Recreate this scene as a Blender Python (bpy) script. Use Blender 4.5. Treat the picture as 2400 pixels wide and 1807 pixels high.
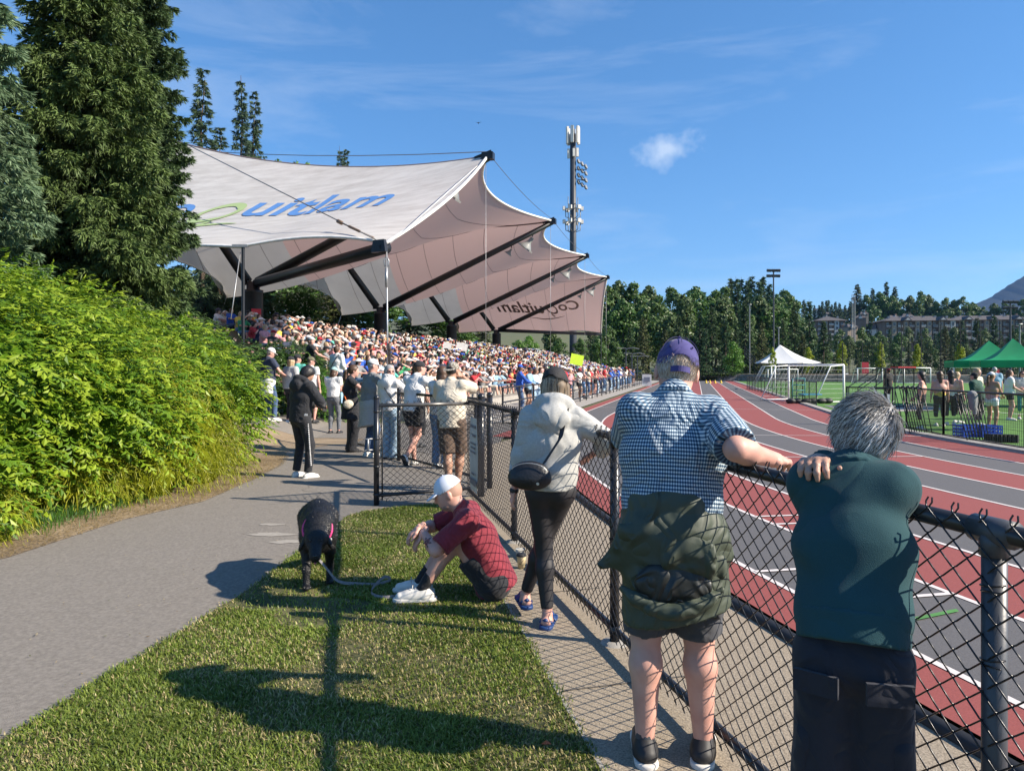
import bpy, bmesh, math, random
import numpy as np
from mathutils import Vector, Matrix
for o in list(bpy.data.objects): bpy.data.objects.remove(o)
scene = bpy.context.scene
COL = scene.collection
R = math.radians
rnd = random.Random(7)
rng = np.random.default_rng(11)
# ------------------------------------------------------------------ camera, sky, sun, exposure
cd = bpy.data.cameras.new('camera'); cam = bpy.data.objects.new('camera', cd); COL.objects.link(cam)
cam.location = (0, 0, 1.62); cam.rotation_euler = (R(90), 0, 0)
cd.sensor_width = 36.0; cd.lens = 36.0*1700/2400; cd.shift_y = -0.0160
cd.clip_start = 0.05; cd.clip_end = 20000
scene.camera = cam
SUN_EL, SUN_AZ = 33.5, 104.6
world = bpy.data.worlds.new('World'); scene.world = world; world.use_nodes = True
wn = world.node_tree; wn.nodes.clear()
def wnode(t, **k):
    n = wn.nodes.new(t)
    for a, b in k.items(): setattr(n, a, b)
    return n
sky = wnode('ShaderNodeTexSky', sky_type='NISHITA', sun_disc=False, sun_elevation=R(SUN_EL), sun_rotation=R(SUN_AZ),
            altitude=60, air_density=1.0, dust_density=0.0, ozone_density=3.0)
tc = wnode('ShaderNodeTexCoord')
mp = wnode('ShaderNodeMapping'); mp.inputs['Scale'].default_value = (1.6, 1.6, 9.0); mp.inputs['Rotation'].default_value = (0.0, R(-6), R(20))
nz = wnode('ShaderNodeTexNoise'); nz.inputs['Scale'].default_value = 1.5; nz.inputs['Detail'].default_value = 7; nz.inputs['Roughness'].default_value = .62; nz.inputs['Distortion'].default_value = .5
cr = wnode('ShaderNodeValToRGB'); cr.color_ramp.elements[0].position = .50; cr.color_ramp.elements[1].position = .85
cr.color_ramp.elements[0].color = (0, 0, 0, 1); cr.color_ramp.elements[1].color = (.32, .32, .32, 1)
mx = wnode('ShaderNodeMixRGB'); mx.inputs['Color2'].default_value = (6.2, 6.9, 7.8, 1)
bg = wnode('ShaderNodeBackground'); bg.inputs['Strength'].default_value = 0.076
out = wnode('ShaderNodeOutputWorld')
hs = wnode('ShaderNodeHueSaturation'); hs.inputs['Saturation'].default_value = 1.1; hs.inputs['Hue'].default_value = .494
gm = wnode('ShaderNodeGamma'); gm.inputs[1].default_value = .8
ti = wnode('ShaderNodeMixRGB', blend_type='MULTIPLY'); ti.inputs[0].default_value = 1; ti.inputs[2].default_value = (1.02, 1.30, 1.72, 1)
L = wn.links.new
L(tc.outputs['Generated'], mp.inputs['Vector']); L(mp.outputs[0], nz.inputs['Vector']); L(nz.outputs['Fac'], cr.inputs[0])
L(sky.outputs[0], gm.inputs[0]); L(gm.outputs[0], ti.inputs[1]); L(ti.outputs[0], hs.inputs['Color']); 
cd_ = Vector(((1560-1200)/1700, 1, (865-352)/1700)).normalized(); sb = wnode('ShaderNodeVectorMath', operation='SUBTRACT'); sb.inputs[1].default_value = cd_; L(tc.outputs['Generated'], sb.inputs[0])
mq = wnode('ShaderNodeVectorMath', operation='MULTIPLY'); mq.inputs[1].default_value = (13, 13, 30); L(sb.outputs[0], mq.inputs[0]); ln_ = wnode('ShaderNodeVectorMath', operation='LENGTH'); L(mq.outputs[0], ln_.inputs[0])
nz2 = wnode('ShaderNodeTexNoise'); nz2.inputs['Scale'].default_value = 22; nz2.inputs['Detail'].default_value = 6; nz2.inputs['Roughness'].default_value = .6; L(tc.outputs['Generated'], nz2.inputs['Vector'])
s1 = wnode('ShaderNodeMath', operation='MULTIPLY_ADD'); s1.inputs[1].default_value = 1.7; s1.inputs[2].default_value = -.25; L(nz2.outputs['Fac'], s1.inputs[0]); s2 = wnode('ShaderNodeMath', operation='SUBTRACT'); L(s1.outputs[0], s2.inputs[0]); L(ln_.outputs['Value'], s2.inputs[1]); s3 = wnode('ShaderNodeMath', operation='MAXIMUM'); s3.inputs[1].default_value = 0; L(s2.outputs[0], s3.inputs[0])
s4 = wnode('ShaderNodeMath', operation='ADD'); s4.use_clamp = True; L(s3.outputs[0], s4.inputs[0]); L(cr.outputs[0], s4.inputs[1]); s5 = wnode('ShaderNodeMath', operation='MINIMUM'); s5.inputs[1].default_value = .6; L(s4.outputs[0], s5.inputs[0]); L(s5.outputs[0], mx.inputs['Fac']); L(hs.outputs[0], mx.inputs['Color1']); L(mx.outputs[0], bg.inputs['Color']); L(bg.outputs[0], out.inputs['Surface'])
sd = bpy.data.lights.new('sun', 'SUN'); sd.energy = 5.0; sd.angle = R(.53); sd.color = (1, .89, .74)
sun = bpy.data.objects.new('sun', sd); COL.objects.link(sun)
az = R(SUN_AZ); to_sun = Vector((math.sin(az)*math.cos(R(SUN_EL)), math.cos(az)*math.cos(R(SUN_EL)), math.sin(R(SUN_EL))))
sun.rotation_euler = to_sun.to_track_quat('Z', 'Y').to_euler(); sun.location = (20, -5, 30)
vs = scene.view_settings; vs.view_transform = 'Standard'; vs.look = 'None'; vs.exposure = 0.92; vs.gamma = 1; vs.use_curve_mapping = False
scene.render.resolution_x = 1024; scene.render.resolution_y = 770
try:
    scene.cycles.max_bounces = 6; scene.cycles.transparent_max_bounces = 12
except Exception: pass
# ------------------------------------------------------------------ helpers
def px(x, y, Y):                      # place seen at photo pixel (x, y) at distance Y
    return Vector(((x-1200)/1700*Y, Y, 1.62+(865-y)/1700*Y))
def gp(x, y, z=0.0):
    Y = (1.62-z)*1700/(y-865); return Vector(((x-1200)/1700*Y, Y, z))
def tag(o, label=None, cat=None, group=None, kind=None):
    if label: o['label'] = label
    if cat: o['category'] = cat
    if group: o['group'] = group
    if kind: o['kind'] = kind
    return o
def empty(name, loc=(0, 0, 0), rz=0, label=None, cat=None, group=None):
    o = bpy.data.objects.new(name, None); COL.objects.link(o); o.location = loc; o.rotation_euler = (0, 0, rz)
    o.empty_display_size = .2
    return tag(o, label, cat, group)
def link(o, parent=None):
    COL.objects.link(o)
    if parent: o.parent = parent
    return o
def copy_tree(o, parent=None):
    kids = [c for c in bpy.data.objects if c.parent == o] if not hasattr(copy_tree, 'idx') else copy_tree.idx.get(o.name, [])
    c = o.copy(); COL.objects.link(c); c.parent = parent
    for k in kids: copy_tree(k, c)
    return c
MATS = {}
def M(name, col, rough=.8, var=.12, scale=6.0, bump=0.0, bscale=60.0, metal=0.0, trans=0.0, detail=3.0, col2=None, spec=.5, coat=0.0, stretch=None, sheen=0.0, attr=None, objcol=False, fold=0.0, fscale=7.0):
    if name in MATS: return MATS[name]
    m = bpy.data.materials.new(name); m.use_nodes = True; nt = m.node_tree; N = nt.nodes; K = nt.links.new
    b = N['Principled BSDF']; b.inputs['Roughness'].default_value = rough; b.inputs['Metallic'].default_value = metal
    b.inputs['Specular IOR Level'].default_value = spec
    if coat: b.inputs['Coat Weight'].default_value = coat
    if sheen: b.inputs['Sheen Weight'].default_value = sheen
    t = N.new('ShaderNodeTexCoord'); vec = t.outputs['Object']
    if stretch:
        mpp = N.new('ShaderNodeMapping'); mpp.inputs['Scale'].default_value = stretch; K(vec, mpp.inputs['Vector']); vec = mpp.outputs[0]
    n = N.new('ShaderNodeTexNoise'); n.inputs['Scale'].default_value = scale; n.inputs['Detail'].default_value = detail; K(vec, n.inputs['Vector'])
    r = N.new('ShaderNodeValToRGB'); r.color_ramp.elements[0].position = .3; r.color_ramp.elements[1].position = .7
    c1 = [max(0, c*(1-var)) for c in col]; c2 = list(col2) if col2 else [min(1, c*(1+var)) for c in col]
    r.color_ramp.elements[0].color = (*c1, 1); r.color_ramp.elements[1].color = (*c2, 1)
    K(n.outputs['Fac'], r.inputs[0]); colout = r.outputs[0]
    if attr or objcol:
        if attr:
            a = N.new('ShaderNodeAttribute'); a.attribute_name = attr; ao = a.outputs['Color']
        else:
            a = N.new('ShaderNodeObjectInfo'); ao = a.outputs['Color']
        mm = N.new('ShaderNodeMixRGB'); mm.blend_type = 'MULTIPLY'; mm.inputs['Fac'].default_value = 1
        K(colout, mm.inputs['Color1']); K(ao, mm.inputs['Color2']); colout = mm.outputs[0]
    K(colout, b.inputs['Base Color'])
    if bump:
        n2 = N.new('ShaderNodeTexNoise'); n2.inputs['Scale'].default_value = bscale; n2.inputs['Detail'].default_value = 4; K(vec, n2.inputs['Vector'])
        bp = N.new('ShaderNodeBump'); bp.inputs['Strength'].default_value = min(1, bump); bp.inputs['Distance'].default_value = (.0012 if bscale >= 100 else .008)*bump
        K(n2.outputs['Fac'], bp.inputs['Height']); K(bp.outputs[0], b.inputs['Normal'])
    if fold:
        n3 = N.new('ShaderNodeTexNoise'); n3.inputs['Scale'].default_value = fscale; n3.inputs['Detail'].default_value = 1.2; n3.inputs['Distortion'].default_value = 1.5; n3.inputs['Roughness'].default_value = .45; K(vec, n3.inputs['Vector'])
        ab = N.new('ShaderNodeMath'); ab.operation = 'PINGPONG'; ab.inputs[1].default_value = .22; K(n3.outputs['Fac'], ab.inputs[0])
        b3 = N.new('ShaderNodeBump'); b3.inputs['Strength'].default_value = 1; b3.inputs['Distance'].default_value = fold; K(ab.outputs[0], b3.inputs['Height'])
        if bump: K(bp.outputs[0], b3.inputs['Normal'])
        K(b3.outputs[0], b.inputs['Normal'])
    if trans:
        tr = N.new('ShaderNodeBsdfTranslucent'); K(colout, tr.inputs['Color'])
        ms = N.new('ShaderNodeMixShader'); ms.inputs['Fac'].default_value = trans
        K(b.outputs[0], ms.inputs[1]); K(tr.outputs[0], ms.inputs[2]); K(ms.outputs[0], N['Material Output'].inputs['Surface'])
    MATS[name] = m; return m
def build_mesh(name, V, faces, mats=None, mi=None, smooth=False, attr=None, uv=None):
    """V (n,3) array; faces: list of arrays (m,3) or (m,4)"""
    me = bpy.data.meshes.new(name)
    V = np.asarray(V, dtype=np.float32); me.vertices.add(len(V)); me.vertices.foreach_set('co', V.ravel())
    faces = [np.asarray(f, dtype=np.int32) for f in faces if len(f)]
    if faces:
        tot = sum(f.size for f in faces); nf = sum(len(f) for f in faces)
        me.loops.add(tot); me.polygons.add(nf)
        me.loops.foreach_set('vertex_index', np.concatenate([f.ravel() for f in faces]))
        ls = np.concatenate([np.full(len(f), f.shape[1], np.int32) for f in faces])
        st = np.concatenate([[0], np.cumsum(ls)[:-1]]).astype(np.int32)
        me.polygons.foreach_set('loop_start', st); me.polygons.foreach_set('loop_total', ls)
        if mi is not None: me.polygons.foreach_set('material_index', np.asarray(mi, dtype=np.int32))
        me.polygons.foreach_set('use_smooth', np.full(nf, smooth, dtype=bool))
    if mats:
        for m in (mats if isinstance(mats, (list, tuple)) else [mats]): me.materials.append(m)
    if attr is not None:
        a = me.color_attributes.new('tint', 'FLOAT_COLOR', 'POINT'); A = np.ones((len(V), 4), np.float32); A[:, :attr.shape[1]] = attr; a.data.foreach_set('color', A.ravel())
    me.update(calc_edges=True); me.validate(verbose=False)
    if uv is not None:
        l = me.uv_layers.new(name='uv'); l.data.foreach_set('uv', np.asarray(uv, dtype=np.float32).ravel())
    return me
class MB:
    def __init__(s): s.V = []; s.F3 = []; s.F4 = []; s.m3 = []; s.m4 = []; s.n = 0; s.A = []
    def add(s, V, F, m=0, tint=None):
        V = np.asarray(V, dtype=np.float32).reshape(-1, 3); s.V.append(V)
        if tint is not None: s.A.append(np.broadcast_to(np.asarray(tint, np.float32), (len(V), 3)))
        t = [f for f in F if len(f) == 3]; q = [f for f in F if len(f) == 4]
        if t: s.F3.append(np.array(t, np.int32)+s.n); s.m3 += [m]*len(t)
        if q: s.F4.append(np.array(q, np.int32)+s.n); s.m4 += [m]*len(q)
        s.n += len(V); return s
    def addnp(s, V, T, m=0, tint=None):
        s.V.append(np.asarray(V, np.float32))
        if tint is not None: s.A.append(np.broadcast_to(np.asarray(tint, np.float32), (len(V), 3)))
        T = np.asarray(T, np.int32)
        if T.shape[1] == 3: s.F3.append(T+s.n); s.m3 += [m]*len(T)
        else: s.F4.append(T+s.n); s.m4 += [m]*len(T)
        s.n += len(V); return s
    def box(s, c, size, m=0, rz=0, tilt=None, taper=1.0):
        x, y, z = [d/2 for d in size]
        P = [(-x, -y, -z), (x, -y, -z), (x, y, -z), (-x, y, -z), (-x*taper, -y*taper, z), (x*taper, -y*taper, z), (x*taper, y*taper, z), (-x*taper, y*taper, z)]
        mt = Matrix.Rotation(rz, 3, 'Z')
        if tilt: mt = mt @ Matrix.Rotation(tilt[1], 3, tilt[0])
        c = Vector(c); return s.add([tuple(mt @ Vector(p)+c) for p in P], [(0, 3, 2, 1), (4, 5, 6, 7), (0, 1, 5, 4), (1, 2, 6, 5), (2, 3, 7, 6), (3, 0, 4, 7)], m)
    def tube(s, pts, r, n=6, m=0, caps=True, closed=False):
        P = np.array([tuple(p) for p in pts], np.float64); k = len(P)
        rr = np.full(k, r) if np.isscalar(r) else np.asarray(r, float)
        T = np.gradient(P, axis=0) if k > 2 else np.array([P[1]-P[0]]*2)
        if closed: T = np.roll(P, -1, 0)-np.roll(P, 1, 0)
        T /= np.linalg.norm(T, axis=1)[:, None]+1e-9
        ref = np.array([0, 0, 1.0]) if abs(T[0][2]) < .9 else np.array([1.0, 0, 0])
        U = np.zeros_like(P); u = ref-T[0]*ref.dot(T[0]); u /= np.linalg.norm(u)
        for i in range(k):
            u = u-T[i]*u.dot(T[i]); u /= np.linalg.norm(u)+1e-9; U[i] = u
        W = np.cross(T, U); a = np.arange(n)*2*math.pi/n
        V = P[:, None]+rr[:, None, None]*(np.cos(a)[None, :, None]*U[:, None]+np.sin(a)[None, :, None]*W[:, None])
        F = []; kk = k if closed else k-1
        for i in range(kk):
            i2 = (i+1) % k
            for j in range(n):
                j2 = (j+1) % n; F.append((i*n+j, i*n+j2, i2*n+j2, i2*n+j))
        V = V.reshape(-1, 3)
        if caps and not closed:
            b = len(V); V = np.vstack([V, P[:1], P[-1:]])
            for j in range(n): F.append((b, (j+1) % n, j)); F.append((b+1, (k-1)*n+j, (k-1)*n+(j+1) % n))
        return s.add(V, F, m)
    def lathe(s, prof, c=(0, 0, 0), n=16, m=0, sx=1, sy=1):
        a = np.arange(n)*2*math.pi/n; V = []; F = []
        for r, z in prof: V += [(c[0]+r*sx*math.cos(t), c[1]+r*sy*math.sin(t), c[2]+z) for t in a]
        for i in range(len(prof)-1):
            for j in range(n):
                j2 = (j+1) % n; F.append((i*n+j, i*n+j2, (i+1)*n+j2, (i+1)*n+j))
        return s.add(V, F, m)
    def ball(s, c, r, n=10, k=6, m=0, sc=(1, 1, 1)):
        pr = [(max(1e-4, math.sin(math.pi*i/k))*r, -math.cos(math.pi*i/k)*r*sc[2]) for i in range(k+1)]
        return s.lathe(pr, c, n, m, sc[0], sc[1])
    def build(s, name, mats, parent=None, smooth=False, loc=None):
        V = np.vstack(s.V) if s.V else np.zeros((0, 3))
        F = []; mi = []
        if s.F3: F.append(np.vstack(s.F3)); mi += s.m3
        if s.F4: F.append(np.vstack(s.F4)); mi += s.m4
        at = np.vstack(s.A) if s.A and sum(len(a) for a in s.A) == len(V) else None
        me = build_mesh(name, V, F, mats, mi, smooth, at)
        o = bpy.data.objects.new(name, me); link(o, parent)
        if loc is not None: o.location = loc
        return o
def T1(name, mb, mats, label, cat, group=None, smooth=False, kind=None):     # a thing that is one mesh
    return tag(mb.build(name, mats, None, smooth), label, cat, group, kind)
# ------------------------------------------------------------------ implicit surfaces for figures and cloth
def surfnet(D, org, h):
    S = D < 0
    if not S.any(): return np.zeros((0, 3)), np.zeros((0, 4), int)
    s0 = S[:-1, :-1, :-1].astype(np.int8); cnt = s0.copy()
    offs = [(i, j, k) for i in (0, 1) for j in (0, 1) for k in (0, 1)]
    nx, ny, nz_ = D.shape
    cnt[:] = 0
    for i, j, k in offs: cnt += S[i:nx-1+i, j:ny-1+j, k:nz_-1+k]
    idx = np.argwhere((cnt > 0) & (cnt < 8))
    vals = np.stack([D[idx[:, 0]+i, idx[:, 1]+j, idx[:, 2]+k] for i, j, k in offs], 1)
    O = np.array(offs, float); acc = np.zeros((len(idx), 3)); c = np.zeros(len(idx))
    for a in range(8):
        for b in range(a+1, 8):
            if np.abs(O[a]-O[b]).sum() != 1: continue
            va, vb = vals[:, a], vals[:, b]; x = (va < 0) != (vb < 0)
            t = np.where(x, va/(va-vb+1e-12), 0)
            acc += np.where(x[:, None], O[a]+(O[b]-O[a])*t[:, None], 0); c += x
    V = (idx+acc/c[:, None])*h+org
    mp_ = np.full((nx-1, ny-1, nz_-1), -1, np.int32); mp_[idx[:, 0], idx[:, 1], idx[:, 2]] = np.arange(len(idx))
    Q = []
    for ax in range(3):
        A = [slice(None)]*3; B = [slice(None)]*3; A[ax] = slice(0, -1); B[ax] = slice(1, None)
        d = S[tuple(A)] != S[tuple(B)]; e = np.argwhere(d)
        o1, o2 = [a for a in range(3) if a != ax]
        lim = np.array([nx-1, ny-1, nz_-1])
        e = e[(e[:, o1] > 0) & (e[:, o2] > 0) & (e[:, o1] < lim[o1]) & (e[:, o2] < lim[o2])]
        ins = S[e[:, 0], e[:, 1], e[:, 2]]
        def cell(a, b):
            q = e.copy(); q[:, o1] -= a; q[:, o2] -= b; return mp_[q[:, 0], q[:, 1], q[:, 2]]
        q = np.stack([cell(1, 1), cell(0, 1), cell(0, 0), cell(1, 0)], 1)
        flip = ins if ax != 1 else ~ins
        q[~flip] = q[~flip][:, ::-1]; Q.append(q)
    Q = np.vstack(Q); Q = Q[(Q >= 0).all(1)]
    return V, Q
class Field:
    def __init__(s, vox, wr=0.0, wf=22.0, seed=0, wdir=(1, 1, 1)): s.h = vox; s.p = []; s.wr = wr; s.wf = wf; s.seed = seed; s.gc = []; s.wdir = wdir
    def cone(s, a, b, ra, rb, k=.03, cuts=(), flat=None, sub=False):
        s.p.append(('c', np.array(tuple(a), float), np.array(tuple(b), float), ra, rb, k, cuts, flat, sub)); return s
    def ell(s, c, r, rot=None, k=.03, cuts=(), sub=False):
        s.p.append(('e', np.array(tuple(c), float), np.array(r, float), np.array(rot) if rot is not None else np.eye(3), None, k, cuts, None, sub)); return s
    def chain(s, pts, rs, k=.02, **kw):
        for i in range(len(pts)-1): s.cone(pts[i], pts[i+1], rs[i], rs[i+1], k, **kw)
        return s
    def cut(s, pt, n): s.gc.append((np.array(tuple(pt), float), np.array(tuple(n), float))); return s
    def mesh(s):
        lo = np.full(3, 1e9); hi = -lo; bb = []
        for p in s.p:
            if p[0] == 'c': r = max(p[3], p[4]); f = max(1, p[7][1]) if p[7] is not None else 1; a = np.minimum(p[1], p[2])-r*f; b = np.maximum(p[1], p[2])+r*f
            else: r = p[2].max(); a = p[1]-r; b = p[1]+r
            bb.append((a, b))
            if not p[8]: lo = np.minimum(lo, a); hi = np.maximum(hi, b)
        lo -= s.h*3+s.wr; hi += s.h*3+s.wr; n = np.ceil((hi-lo)/s.h).astype(int)+1
        D = np.full(n, .5, np.float32); X = [lo[i]+np.arange(n[i])*s.h for i in range(3)]
        for p, (a, b) in zip(s.p, bb):
            m = p[5]+s.h*3; i0 = np.maximum(0, ((a-m-lo)/s.h).astype(int)); i1 = np.minimum(n, ((b+m-lo)/s.h).astype(int)+2)
            if (i1 <= i0).any(): continue
            sl = tuple(slice(i0[i], i1[i]) for i in range(3))
            x = X[0][sl[0]][:, None, None]; y = X[1][sl[1]][None, :, None]; z = X[2][sl[2]][None, None, :]
            if p[0] == 'c':
                A, B, ra, rb = p[1:5]; d = B-A; L2 = d.dot(d)+1e-9
                t = np.clip(((x-A[0])*d[0]+(y-A[1])*d[1]+(z-A[2])*d[2])/L2, 0, 1)
                qx = x-A[0]-t*d[0]; qy = y-A[1]-t*d[1]; qz = z-A[2]-t*d[2]
                r2 = qx*qx+qy*qy+qz*qz
                if p[7] is not None:         # flat=(axis, widen, thin): radius scaled along axis
                    ax, wide, thin = p[7]; ax = np.array(tuple(ax), float); c_ = qx*ax[0]+qy*ax[1]+qz*ax[2]
                    rest = np.maximum(r2-c_*c_, 0); e = np.sqrt(rest/thin**2+c_*c_/wide**2)
                    f = (e-(ra+(rb-ra)*t))*min(thin, 1)
                else: f = np.sqrt(r2)-(ra+(rb-ra)*t)
            else:
                c, r, Rm = p[1:4]; dx, dy, dz = x-c[0], y-c[1], z-c[2]
                u = (dx*Rm[0, 0]+dy*Rm[1, 0]+dz*Rm[2, 0])/r[0]; v = (dx*Rm[0, 1]+dy*Rm[1, 1]+dz*Rm[2, 1])/r[1]; w = (dx*Rm[0, 2]+dy*Rm[1, 2]+dz*Rm[2, 2])/r[2]
                q = np.sqrt(u*u+v*v+w*w)+1e-9; q2 = np.sqrt((u/r[0])**2+(v/r[1])**2+(w/r[2])**2)+1e-9; f = q*(q-1)/q2
            for cp, cn in p[6]:
                f = np.maximum(f, (x-cp[0])*cn[0]+(y-cp[1])*cn[1]+(z-cp[2])*cn[2])
            if p[8]: D[sl] = np.maximum(D[sl], -f)
            else:
                k = p[5]; d0 = D[sl]; hh = np.maximum(k-np.abs(d0-f), 0)/max(k, 1e-6); D[sl] = np.minimum(d0, f)-hh*hh*k*.25
        if s.wr:
            r = np.random.default_rng(s.seed); x = X[0][:, None, None]; y = X[1][None, :, None]; z = X[2][None, None, :]
            w = 0
            for i in range(5):
                d = r.normal(size=3)*np.array(s.wdir); d *= s.wf*(.6+.35*i)/np.linalg.norm(d); d2 = r.normal(size=3)*s.wf*.3
                w = w+np.abs(np.sin(x*d[0]+y*d[1]+z*d[2]+r.uniform(0, 6)+1.6*np.sin(x*d2[0]+y*d2[1]+z*d2[2])))/(1+.45*i)
            D += (s.wr*(w/2.2-.75)).astype(np.float32)
        for cp, cn in s.gc:
            x = X[0][:, None, None]; y = X[1][None, :, None]; z = X[2][None, None, :]
            D = np.maximum(D, (x-cp[0])*cn[0]+(y-cp[1])*cn[1]+(z-cp[2])*cn[2])
        return surfnet(D, lo, s.h)
def field_obj(name, fields, mats, parent=None, mi=None, attr=None):
    if not isinstance(fields, (list, tuple)): fields = [fields]
    V = []; Q = []; n = 0; ix = []
    for j, f in enumerate(fields):
        v, q = f.mesh() if isinstance(f, Field) else f
        V.append(v); Q.append(q+n); n += len(v); ix += [mi[j] if mi else 0]*len(q)
    me = build_mesh(name, np.vstack(V), [np.vstack(Q)], mats, ix, True)
    o = bpy.data.objects.new(name, me); return link(o, parent)
# ------------------------------------------------------------------ site frame: u runs along the straight, n points from the stand to the track
u2 = np.array([.247, .969]); n2 = np.array([.969, -.247]); A2 = np.array([-12.17, 34.1])
def SO(s, o, z=0.0):
    p = A2+u2*s+n2*(24.8-o); return Vector((p[0], p[1], z))
def so_of(x, y):
    dx = x-A2[0]; dy = y-A2[1]; return dx*u2[0]+dy*u2[1], 24.8-(dx*n2[0]+dy*n2[1])
CX, CY, RI = 46.6, 14.5, 37.0
def bend(r, a): return (CX-r*math.cos(a), CY+r*math.sin(a))
A0 = R(14.3); ST = -4.48
def sm(t): t = np.clip(t, 0, 1); return t*t*(3-2*t)
def hfun(x, y):
    x = np.asarray(x, float); y = np.asarray(y, float)
    s, o = so_of(x, y)
    stand = 3.35*sm((o-13.0)/12.0)**1.0*sm((s+15)/5.0)
    h = stand*np.where(s < 62, 1, sm((75-s)/13))
    left = 2.0*sm((-x-9.5)/5.0)*sm((y-5)/8)*sm((30-y)/8)
    path = .34*sm((-x-4.6)/1.4)*sm((y-13.5)/3.0)*(1-sm((y-24)/8))
    h = np.maximum(h, np.maximum(path, left))
    r = np.hypot(x, y)
    ang = np.arctan2(x, y)
    far = 46*sm((r-150)/520)*(.8+.2*np.sin(ang*7+1))
    back = 7*sm((o-30)/60)*sm((s+60)/40)
    h = h+np.where(y > 0, far, far*.3)+back
    return h
def terrain():
    xs = np.concatenate([-np.geomspace(70, 9000, 22)[::-1], np.arange(-66, 66.1, 1.0), np.geomspace(70, 9000, 22)])
    xs = np.unique(np.concatenate([xs, np.arange(-20, 8, .5)]))
    ys = np.unique(np.concatenate([[-9000, -3000, -900, -300, -100, -40, -20], np.arange(-12, 110.1, 1.0), np.arange(2, 40, .5), np.geomspace(112, 9000, 34)]))
    XX, YY = np.meshgrid(xs, ys, indexing='ij'); H = hfun(XX, YY)
    H = H-.03
    V = np.stack([XX, YY, H], -1).reshape(-1, 3); nx, ny = len(xs), len(ys)
    i, j = np.meshgrid(np.arange(nx-1), np.arange(ny-1), indexing='ij'); a = (i*ny+j).ravel()
    F = np.stack([a, a+ny, a+ny+1, a+1], 1)
    o = bpy.data.objects.new('ground', build_mesh('ground', V, [F], M('earth', (.16, .15, .08), .95, .3, .35, .4, 12, col2=(.075, .10, .035)), None, True)); link(o)
    tag(o, kind='structure')
terrain()
def sheet(name, poly, z, mat, step=.5, follow=True, kind='structure', parent=None, thick=0):
    bm = bmesh.new(); vs_ = [bm.verts.new((p[0], p[1], 0)) for p in poly]; bm.faces.new(vs_)
    if follow:
        xs = [p[0] for p in poly]; ys = [p[1] for p in poly]
        for ax, lo, hi in ((0, min(xs), max(xs)), (1, min(ys), max(ys))):
            c = lo+step
            while c < hi:
                nrm = (1, 0, 0) if ax == 0 else (0, 1, 0); co = (c, 0, 0) if ax == 0 else (0, c, 0)
                bmesh.ops.bisect_plane(bm, geom=bm.verts[:]+bm.edges[:]+bm.faces[:], plane_co=co, plane_no=nrm); c += step
    bmesh.ops.triangulate(bm, faces=[f for f in bm.faces if len(f.verts) > 4])
    for v in bm.verts: v.co.z = z+(float(hfun(v.co.x, v.co.y)) if follow else 0)
    bmesh.ops.recalc_face_normals(bm, faces=bm.faces[:])
    if bm.faces and sum(f.normal.z for f in bm.faces) < 0: bmesh.ops.reverse_faces(bm, faces=bm.faces[:])
    me = bpy.data.meshes.new(name); bm.to_mesh(me); bm.free(); me.materials.append(mat)
    o = bpy.data.objects.new(name, me); link(o, parent)
    if kind: o['kind'] = kind
    return o
m_asph = M('asphalt', (.180, .160, .138), .92, .14, 45, 2.5, 260, col2=(.245, .22, .19), detail=9)
m_conc = M('exposed_concrete', (.25, .205, .15), .9, .35, 110, 3.0, 200, col2=(.42, .35, .26), detail=6)
m_conc2 = M('concrete', (.33, .31, .28), .85, .15, 8, .5, 90)
m_red = M('track_red', (.23, .052, .046), .85, .10, 140, .8, 400, col2=(.29, .068, .058), detail=5)
m_gry = M('track_grey', (.088, .085, .088), .85, .12, 140, .8, 400, col2=(.125, .12, .12), detail=5)
m_line = M('line_paint', (.66, .60, .57), .7, .1, 30)
m_turf = M('turf', (.065, .17, .022), .95, .25, 2.0, .8, 80, col2=(.10, .24, .03))
m_dirt = M('dirt', (.26, .19, .125), .95, .3, 1.3, 1.5, 26, col2=(.33, .25, .16), detail=9)
m_soil = M('grass_soil', (.065, .085, .022), .95, .45, 2.6, 1.2, 40, col2=(.15, .135, .055), detail=8)
# asphalt footpath, dirt verge, lawn, concrete strip
gl = [(-2.45, 1.0), (-2.3, 2.4), (-2.22, 3.14), (-2.18, 3.33), (-2.08, 4.1), (-1.93, 5.2), (-1.87, 6.3), (-1.84, 7.3), (-1.8, 7.9), (-1.6, 8.25), (-1.2, 8.5), (-.74, 8.7)]
sheet('footpath', [(-5.6, 1.0), (-2.2, 1.0), (-.9, 1.0), (-.35, 9.3), (-.2, 10), (-.5, 13), (-3, 16), (-3.8, 15.4), (-4.4, 14.2), (-3.9, 12.2), (-3.82, 10.67), (-3.81, 8.83), (-4.23, 7.74), (-4.39, 6.22), (-5.2, 4.5)], .012, m_asph, .5)
sheet('footpath', [(-12.5, 17.2), (-9.5, 16.6), (-7.2, 16.2), (-5.6, 16.6), (-4.3, 16.9), (-3.2, 16.6), (-2.6, 17.4), (-3.2, 21), (-5, 21.5), (-7, 20.6), (-9, 20.6), (-13, 21.5)], .02, m_asph, .4)
sheet('stand_apron', [(-.5, 12.2), (-1.9, 14.2), (-3.4, 15.8), (-3.4, 20), (-3.0, 24.5), (-1.0, 24.2), (.1, 20.5), (-.2, 17.0)], .018, M('apron_asphalt', (.13, .12, .11), .92, .2, 3, 3.0, 150, col2=(.18, .165, .15), detail=8), .5, False)
sheet('dirt_verge', [(-13, 13.2), (-9, 12.6), (-6, 12.2), (-4.4, 11.2), (-3.9, 12.2), (-4.4, 14.2), (-3.8, 15.4), (-3, 16), (-3.2, 16.9), (-4.3, 17.2), (-5.6, 16.9), (-7.2, 16.5), (-9.5, 17), (-13, 18)], .016, m_dirt, .4)
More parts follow.
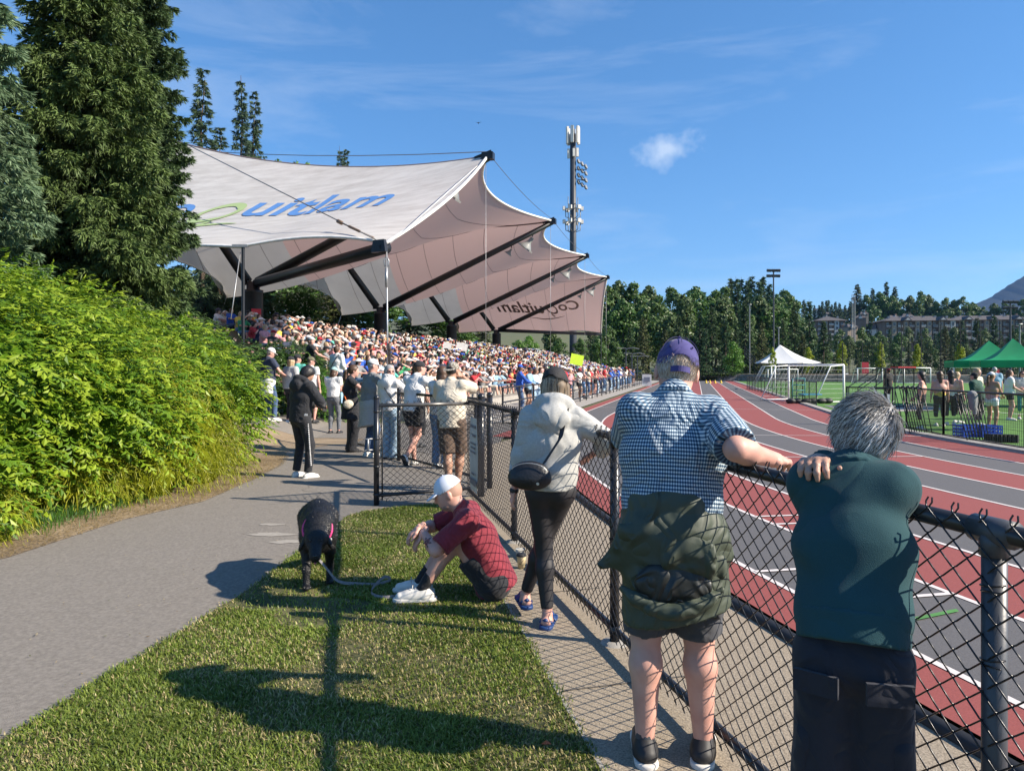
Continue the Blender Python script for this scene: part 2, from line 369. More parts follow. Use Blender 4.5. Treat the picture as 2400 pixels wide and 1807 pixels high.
sheet('dirt_verge', [(-9, 1.5), (-5.2, 1.5), (-4.9, 4.7), (-4.3, 6.2), (-4.15, 7.74), (-3.75, 8.83), (-3.78, 10.67), (-3.9, 12.2), (-7, 12.5), (-9, 12)], .017, m_dirt, .5)
sheet('lawn_soil', [(p[0], p[1]) for p in gl]+[(.12, 4.24), (.35, 2.97), (.75, 1.0)], .016, m_soil, .5, False)
ce = lambda y: .115-.195*(y-4.24)
def Fx(y): return .60-.2335*(y-4.24)
oe = []
for i in range(26):
    a = R(3-1.35*i*1.2); oe.append(bend(46.02, a))
oe = [p for p in oe if p[1] > -1.5]
sheet('concrete_pavement', [(ce(.0), 0.0), (ce(3), 3), (ce(6), 6), (ce(8.8), 8.8), (-.35, 9.4), (-.3, 10.4), (-1.0, 11.8), (-.9, 14.0), (.1, 17.0), (1.4, 17.4)]+oe, .02, m_conc, .5, False)
ms = MB()                                  # slab joints are recessed strips
for y in np.arange(.6, 8.6, 1.5):
    a, b = ce(y), Fx(y)+.25; ms.add([(a+.01, y, .0235), (b, y+.2, .0235), (b, y+.212, .0235), (a+.01, y+.012, .0235)], [(0, 1, 2, 3)])
tag(ms.build('pavement_joint', M('joint', (.12, .105, .085))), kind='structure')
mb = MB()
for y0 in np.arange(.0, 8.8, .4):
    for side, f in ((-.008, ce),): mb.add([(f(y0)-.02, y0, .0), (f(y0), y0, .0), (f(y0), y0, .0195), (f(y0)-.02, y0, .0195), (f(y0+.4)-.02, y0+.4, .0), (f(y0+.4), y0+.4, 0), (f(y0+.4), y0+.4, .0195), (f(y0+.4)-.02, y0+.4, .0195)], [(0, 4, 7, 3), (3, 7, 6, 2)])
tag(mb.build('pavement_edge', m_conc2), kind='structure')
# running track
def lane_pts(r, a_lo=-46.0, far=101.0, near=None):
    o = r-RI; p = []
    for s in np.linspace(far, ST, 26): q = SO(s, o); p.append((q.x, q.y))
    for a in np.linspace(A0, R(a_lo), 46)[1:]: p.append(bend(r, a))
    return p
def strip(name, r0, r1, z, mat, **k):
    a = lane_pts(r0, **k); b = lane_pts(r1, **k); n = len(a)
    V = [(x, y, z) for x, y in a]+[(x, y, z) for x, y in b]
    F = [(i, n+i, n+i+1, i+1) for i in range(n-1)]
    m = MB(); m.add(V, F); return tag(m.build(name, mat), kind='structure')
def chute(name, o0, o1, z, mat, s0=-13.5, s1=ST):
    m = MB(); P = [SO(s0, o0, z), SO(s1, o0, z), SO(s1, o1, z), SO(s0, o1, z)]
    m.add([tuple(p) for p in P], [(0, 3, 2, 1)][:]); return tag(m.build(name, mat), kind='structure')
LW = 1.07
for k in range(8):
    mt = m_red if k % 2 == 0 else m_gry
    strip('track_lane', RI+LW*k, RI+LW*(k+1), .032, mt); chute('track_chute_lane', LW*k, LW*(k+1), .026, mt)
strip('track_margin', RI+LW*8, 46.0, .032, m_red); chute('track_margin', LW*8, 9.3, .026, m_red)
for k in range(9):
    strip('lane_line', RI+LW*k-.025, RI+LW*k+.025, .036, m_line); chute('lane_line', LW*k-.025, LW*k+.025, .029, m_line)
ml = MB()
def cross(s_, o0, o1, w=.05, z=.0395):
    P = [SO(s_, o0, z), SO(s_+w, o0, z), SO(s_+w, o1, z), SO(s_, o1, z)]; ml.add([tuple(p) for p in P], [(0, 1, 2, 3)])
def crossb(deg, r0, r1, w=.05, z=.0395):
    a0 = R(deg); P = []
    for r in (r0, r1):
        x, y = bend(r, a0); t = (math.sin(a0), math.cos(a0)); P += [(x, y, z), (x+t[0]*w, y+t[1]*w, z)]
    ml.add([P[0], P[2], P[3], P[1]], [(0, 1, 2, 3)])
for s_, a, b in ((0, 0, 8), (12, 0, 5), (18.5, 4, 8), (31, 0, 8), (70, 0, 8)): cross(s_, a*LW, b*LW)
for dg, a, b in ((-9.2, 5, 7), (-8.7, 5, 7), (4, 0, 4), (-2, 2, 5), (8, 4, 6), (-11.2, 7, 8), (-12.2, 7, 8), (-13.5, 4, 6)): crossb(dg, RI+a*LW, RI+b*LW)
tag(ml.build('track_marking', m_line), kind='structure')
mg = MB(); x0 = bend(RI+7.25*LW, R(-12.6)); x1 = bend(RI+7.8*LW, R(-12.75))
mg.add([(x0[0], x0[1], .041), (x1[0], x1[1], .041), (x1[0]+.01, x1[1]+.05, .041), (x0[0]+.01, x0[1]+.05, .041)], [(0, 1, 2, 3)])
tag(mg.build('track_green_marking', M('green_paint', (.07, .22, .05))), kind='structure')
# dark drain channel along the outer edge of the bend, pale kerb and black hose on the inner edge
mb = MB(); pts = [bend(46.09, R(a)) for a in np.linspace(2, -32, 40)]; mb.tube([(x, y, .012) for x, y in pts], .055, 6); tag(mb.build('drain_channel', M('rubber_black', (.018, .018, .02), .6), smooth=True), kind='structure')
def kerb(name, r0, r1, z0, z1, mat, arc):
    a = [bend(r0, x) for x in arc]; b = [bend(r1, x) for x in arc]
    if arc[0] > A0-.01:
        a = [(SO(s, r0-RI).x, SO(s, r0-RI).y) for s in np.linspace(100, ST+.2, 30)]+a; b = [(SO(s, r1-RI).x, SO(s, r1-RI).y) for s in np.linspace(100, ST+.2, 30)]+b
    m = MB(); n = len(a); V = [(x, y, z0) for x, y in a]+[(x, y, z1) for x, y in a]+[(x, y, z1) for x, y in b]+[(x, y, z0) for x, y in b]; F = []
    for i in range(n-1):
        for q in range(3): F.append((q*n+i, q*n+i+1, (q+1)*n+i+1, (q+1)*n+i))
    m.add(V, F); return tag(m.build(name, mat), kind='structure')
kerb('inner_kerb', RI-.02, RI-.30, .0, .09, m_conc2, list(np.linspace(A0, R(-30), 30)))
# infield turf, cut outside the kerb
tp = [(SO(s, -.32).x, SO(s, -.32).y) for s in np.linspace(72, ST, 14)]+[bend(RI-.32, a) for a in np.linspace(A0, R(-30), 24)[1:]]+[(40, -4), (85, 20), (92, 80), (60, 100)]
sheet('infield_turf', tp, .03, m_turf, .5, False)
def lineseg(m, a, b, w, z=.036):
    a = Vector((a[0], a[1], z)); b = Vector((b[0], b[1], z)); d = (b-a).normalized(); s_ = Vector((-d.y, d.x, 0))*w/2
    m.add([tuple(a-s_), tuple(b-s_), tuple(b+s_), tuple(a+s_)], [(0, 1, 2, 3)])
ml = MB()
for a, b in ((gp(1900, 910), gp(2320, 928)), (gp(2110, 950), gp(2420, 975)), (gp(2060, 894), gp(2420, 898))): lineseg(ml, a, b, .12)
tag(ml.build('pitch_marking', M('white_mark', (.6, .62, .55), .8)), kind='structure')
a = gp(1880, 960); ml = MB(); ml.add([(15.0, 29.6, .04), (17.5, 31.0, .04), (15.6, 31.6, .04), (14.2, 29.9, .04)], [(0, 1, 2, 3)])
ml.add([(12.2, 26.2, .04), (17.4, 28.3, .04), (17.9, 31.6, .04), (13.6, 31.6, .04)], [(0, 1, 2, 3)])
tag(ml.build('concrete_pad', m_conc2), kind='structure')
# far end of the site: back straight, dirt bank, paved apron
ml = MB(); ml.add([(20, 97, .012), (75, 68, .012), (75, 71.5, .012), (21, 101, .012)], [(0, 1, 2, 3)]); tag(ml.build('back_straight', m_red), kind='structure')
sheet('dirt_bank', [(19, 104), (96, 62), (98, 71), (20, 112)], .9, m_dirt, 6, False)
ml = MB(); P = [(19, 103.4), (96, 61.4)]
ml.add([(19, 103.4, 0), (96, 61.4, 0), (96, 61.9, .9), (19, 104, .9)], [(0, 1, 2, 3)]); tag(ml.build('bank_slope', M('stone_bank', (.17, .15, .125), .9, .45, 3, 2, 12)), kind='structure')
ml = MB(); q = [SO(-9, 9.3, .022), SO(100, 9.3, .022), SO(100, 13.1, .022), SO(-9, 13.1, .022)]
ml.add([tuple(p) for p in q], [(0, 1, 2, 3)]); tag(ml.build('stand_walkway', m_conc2), kind='structure')
# ------------------------------------------------------------------ tensile canopy
m_blk = M('black_steel', (.014, .015, .018), .38, .2, 5)
m_stl = M('galvanised_steel', (.42, .43, .44), .45, .15, 9, metal=.6)
def canvas_mat():
    m = bpy.data.materials.new('canvas'); m.use_nodes = True; nt = m.node_tree; N = nt.nodes; K = nt.links.new; b = N['Principled BSDF']; b.inputs['Roughness'].default_value = .75
    t = N.new('ShaderNodeTexCoord'); mpp = N.new('ShaderNodeMapping'); mpp.inputs['Scale'].default_value = (.5, 3.5, .6); mpp.inputs['Rotation'].default_value = (0, .5, -.9); K(t.outputs['Object'], mpp.inputs[0])
    n = N.new('ShaderNodeTexNoise'); n.inputs['Scale'].default_value = 1.3; n.inputs['Detail'].default_value = 8; n.inputs['Roughness'].default_value = .7; K(mpp.outputs[0], n.inputs[0])
    r = N.new('ShaderNodeValToRGB'); r.color_ramp.elements[0].position = .3; r.color_ramp.elements[1].position = .62; r.color_ramp.elements[0].color = (.50, .485, .46, 1); r.color_ramp.elements[1].color = (.74, .725, .70, 1); K(n.outputs['Fac'], r.inputs[0])
    g = N.new('ShaderNodeNewGeometry'); mxx = N.new('ShaderNodeMixRGB'); mxx.inputs['Color2'].default_value = (.60, .47, .44, 1); K(g.outputs['Backfacing'], mxx.inputs['Fac']); K(r.outputs[0], mxx.inputs['Color1']); K(mxx.outputs[0], b.inputs['Base Color'])  # backface tint paints the pink bounced light on the underside
    tr = N.new('ShaderNodeBsdfTranslucent'); tr.inputs['Color'].default_value = (.72, .50, .46, 1); ms = N.new('ShaderNodeMixShader'); ms.inputs[0].default_value = .30
    K(b.outputs[0], ms.inputs[1]); K(tr.outputs[0], ms.inputs[2]); K(ms.outputs[0], N['Material Output'].inputs['Surface']); return m
m_canvas = canvas_mat()
m_canvas_shade = M('canvas_shaded', (.56, .545, .53), .8, .06, .8, trans=.30)  # same fabric, its weaker light at the back painted as grey
BAY = 13.8/.969; u3 = Vector((.247, .969, 0)); n3 = Vector((.969, -.247, 0))
cols = [Vector((-12.17+.255*13.8*i, 34.1+13.8*i, 5.75)) for i in range(4)]
Tp = [c+n3*11.5+Vector((0, 0, 5.08)) for c in cols]
Mp = [c-n3*5.9+Vector((0, 0, 7.5)) for c in cols]
N1 = cols[0]-u3*7.2+n3*9.97; N1.z = 5.9; N2 = cols[3]+u3*7.2+n3*9.97; N2.z = 5.6
def Kp(i):   # back low points, i=-1..3
    if i < 0: c = cols[0]-u3*7.2
    elif i > 2: c = cols[3]+u3*7.2
    else: c = (cols[i]+cols[i+1])/2
    k = c-n3*6.6; k.z = 5.8; return k
Q1 = cols[0]-u3*7.6+n3*4.6; Q1.z = 5.93; Q2 = cols[3]+u3*7.6+n3*4.0; Q2.z = 5.6
canopy = empty('grandstand_canopy', (cols[0].x, cols[0].y, 3.0), 0, 'large white tensile fabric canopy on thick black columns over the packed grandstand', 'canopy')
CO = canopy.location.copy()
def cp_build(mb, name, mats, smooth=True, parent=None):
    o = mb.build(name, mats, None, smooth); o.parent = parent or canopy
    if parent is None: o.matrix_parent_inverse = Matrix.Translation(-CO)
    return o
def arc(a, b, sag, n=24):      # parabola from a to b displaced by vector sag at the middle
    return [a.lerp(b, t)+sag*(4*t*(1-t)) for t in np.linspace(0, 1, n+1)]
def coons(c0, c1, d0, d1):      # c0: v=0 over u; c1: v=1 over u; d0: u=0 over v; d1: u=1 over v
    nu, nv = len(c0), len(d0); c0, c1, d0, d1 = [np.array([tuple(p) for p in c]) for c in (c0, c1, d0, d1)]
    U = np.linspace(0, 1, nu)[:, None, None]; V = np.linspace(0, 1, nv)[None, :, None]
    return (1-V)*c0[:, None]+V*c1[:, None]+(1-U)*d0[None]+U*d1[None]-((1-U)*(1-V)*c0[0]+U*(1-V)*c0[-1]+(1-U)*V*c1[0]+U*V*c1[-1])
def grid_faces(nu, nv):
    i, j = np.meshgrid(np.arange(nu-1), np.arange(nv-1), indexing='ij'); a = (i*nv+j).ravel(); return np.stack([a, a+1, a+nv+1, a+nv], 1)
def thick_panel(name, S, mat, flip=False, nseam=0):
    nu, nv = S.shape[:2]; F = grid_faces(nu, nv)
    if flip: F = F[:, ::-1]
    m = MB(); m.addnp(S.reshape(-1, 3), F); m.A = []
    return cp_build(m, name, mat)
def seam(pts, w=.035, dz=-.02, mat=None):
    m = MB(); m.tube([Vector(tuple(p))+Vector((0, 0, dz)) for p in pts], w, 4, caps=False); return m
m_seam = M('seam_tape', (.16, .115, .11), .8)
m_edge = M('edge_rope', (.72, .71, .69), .6)
ridge = [arc(Tp[i], Mp[i], Vector((0, 0, -1.0))) for i in range(4)]
seams = MB(); edges = MB()
PAN = []
for i in range(3):
    front = arc(Tp[i], Tp[i+1], -n3*1.75+Vector((0, 0, -.05)))
    k = Kp(i); b1 = arc(Mp[i], k, Vector((0, 0, -.9)), 12); b2 = arc(k, Mp[i+1], Vector((0, 0, -.9)), 12)
    S = coons(front, b1+b2[1:], ridge[i], ridge[i+1]); PAN.append(S)
    thick_panel('roof_panel', S[:, :17], m_canvas, True); thick_panel('shaded_roof_panel', S[:, 16:], m_canvas_shade, True)  # rear stretch of the same roof fabric, shade painted by the grey
    edges.tube(front, .07, 6)
    for j in range(3, 24, 3): seams.tube([Vector(tuple(S[v][j]))-Vector((0, 0, .03)) for v in range(0, 25)], .012, 4, caps=False)
for i in range(4): seams.tube([p-Vector((0, 0, .04)) for p in ridge[i]], .05, 5, caps=False)
def end_panel(ti, N_, Q_, K_, flip, vec):
    c0 = arc(Tp[ti], N_, vec*(.9)+Vector((0, 0, .1))); c1 = arc(Mp[ti], K_, Vector((0, 0, -1.0)))
    nq = 10
    d1 = arc(N_, Q_, -vec*(-.25)+Vector((0, 0, .32)), nq)+arc(Q_, K_, Vector((0, 0, .30)), 24-nq)[1:]
    S = coons(c0, c1, ridge[ti], d1); edges.tube(c0, .07, 6); edges.tube(d1, .055, 6); return S
SN = end_panel(0, N1, Q1, Kp(-1), True, u3)
SF = end_panel(3, N2, Q2, Kp(3), False, -u3)
thick_panel('roof_panel', SN, m_canvas, False); thick_panel('roof_panel', SF, m_canvas, True)
for j in range(3, 24, 3): seams.tube([Vector(tuple(SF[v][j]))-Vector((0, 0, .03)) for v in range(25)], .012, 4, caps=False)
# back wall fans
for i in range(4):
    ka, kb = Kp(i-1), Kp(i); pk = cols[i]-n3*5.6; pk.z = 7.25
    low = []
    for t in np.linspace(0, 1, 25):
        b = ka.lerp(kb, t); w = (4*t*(1-t))**.62; low.append(b*(1-w)+Vector((ka.lerp(kb, t).x*(1-0)+(pk.x-(ka.x+kb.x)/2), ka.lerp(kb, t).y+(pk.y-(ka.y+kb.y)/2), pk.z))*w)
    b1 = arc(ka, Mp[i], Vector((0, 0, -.9)), 12); b2 = arc(Mp[i], kb, Vector((0, 0, -.9)), 12); top = b1+b2[1:]
    S = np.array([[tuple(low[a].lerp(top[a], v)) for v in np.linspace(0, 1, 9)] for a in range(25)])
    m = MB(); m.addnp(S.reshape(-1, 3), grid_faces(25, 9)); cp_build(m, 'back_panel', m_canvas_shade)
    edges.tube(low, .05, 5)
    for a in (5, 9, 12, 15, 19): seams.tube([low[a], top[a]], .02, 4, caps=False)
cp_build(seams, 'seam_lines', m_seam); cp_build(edges, 'edge_cable', m_edge)
for i, c in enumerate(cols):
    g = float(hfun(c.x, c.y))-.3
    m = MB(); m.lathe([(.45, g), (.45, 5.2), (.46, 5.22), (.46, 5.32), (.30, 5.36), (.30, 5.7), (.0001, 5.72)], (c.x, c.y, 0), 24); col_o = cp_build(m, 'column', m_blk)
    for dx in (-1, 1):
        m = MB(); m.lathe([(.0001, -.16), (.16, -.16), (.16, .16), (.0001, .16)], (c.x+n3.x*dx*.42, c.y+n3.y*dx*.42, 5.75), 12); cp_build(m, 'bracket', m_blk)
    m = MB(); m.tube([c+n3*.25-Vector((0, 0, .05)), c.lerp(Tp[i], .5)-Vector((0, 0, .15)), Tp[i]-Vector((0, 0, .12))], [.23, .21, .15], 12); cp_build(m, 'boom', m_blk)
    m = MB(); m.tube([c-n3*.3, Mp[i]-Vector((0, 0, .1))], [.23, .16], 12); cp_build(m, 'rear_mast', m_blk)
    m = MB(); m.box(Tp[i]+Vector((0, 0, -.05)), (.5, .35, .3), rz=-.25); m.tube([Tp[i]-n3*.6+Vector((0, 0, -.1)), Tp[i]+n3*.15+Vector((0, 0, .15))], .09, 6); cp_build(m, 'tip_plate', m_blk, False)
m = MB(); m.tube([cols[0]+n3*.2-Vector((0, 0, .1)), N1-Vector((0, 0, .15))], [.22, .22], 12); cp_build(m, 'end_beam', m_blk)
m = MB(); m.tube([cols[3]+n3*.2-Vector((0, 0, .1)), N2-Vector((0, 0, .15))], [.18, .15], 12); cp_build(m, 'end_beam', m_blk)
m = MB(); m.box(N1+Vector((-.22, 0, -.10)), (.62, .16, .42), rz=-.5, taper=.75); cp_build(m, 'node_plate', m_blk, False)
m = MB(); m.lathe([(.06, float(hfun(Q1.x, Q1.y))-.2), (.06, Q1.z)], (Q1.x+.1, Q1.y, 0), 10); cp_build(m, 'corner_pole', m_blk)
m = MB(); m.box((Q1.x, Q1.y, Q1.z+.03), (.55, .12, .09)); cp_build(m, 'corner_plate', m_stl, False)
m = MB(); m.lathe([(.06, 0), (.06, 5.5)], (N2.x, N2.y, 0), 8); cp_build(m, 'corner_pole', m_blk)
def cable(a, b, r=.018, mat=m_stl, sag=0, name='stay_cable'):
    m = MB(); m.tube([Vector(a).lerp(Vector(b), t)-Vector((0, 0, sag*4*t*(1-t))) for t in np.linspace(0, 1, 9 if sag else 2)], r, 6); return cp_build(m, name, mat)
m_cab = M('steel_cable', (.20, .20, .21), .4, .1, 9, metal=.7)
cable(N1+Vector((-.35, 0, .12)), Mp[0]+Vector((0, 0, .35)), .022, m_cab)
m = MB(); d = (Mp[0]-N1).normalized(); a = N1+Vector((-.3, 0, .12)); m.tube([a+d*.2, a+d*.35, a+d*.9, a+d*1.0, a+d*1.6, a+d*1.7, a+d*2.0, a+d*2.05, a+d*2.3, a+d*2.35], [.04, .03, .025, .05, .05, .025, .025, .075, .075, .02], 8); cp_build(m, 'turnbuckle', M('rusty_steel', (.22, .14, .09), .6, .3, 30, metal=.4))
cable(N1+Vector((.15, 0, 0)), Tp[0]-Vector((.3, .1, .35)), .016, m_edge)
cable(N1+Vector((.02, 0, -.3)), (N1.x+.08, N1.y, .2), .03, m_stl, name='tie_down')
m = MB(); q = N1+Vector((.02, 0, -.75)); m.tube([q+Vector((0, 0, .3)), q+Vector((.08, 0, .15)), q+Vector((.06, 0, -.05)), q, q+Vector((-.06, 0, -.05)), q+Vector((-.08, 0, .15)), q+Vector((0, 0, .3))], .025, 6); m.tube([q-Vector((0, 0, .1)), q-Vector((0, 0, .75))], .05, 8); cp_build(m, 'shackle', m_stl)
cable((Q1.x, Q1.y, Q1.z-.2), px(541, 748, Q1.y-1.2), .016, m_stl)
m = MB(); m.lathe([(.05, 0), (.05, 2.3), (.07, 2.3), (.07, 2.5)], (N1.x+.12, N1.y-.02, 0), 8); cp_build(m, 'tie_down_post', M('worn_post', (.25, .2, .18), .7, .3, 12))
for i in range(3): cable(Tp[i]+Vector((0, 0, .1)), Tp[i+1]+Vector((0, 0, .1)), .014, m_cab, .25)
for i in range(4): cable(Tp[i]+Vector((-.1, 0, -.3)), (Tp[i].x-.1, Tp[i].y, .0), .010, m_stl, name='tie_down')
cable(Tp[0]+Vector((0, 0, .15)), (-27, 50, 17.3), .02, m_cab, .5)
cable(Kp(0), (Kp(0).x-.8, Kp(0).y, 3.5), .03, m_stl); cable(Kp(1), (Kp(1).x-.8, Kp(1).y, 3.5), .03, m_stl)
m = MB(); m.box((cols[0].x+.28, cols[0].y-.375, 3.62+.62), (.44, .02, .36), rz=.6); cp_build(m, 'red_notice', M('red_notice', (.62, .03, .05), .6), False)
# near panel's printed lettering, far panel's painted show-through shadow, mapped onto the fabric
def lettering(S, word, u0, u1, v0, v1, off, mat, mirror=False, shear=.28, under=False):
    cu = bpy.data.curves.new('t', 'FONT'); cu.body = word; cu.shear = shear; cu.resolution_u = 4; cu.offset = .018
    tmp = bpy.data.objects.new('t', cu); COL.objects.link(tmp); dg = bpy.context.evaluated_depsgraph_get(); me = bpy.data.meshes.new_from_object(tmp.evaluated_get(dg))
    bm = bmesh.new(); bm.from_mesh(me); bpy.data.objects.remove(tmp)
    xs = [v.co.x for v in bm.verts]; ys = [v.co.y for v in bm.verts]; X0, X1, Y0, Y1 = min(xs), max(xs), -.22, .75
    for c in np.linspace(X0, X1, 40)[1:-1]: bmesh.ops.bisect_plane(bm, geom=bm.verts[:]+bm.edges[:]+bm.faces[:], plane_co=(c, 0, 0), plane_no=(1, 0, 0))
    for c in np.linspace(Y0, Y1, 7)[1:-1]: bmesh.ops.bisect_plane(bm, geom=bm.verts[:]+bm.edges[:]+bm.faces[:], plane_co=(0, c, 0), plane_no=(0, 1, 0))
    nu, nv = S.shape[:2]
    for v in bm.verts:
        a = (v.co.x-X0)/(X1-X0); b = (v.co.y-Y0)/(Y1-Y0)
        U = (u0+(u1-u0)*b)*(nu-1); W = (v0+(v1-v0)*a)*(nv-1)
        i, j = int(min(nu-2, max(0, U))), int(min(nv-2, max(0, W))); fu, fw = U-i, W-j
        p = S[i, j]*(1-fu)*(1-fw)+S[i+1, j]*fu*(1-fw)+S[i, j+1]*(1-fu)*fw+S[i+1, j+1]*fu*fw
        nn = np.cross(S[i+1, j]-S[i, j], S[i, j+1]-S[i, j]); nn /= np.linalg.norm(nn)+1e-9
        v.co = Vector(tuple(p+nn*off))
    me = bpy.data.meshes.new('lettering'); bm.to_mesh(me); bm.free(); me.materials.append(mat)
    o = bpy.data.objects.new('lettering', me); link(o, canopy); o.matrix_parent_inverse = Matrix.Translation(-CO); return o
m_tb = M('print_blue', (.085, .22, .50), .75, .06, 3); m_tg = M('print_green', (.33, .43, .20), .75, .06, 3); m_ti = M('print_shadow', (.26, .18, .17), .8, .05, 3)  # the inside brown paints the outer letters' shadow through the fabric
# near panel: v runs from front (0) to back (1), u from ridge (0) to lower edge (1)
lettering(SN, 'uitlam', .60, .30, .56, .175, -.03, m_tb)
lettering(SN, 'Co', .62, .33, .86, .70, -.03, m_tb)
def ribbon(S, pts, w, off, mat):
    nu, nv = S.shape[:2]; P = []
    for uu, vv in pts:
        U, W = uu*(nu-1), vv*(nv-1); i, j = int(U), int(W); fu, fw = U-i, W-j
        p = S[i, j]*(1-fu)*(1-fw)+S[i+1, j]*fu*(1-fw)+S[i, j+1]*(1-fu)*fw+S[i+1, j+1]*fu*fw
        nn = np.cross(S[i+1, j]-S[i, j], S[i, j+1]-S[i, j]); nn /= np.linalg.norm(nn)
        e = (S[i+1, j]-S[i, j]); e /= np.linalg.norm(e); P.append((p+nn*off, e))
    m = MB(); n = len(P)
    V = [tuple(p-e*w*math.sin(math.pi*(k+.3)/(n-.4))**.6) for k, (p, e) in enumerate(P)]+[tuple(p+e*w*math.sin(math.pi*(k+.3)/(n-.4))**.6) for k, (p, e) in enumerate(P)]
    m.add(V, [(k, k+1, n+k+1, n+k) for k in range(n-1)]); return cp_build(m, 'lettering', mat, False)
ribbon(SN, [(.655+.02*math.sin(t*5), .76-.22*t) for t in np.linspace(0, 1, 18)], .13, -.03, m_tg)
lettering(SF, 'Co', .60, .36, .16, .30, -.04, m_ti); lettering(SF, 'uitlam', .60, .34, .40, .70, -.04, m_ti)
def pat(S, U, W):
    nu, nv = S.shape[:2]; U *= nu-1; W *= nv-1; i, j = int(U), int(W); fu, fw = U-i, W-j
    p = S[i, j]*(1-fu)*(1-fw)+S[i+1, j]*fu*(1-fw)+S[i, j+1]*(1-fu)*fw+S[i+1, j+1]*fu*fw
    nn = np.cross(S[i+1, j]-S[i, j], S[i, j+1]-S[i, j]); return p+nn/np.linalg.norm(nn)*(-.032)
def letter_q(S, cu, cv, ru, rv, mat, shear):
    m = MB(); V = []; n = 40
    for k in range(n):
        a = 2*math.pi*k/n
        for f in (1.0, .72 if abs(math.sin(a)) < .6 else .66): V.append(tuple(pat(S, cu-ru*f*math.sin(a), cv-rv*f*math.cos(a)-shear*ru*f*math.sin(a))))
    F = [(2*k, 2*k+1, (2*k+3) % (2*n), (2*k+2) % (2*n)) for k in range(n)]
    m.add(V, F); T = [(cu+ru*.85, cv-rv*.1), (cu+ru*.85, cv-rv*.4), (cu+ru*1.55, cv+rv*.25), (cu+ru*1.5, cv+rv*.55)]
    m.add([tuple(pat(S, *t)) for t in T], [(0, 1, 2, 3)]); cp_build(m, 'lettering', mat, False)
letter_q(SN, .505, .625, .115, .048, m_tg, .25); letter_q(SF, .50, .345, .10, -.035, m_ti, -.2)
ribbon(SF, [(.66+.02*math.sin(t*5), .26+.24*t) for t in np.linspace(0, 1, 18)], .10, -.04, m_ti)
# floodlights and loudspeakers hung under the boom tips
def floodlight(loc, rz, sc, label, cat, group):
    e = empty(cat_name(cat), loc, rz, label, cat, group)
    m = MB(); m.lathe([(.09, 0), (.11, -.25), (.2, -.4), (.34, -.55), (.36, -.62)], (0, 0, 0), 14); m.V = [v*sc for v in m.V]
    for k, v in enumerate(m.V): m.V[k] = v @ np.array(Matrix.Rotation(R(38), 3, 'Y')).T
    m.build('housing', M('lamp_grey', (.22, .23, .23), .5, .2, 5), e, True)
    m = MB(); m.box((0, 0, -.62), (.72, .6, .07)); m.V = [(v*sc) @ np.array(Matrix.Rotation(R(38), 3, 'Y')).T for v in m.V]; m.build('lens_frame', M('pale_metal', (.34, .35, .35), .5), e)
    m = MB(); m.tube([(0, 0, .05), (0, 0, .35*sc)], .03, 6); m.build('bracket', m_blk, e)
def cat_name(c): return c.replace(' ', '_')
nm = ['nearest', 'second', 'third', 'farthest']
for i in range(4):
    floodlight(Tp[i]-n3*1.25-Vector((0, 0, 1.0)), -.25, 1.25, 'grey flared floodlight hanging under the tip of the %s black boom' % nm[i], 'floodlight', 'floodlights under the canopy tips')
    floodlight(Tp[i]-n3*2.6-Vector((0, 0, 1.65)), -.25, .62, 'small square floodlight beside the large one on the %s black boom' % nm[i], 'spot light', 'small lights under the canopy tips')
# ------------------------------------------------------------------ grandstand terraces
stand = empty('grandstand', tuple(SO(0, 18, 0)), 0, 'long stepped concrete grandstand filled with spectators under the canopy', 'grandstand')
SL = stand.location.copy(); NROW = 14; S_A, S_B = -9.0, 66.0
def row_z(r): return .35+r*.205
for r in range(NROW):
    o0 = 13.1+r*.82; m = MB(); z0 = -.2; z1 = row_z(r)
    P = [SO(S_A, o0), SO(S_B, o0), SO(S_B, o0+.82), SO(S_A, o0+.82)]
    V = [(p.x-SL.x, p.y-SL.y, z0) for p in P]+[(p.x-SL.x, p.y-SL.y, z1) for p in P]
    m.add(V, [(0, 1, 5, 4), (1, 2, 6, 5), (2, 3, 7, 6), (3, 0, 4, 7), (4, 5, 6, 7)]); m.build('terrace_step', m_conc2, stand)
m = MB(); P = [SO(S_A+9, 25.3), SO(S_B, 25.3), SO(S_B, 25.6), SO(S_A+9, 25.6)]
m.add([(p.x-SL.x, p.y-SL.y, 2.9) for p in P]+[(p.x-SL.x, p.y-SL.y, 4.0) for p in P], [(0, 1, 5, 4), (1, 2, 6, 5), (2, 3, 7, 6), (3, 0, 4, 7), (4, 5, 6, 7)]); m.build('back_wall', m_conc2, stand)
m_rail = M('rail_paint', (.02, .021, .024), .4)
def railing(label, pts, nrails=3, hgt=1.07, step=2.0, r=.026, group=None, cat='railing', name='railing'):
    e = empty(name, tuple(pts[0]), 0, label, cat, group); O = Vector(pts[0]); L_ = 0
    for a, b in zip(pts[:-1], pts[1:]):
        a, b = Vector(a), Vector(b); n = max(1, int((b-a).length/step))
        for k in range(n+1):
            if k == n and b != Vector(pts[-1]): continue
            p = a.lerp(b, k/n)-O; m = MB(); m.tube([p, p+Vector((0, 0, hgt))], r*1.15, 6); m.build('post', m_rail, e)
        for q in range(nrails):
            z = hgt*(1-q*(.8/max(1, nrails-1)))-.02; m = MB(); m.tube([a-O+Vector((0, 0, z)), b-O+Vector((0, 0, z))], r, 6); m.build('rail', m_rail, e)
    return e
railing('black three bar railing between the running track and the seated crowd', [SO(-9.5, 10.1, .02), SO(30, 10.1, .02), SO(58, 10.1, .02)], 3)
railing('grey metal handrails on the ramp at the far end of the grandstand', [px(1213, 848, 92), px(1240, 838, 98), px(1310, 858, 94)], 3, 1.1, 1.5, .03)
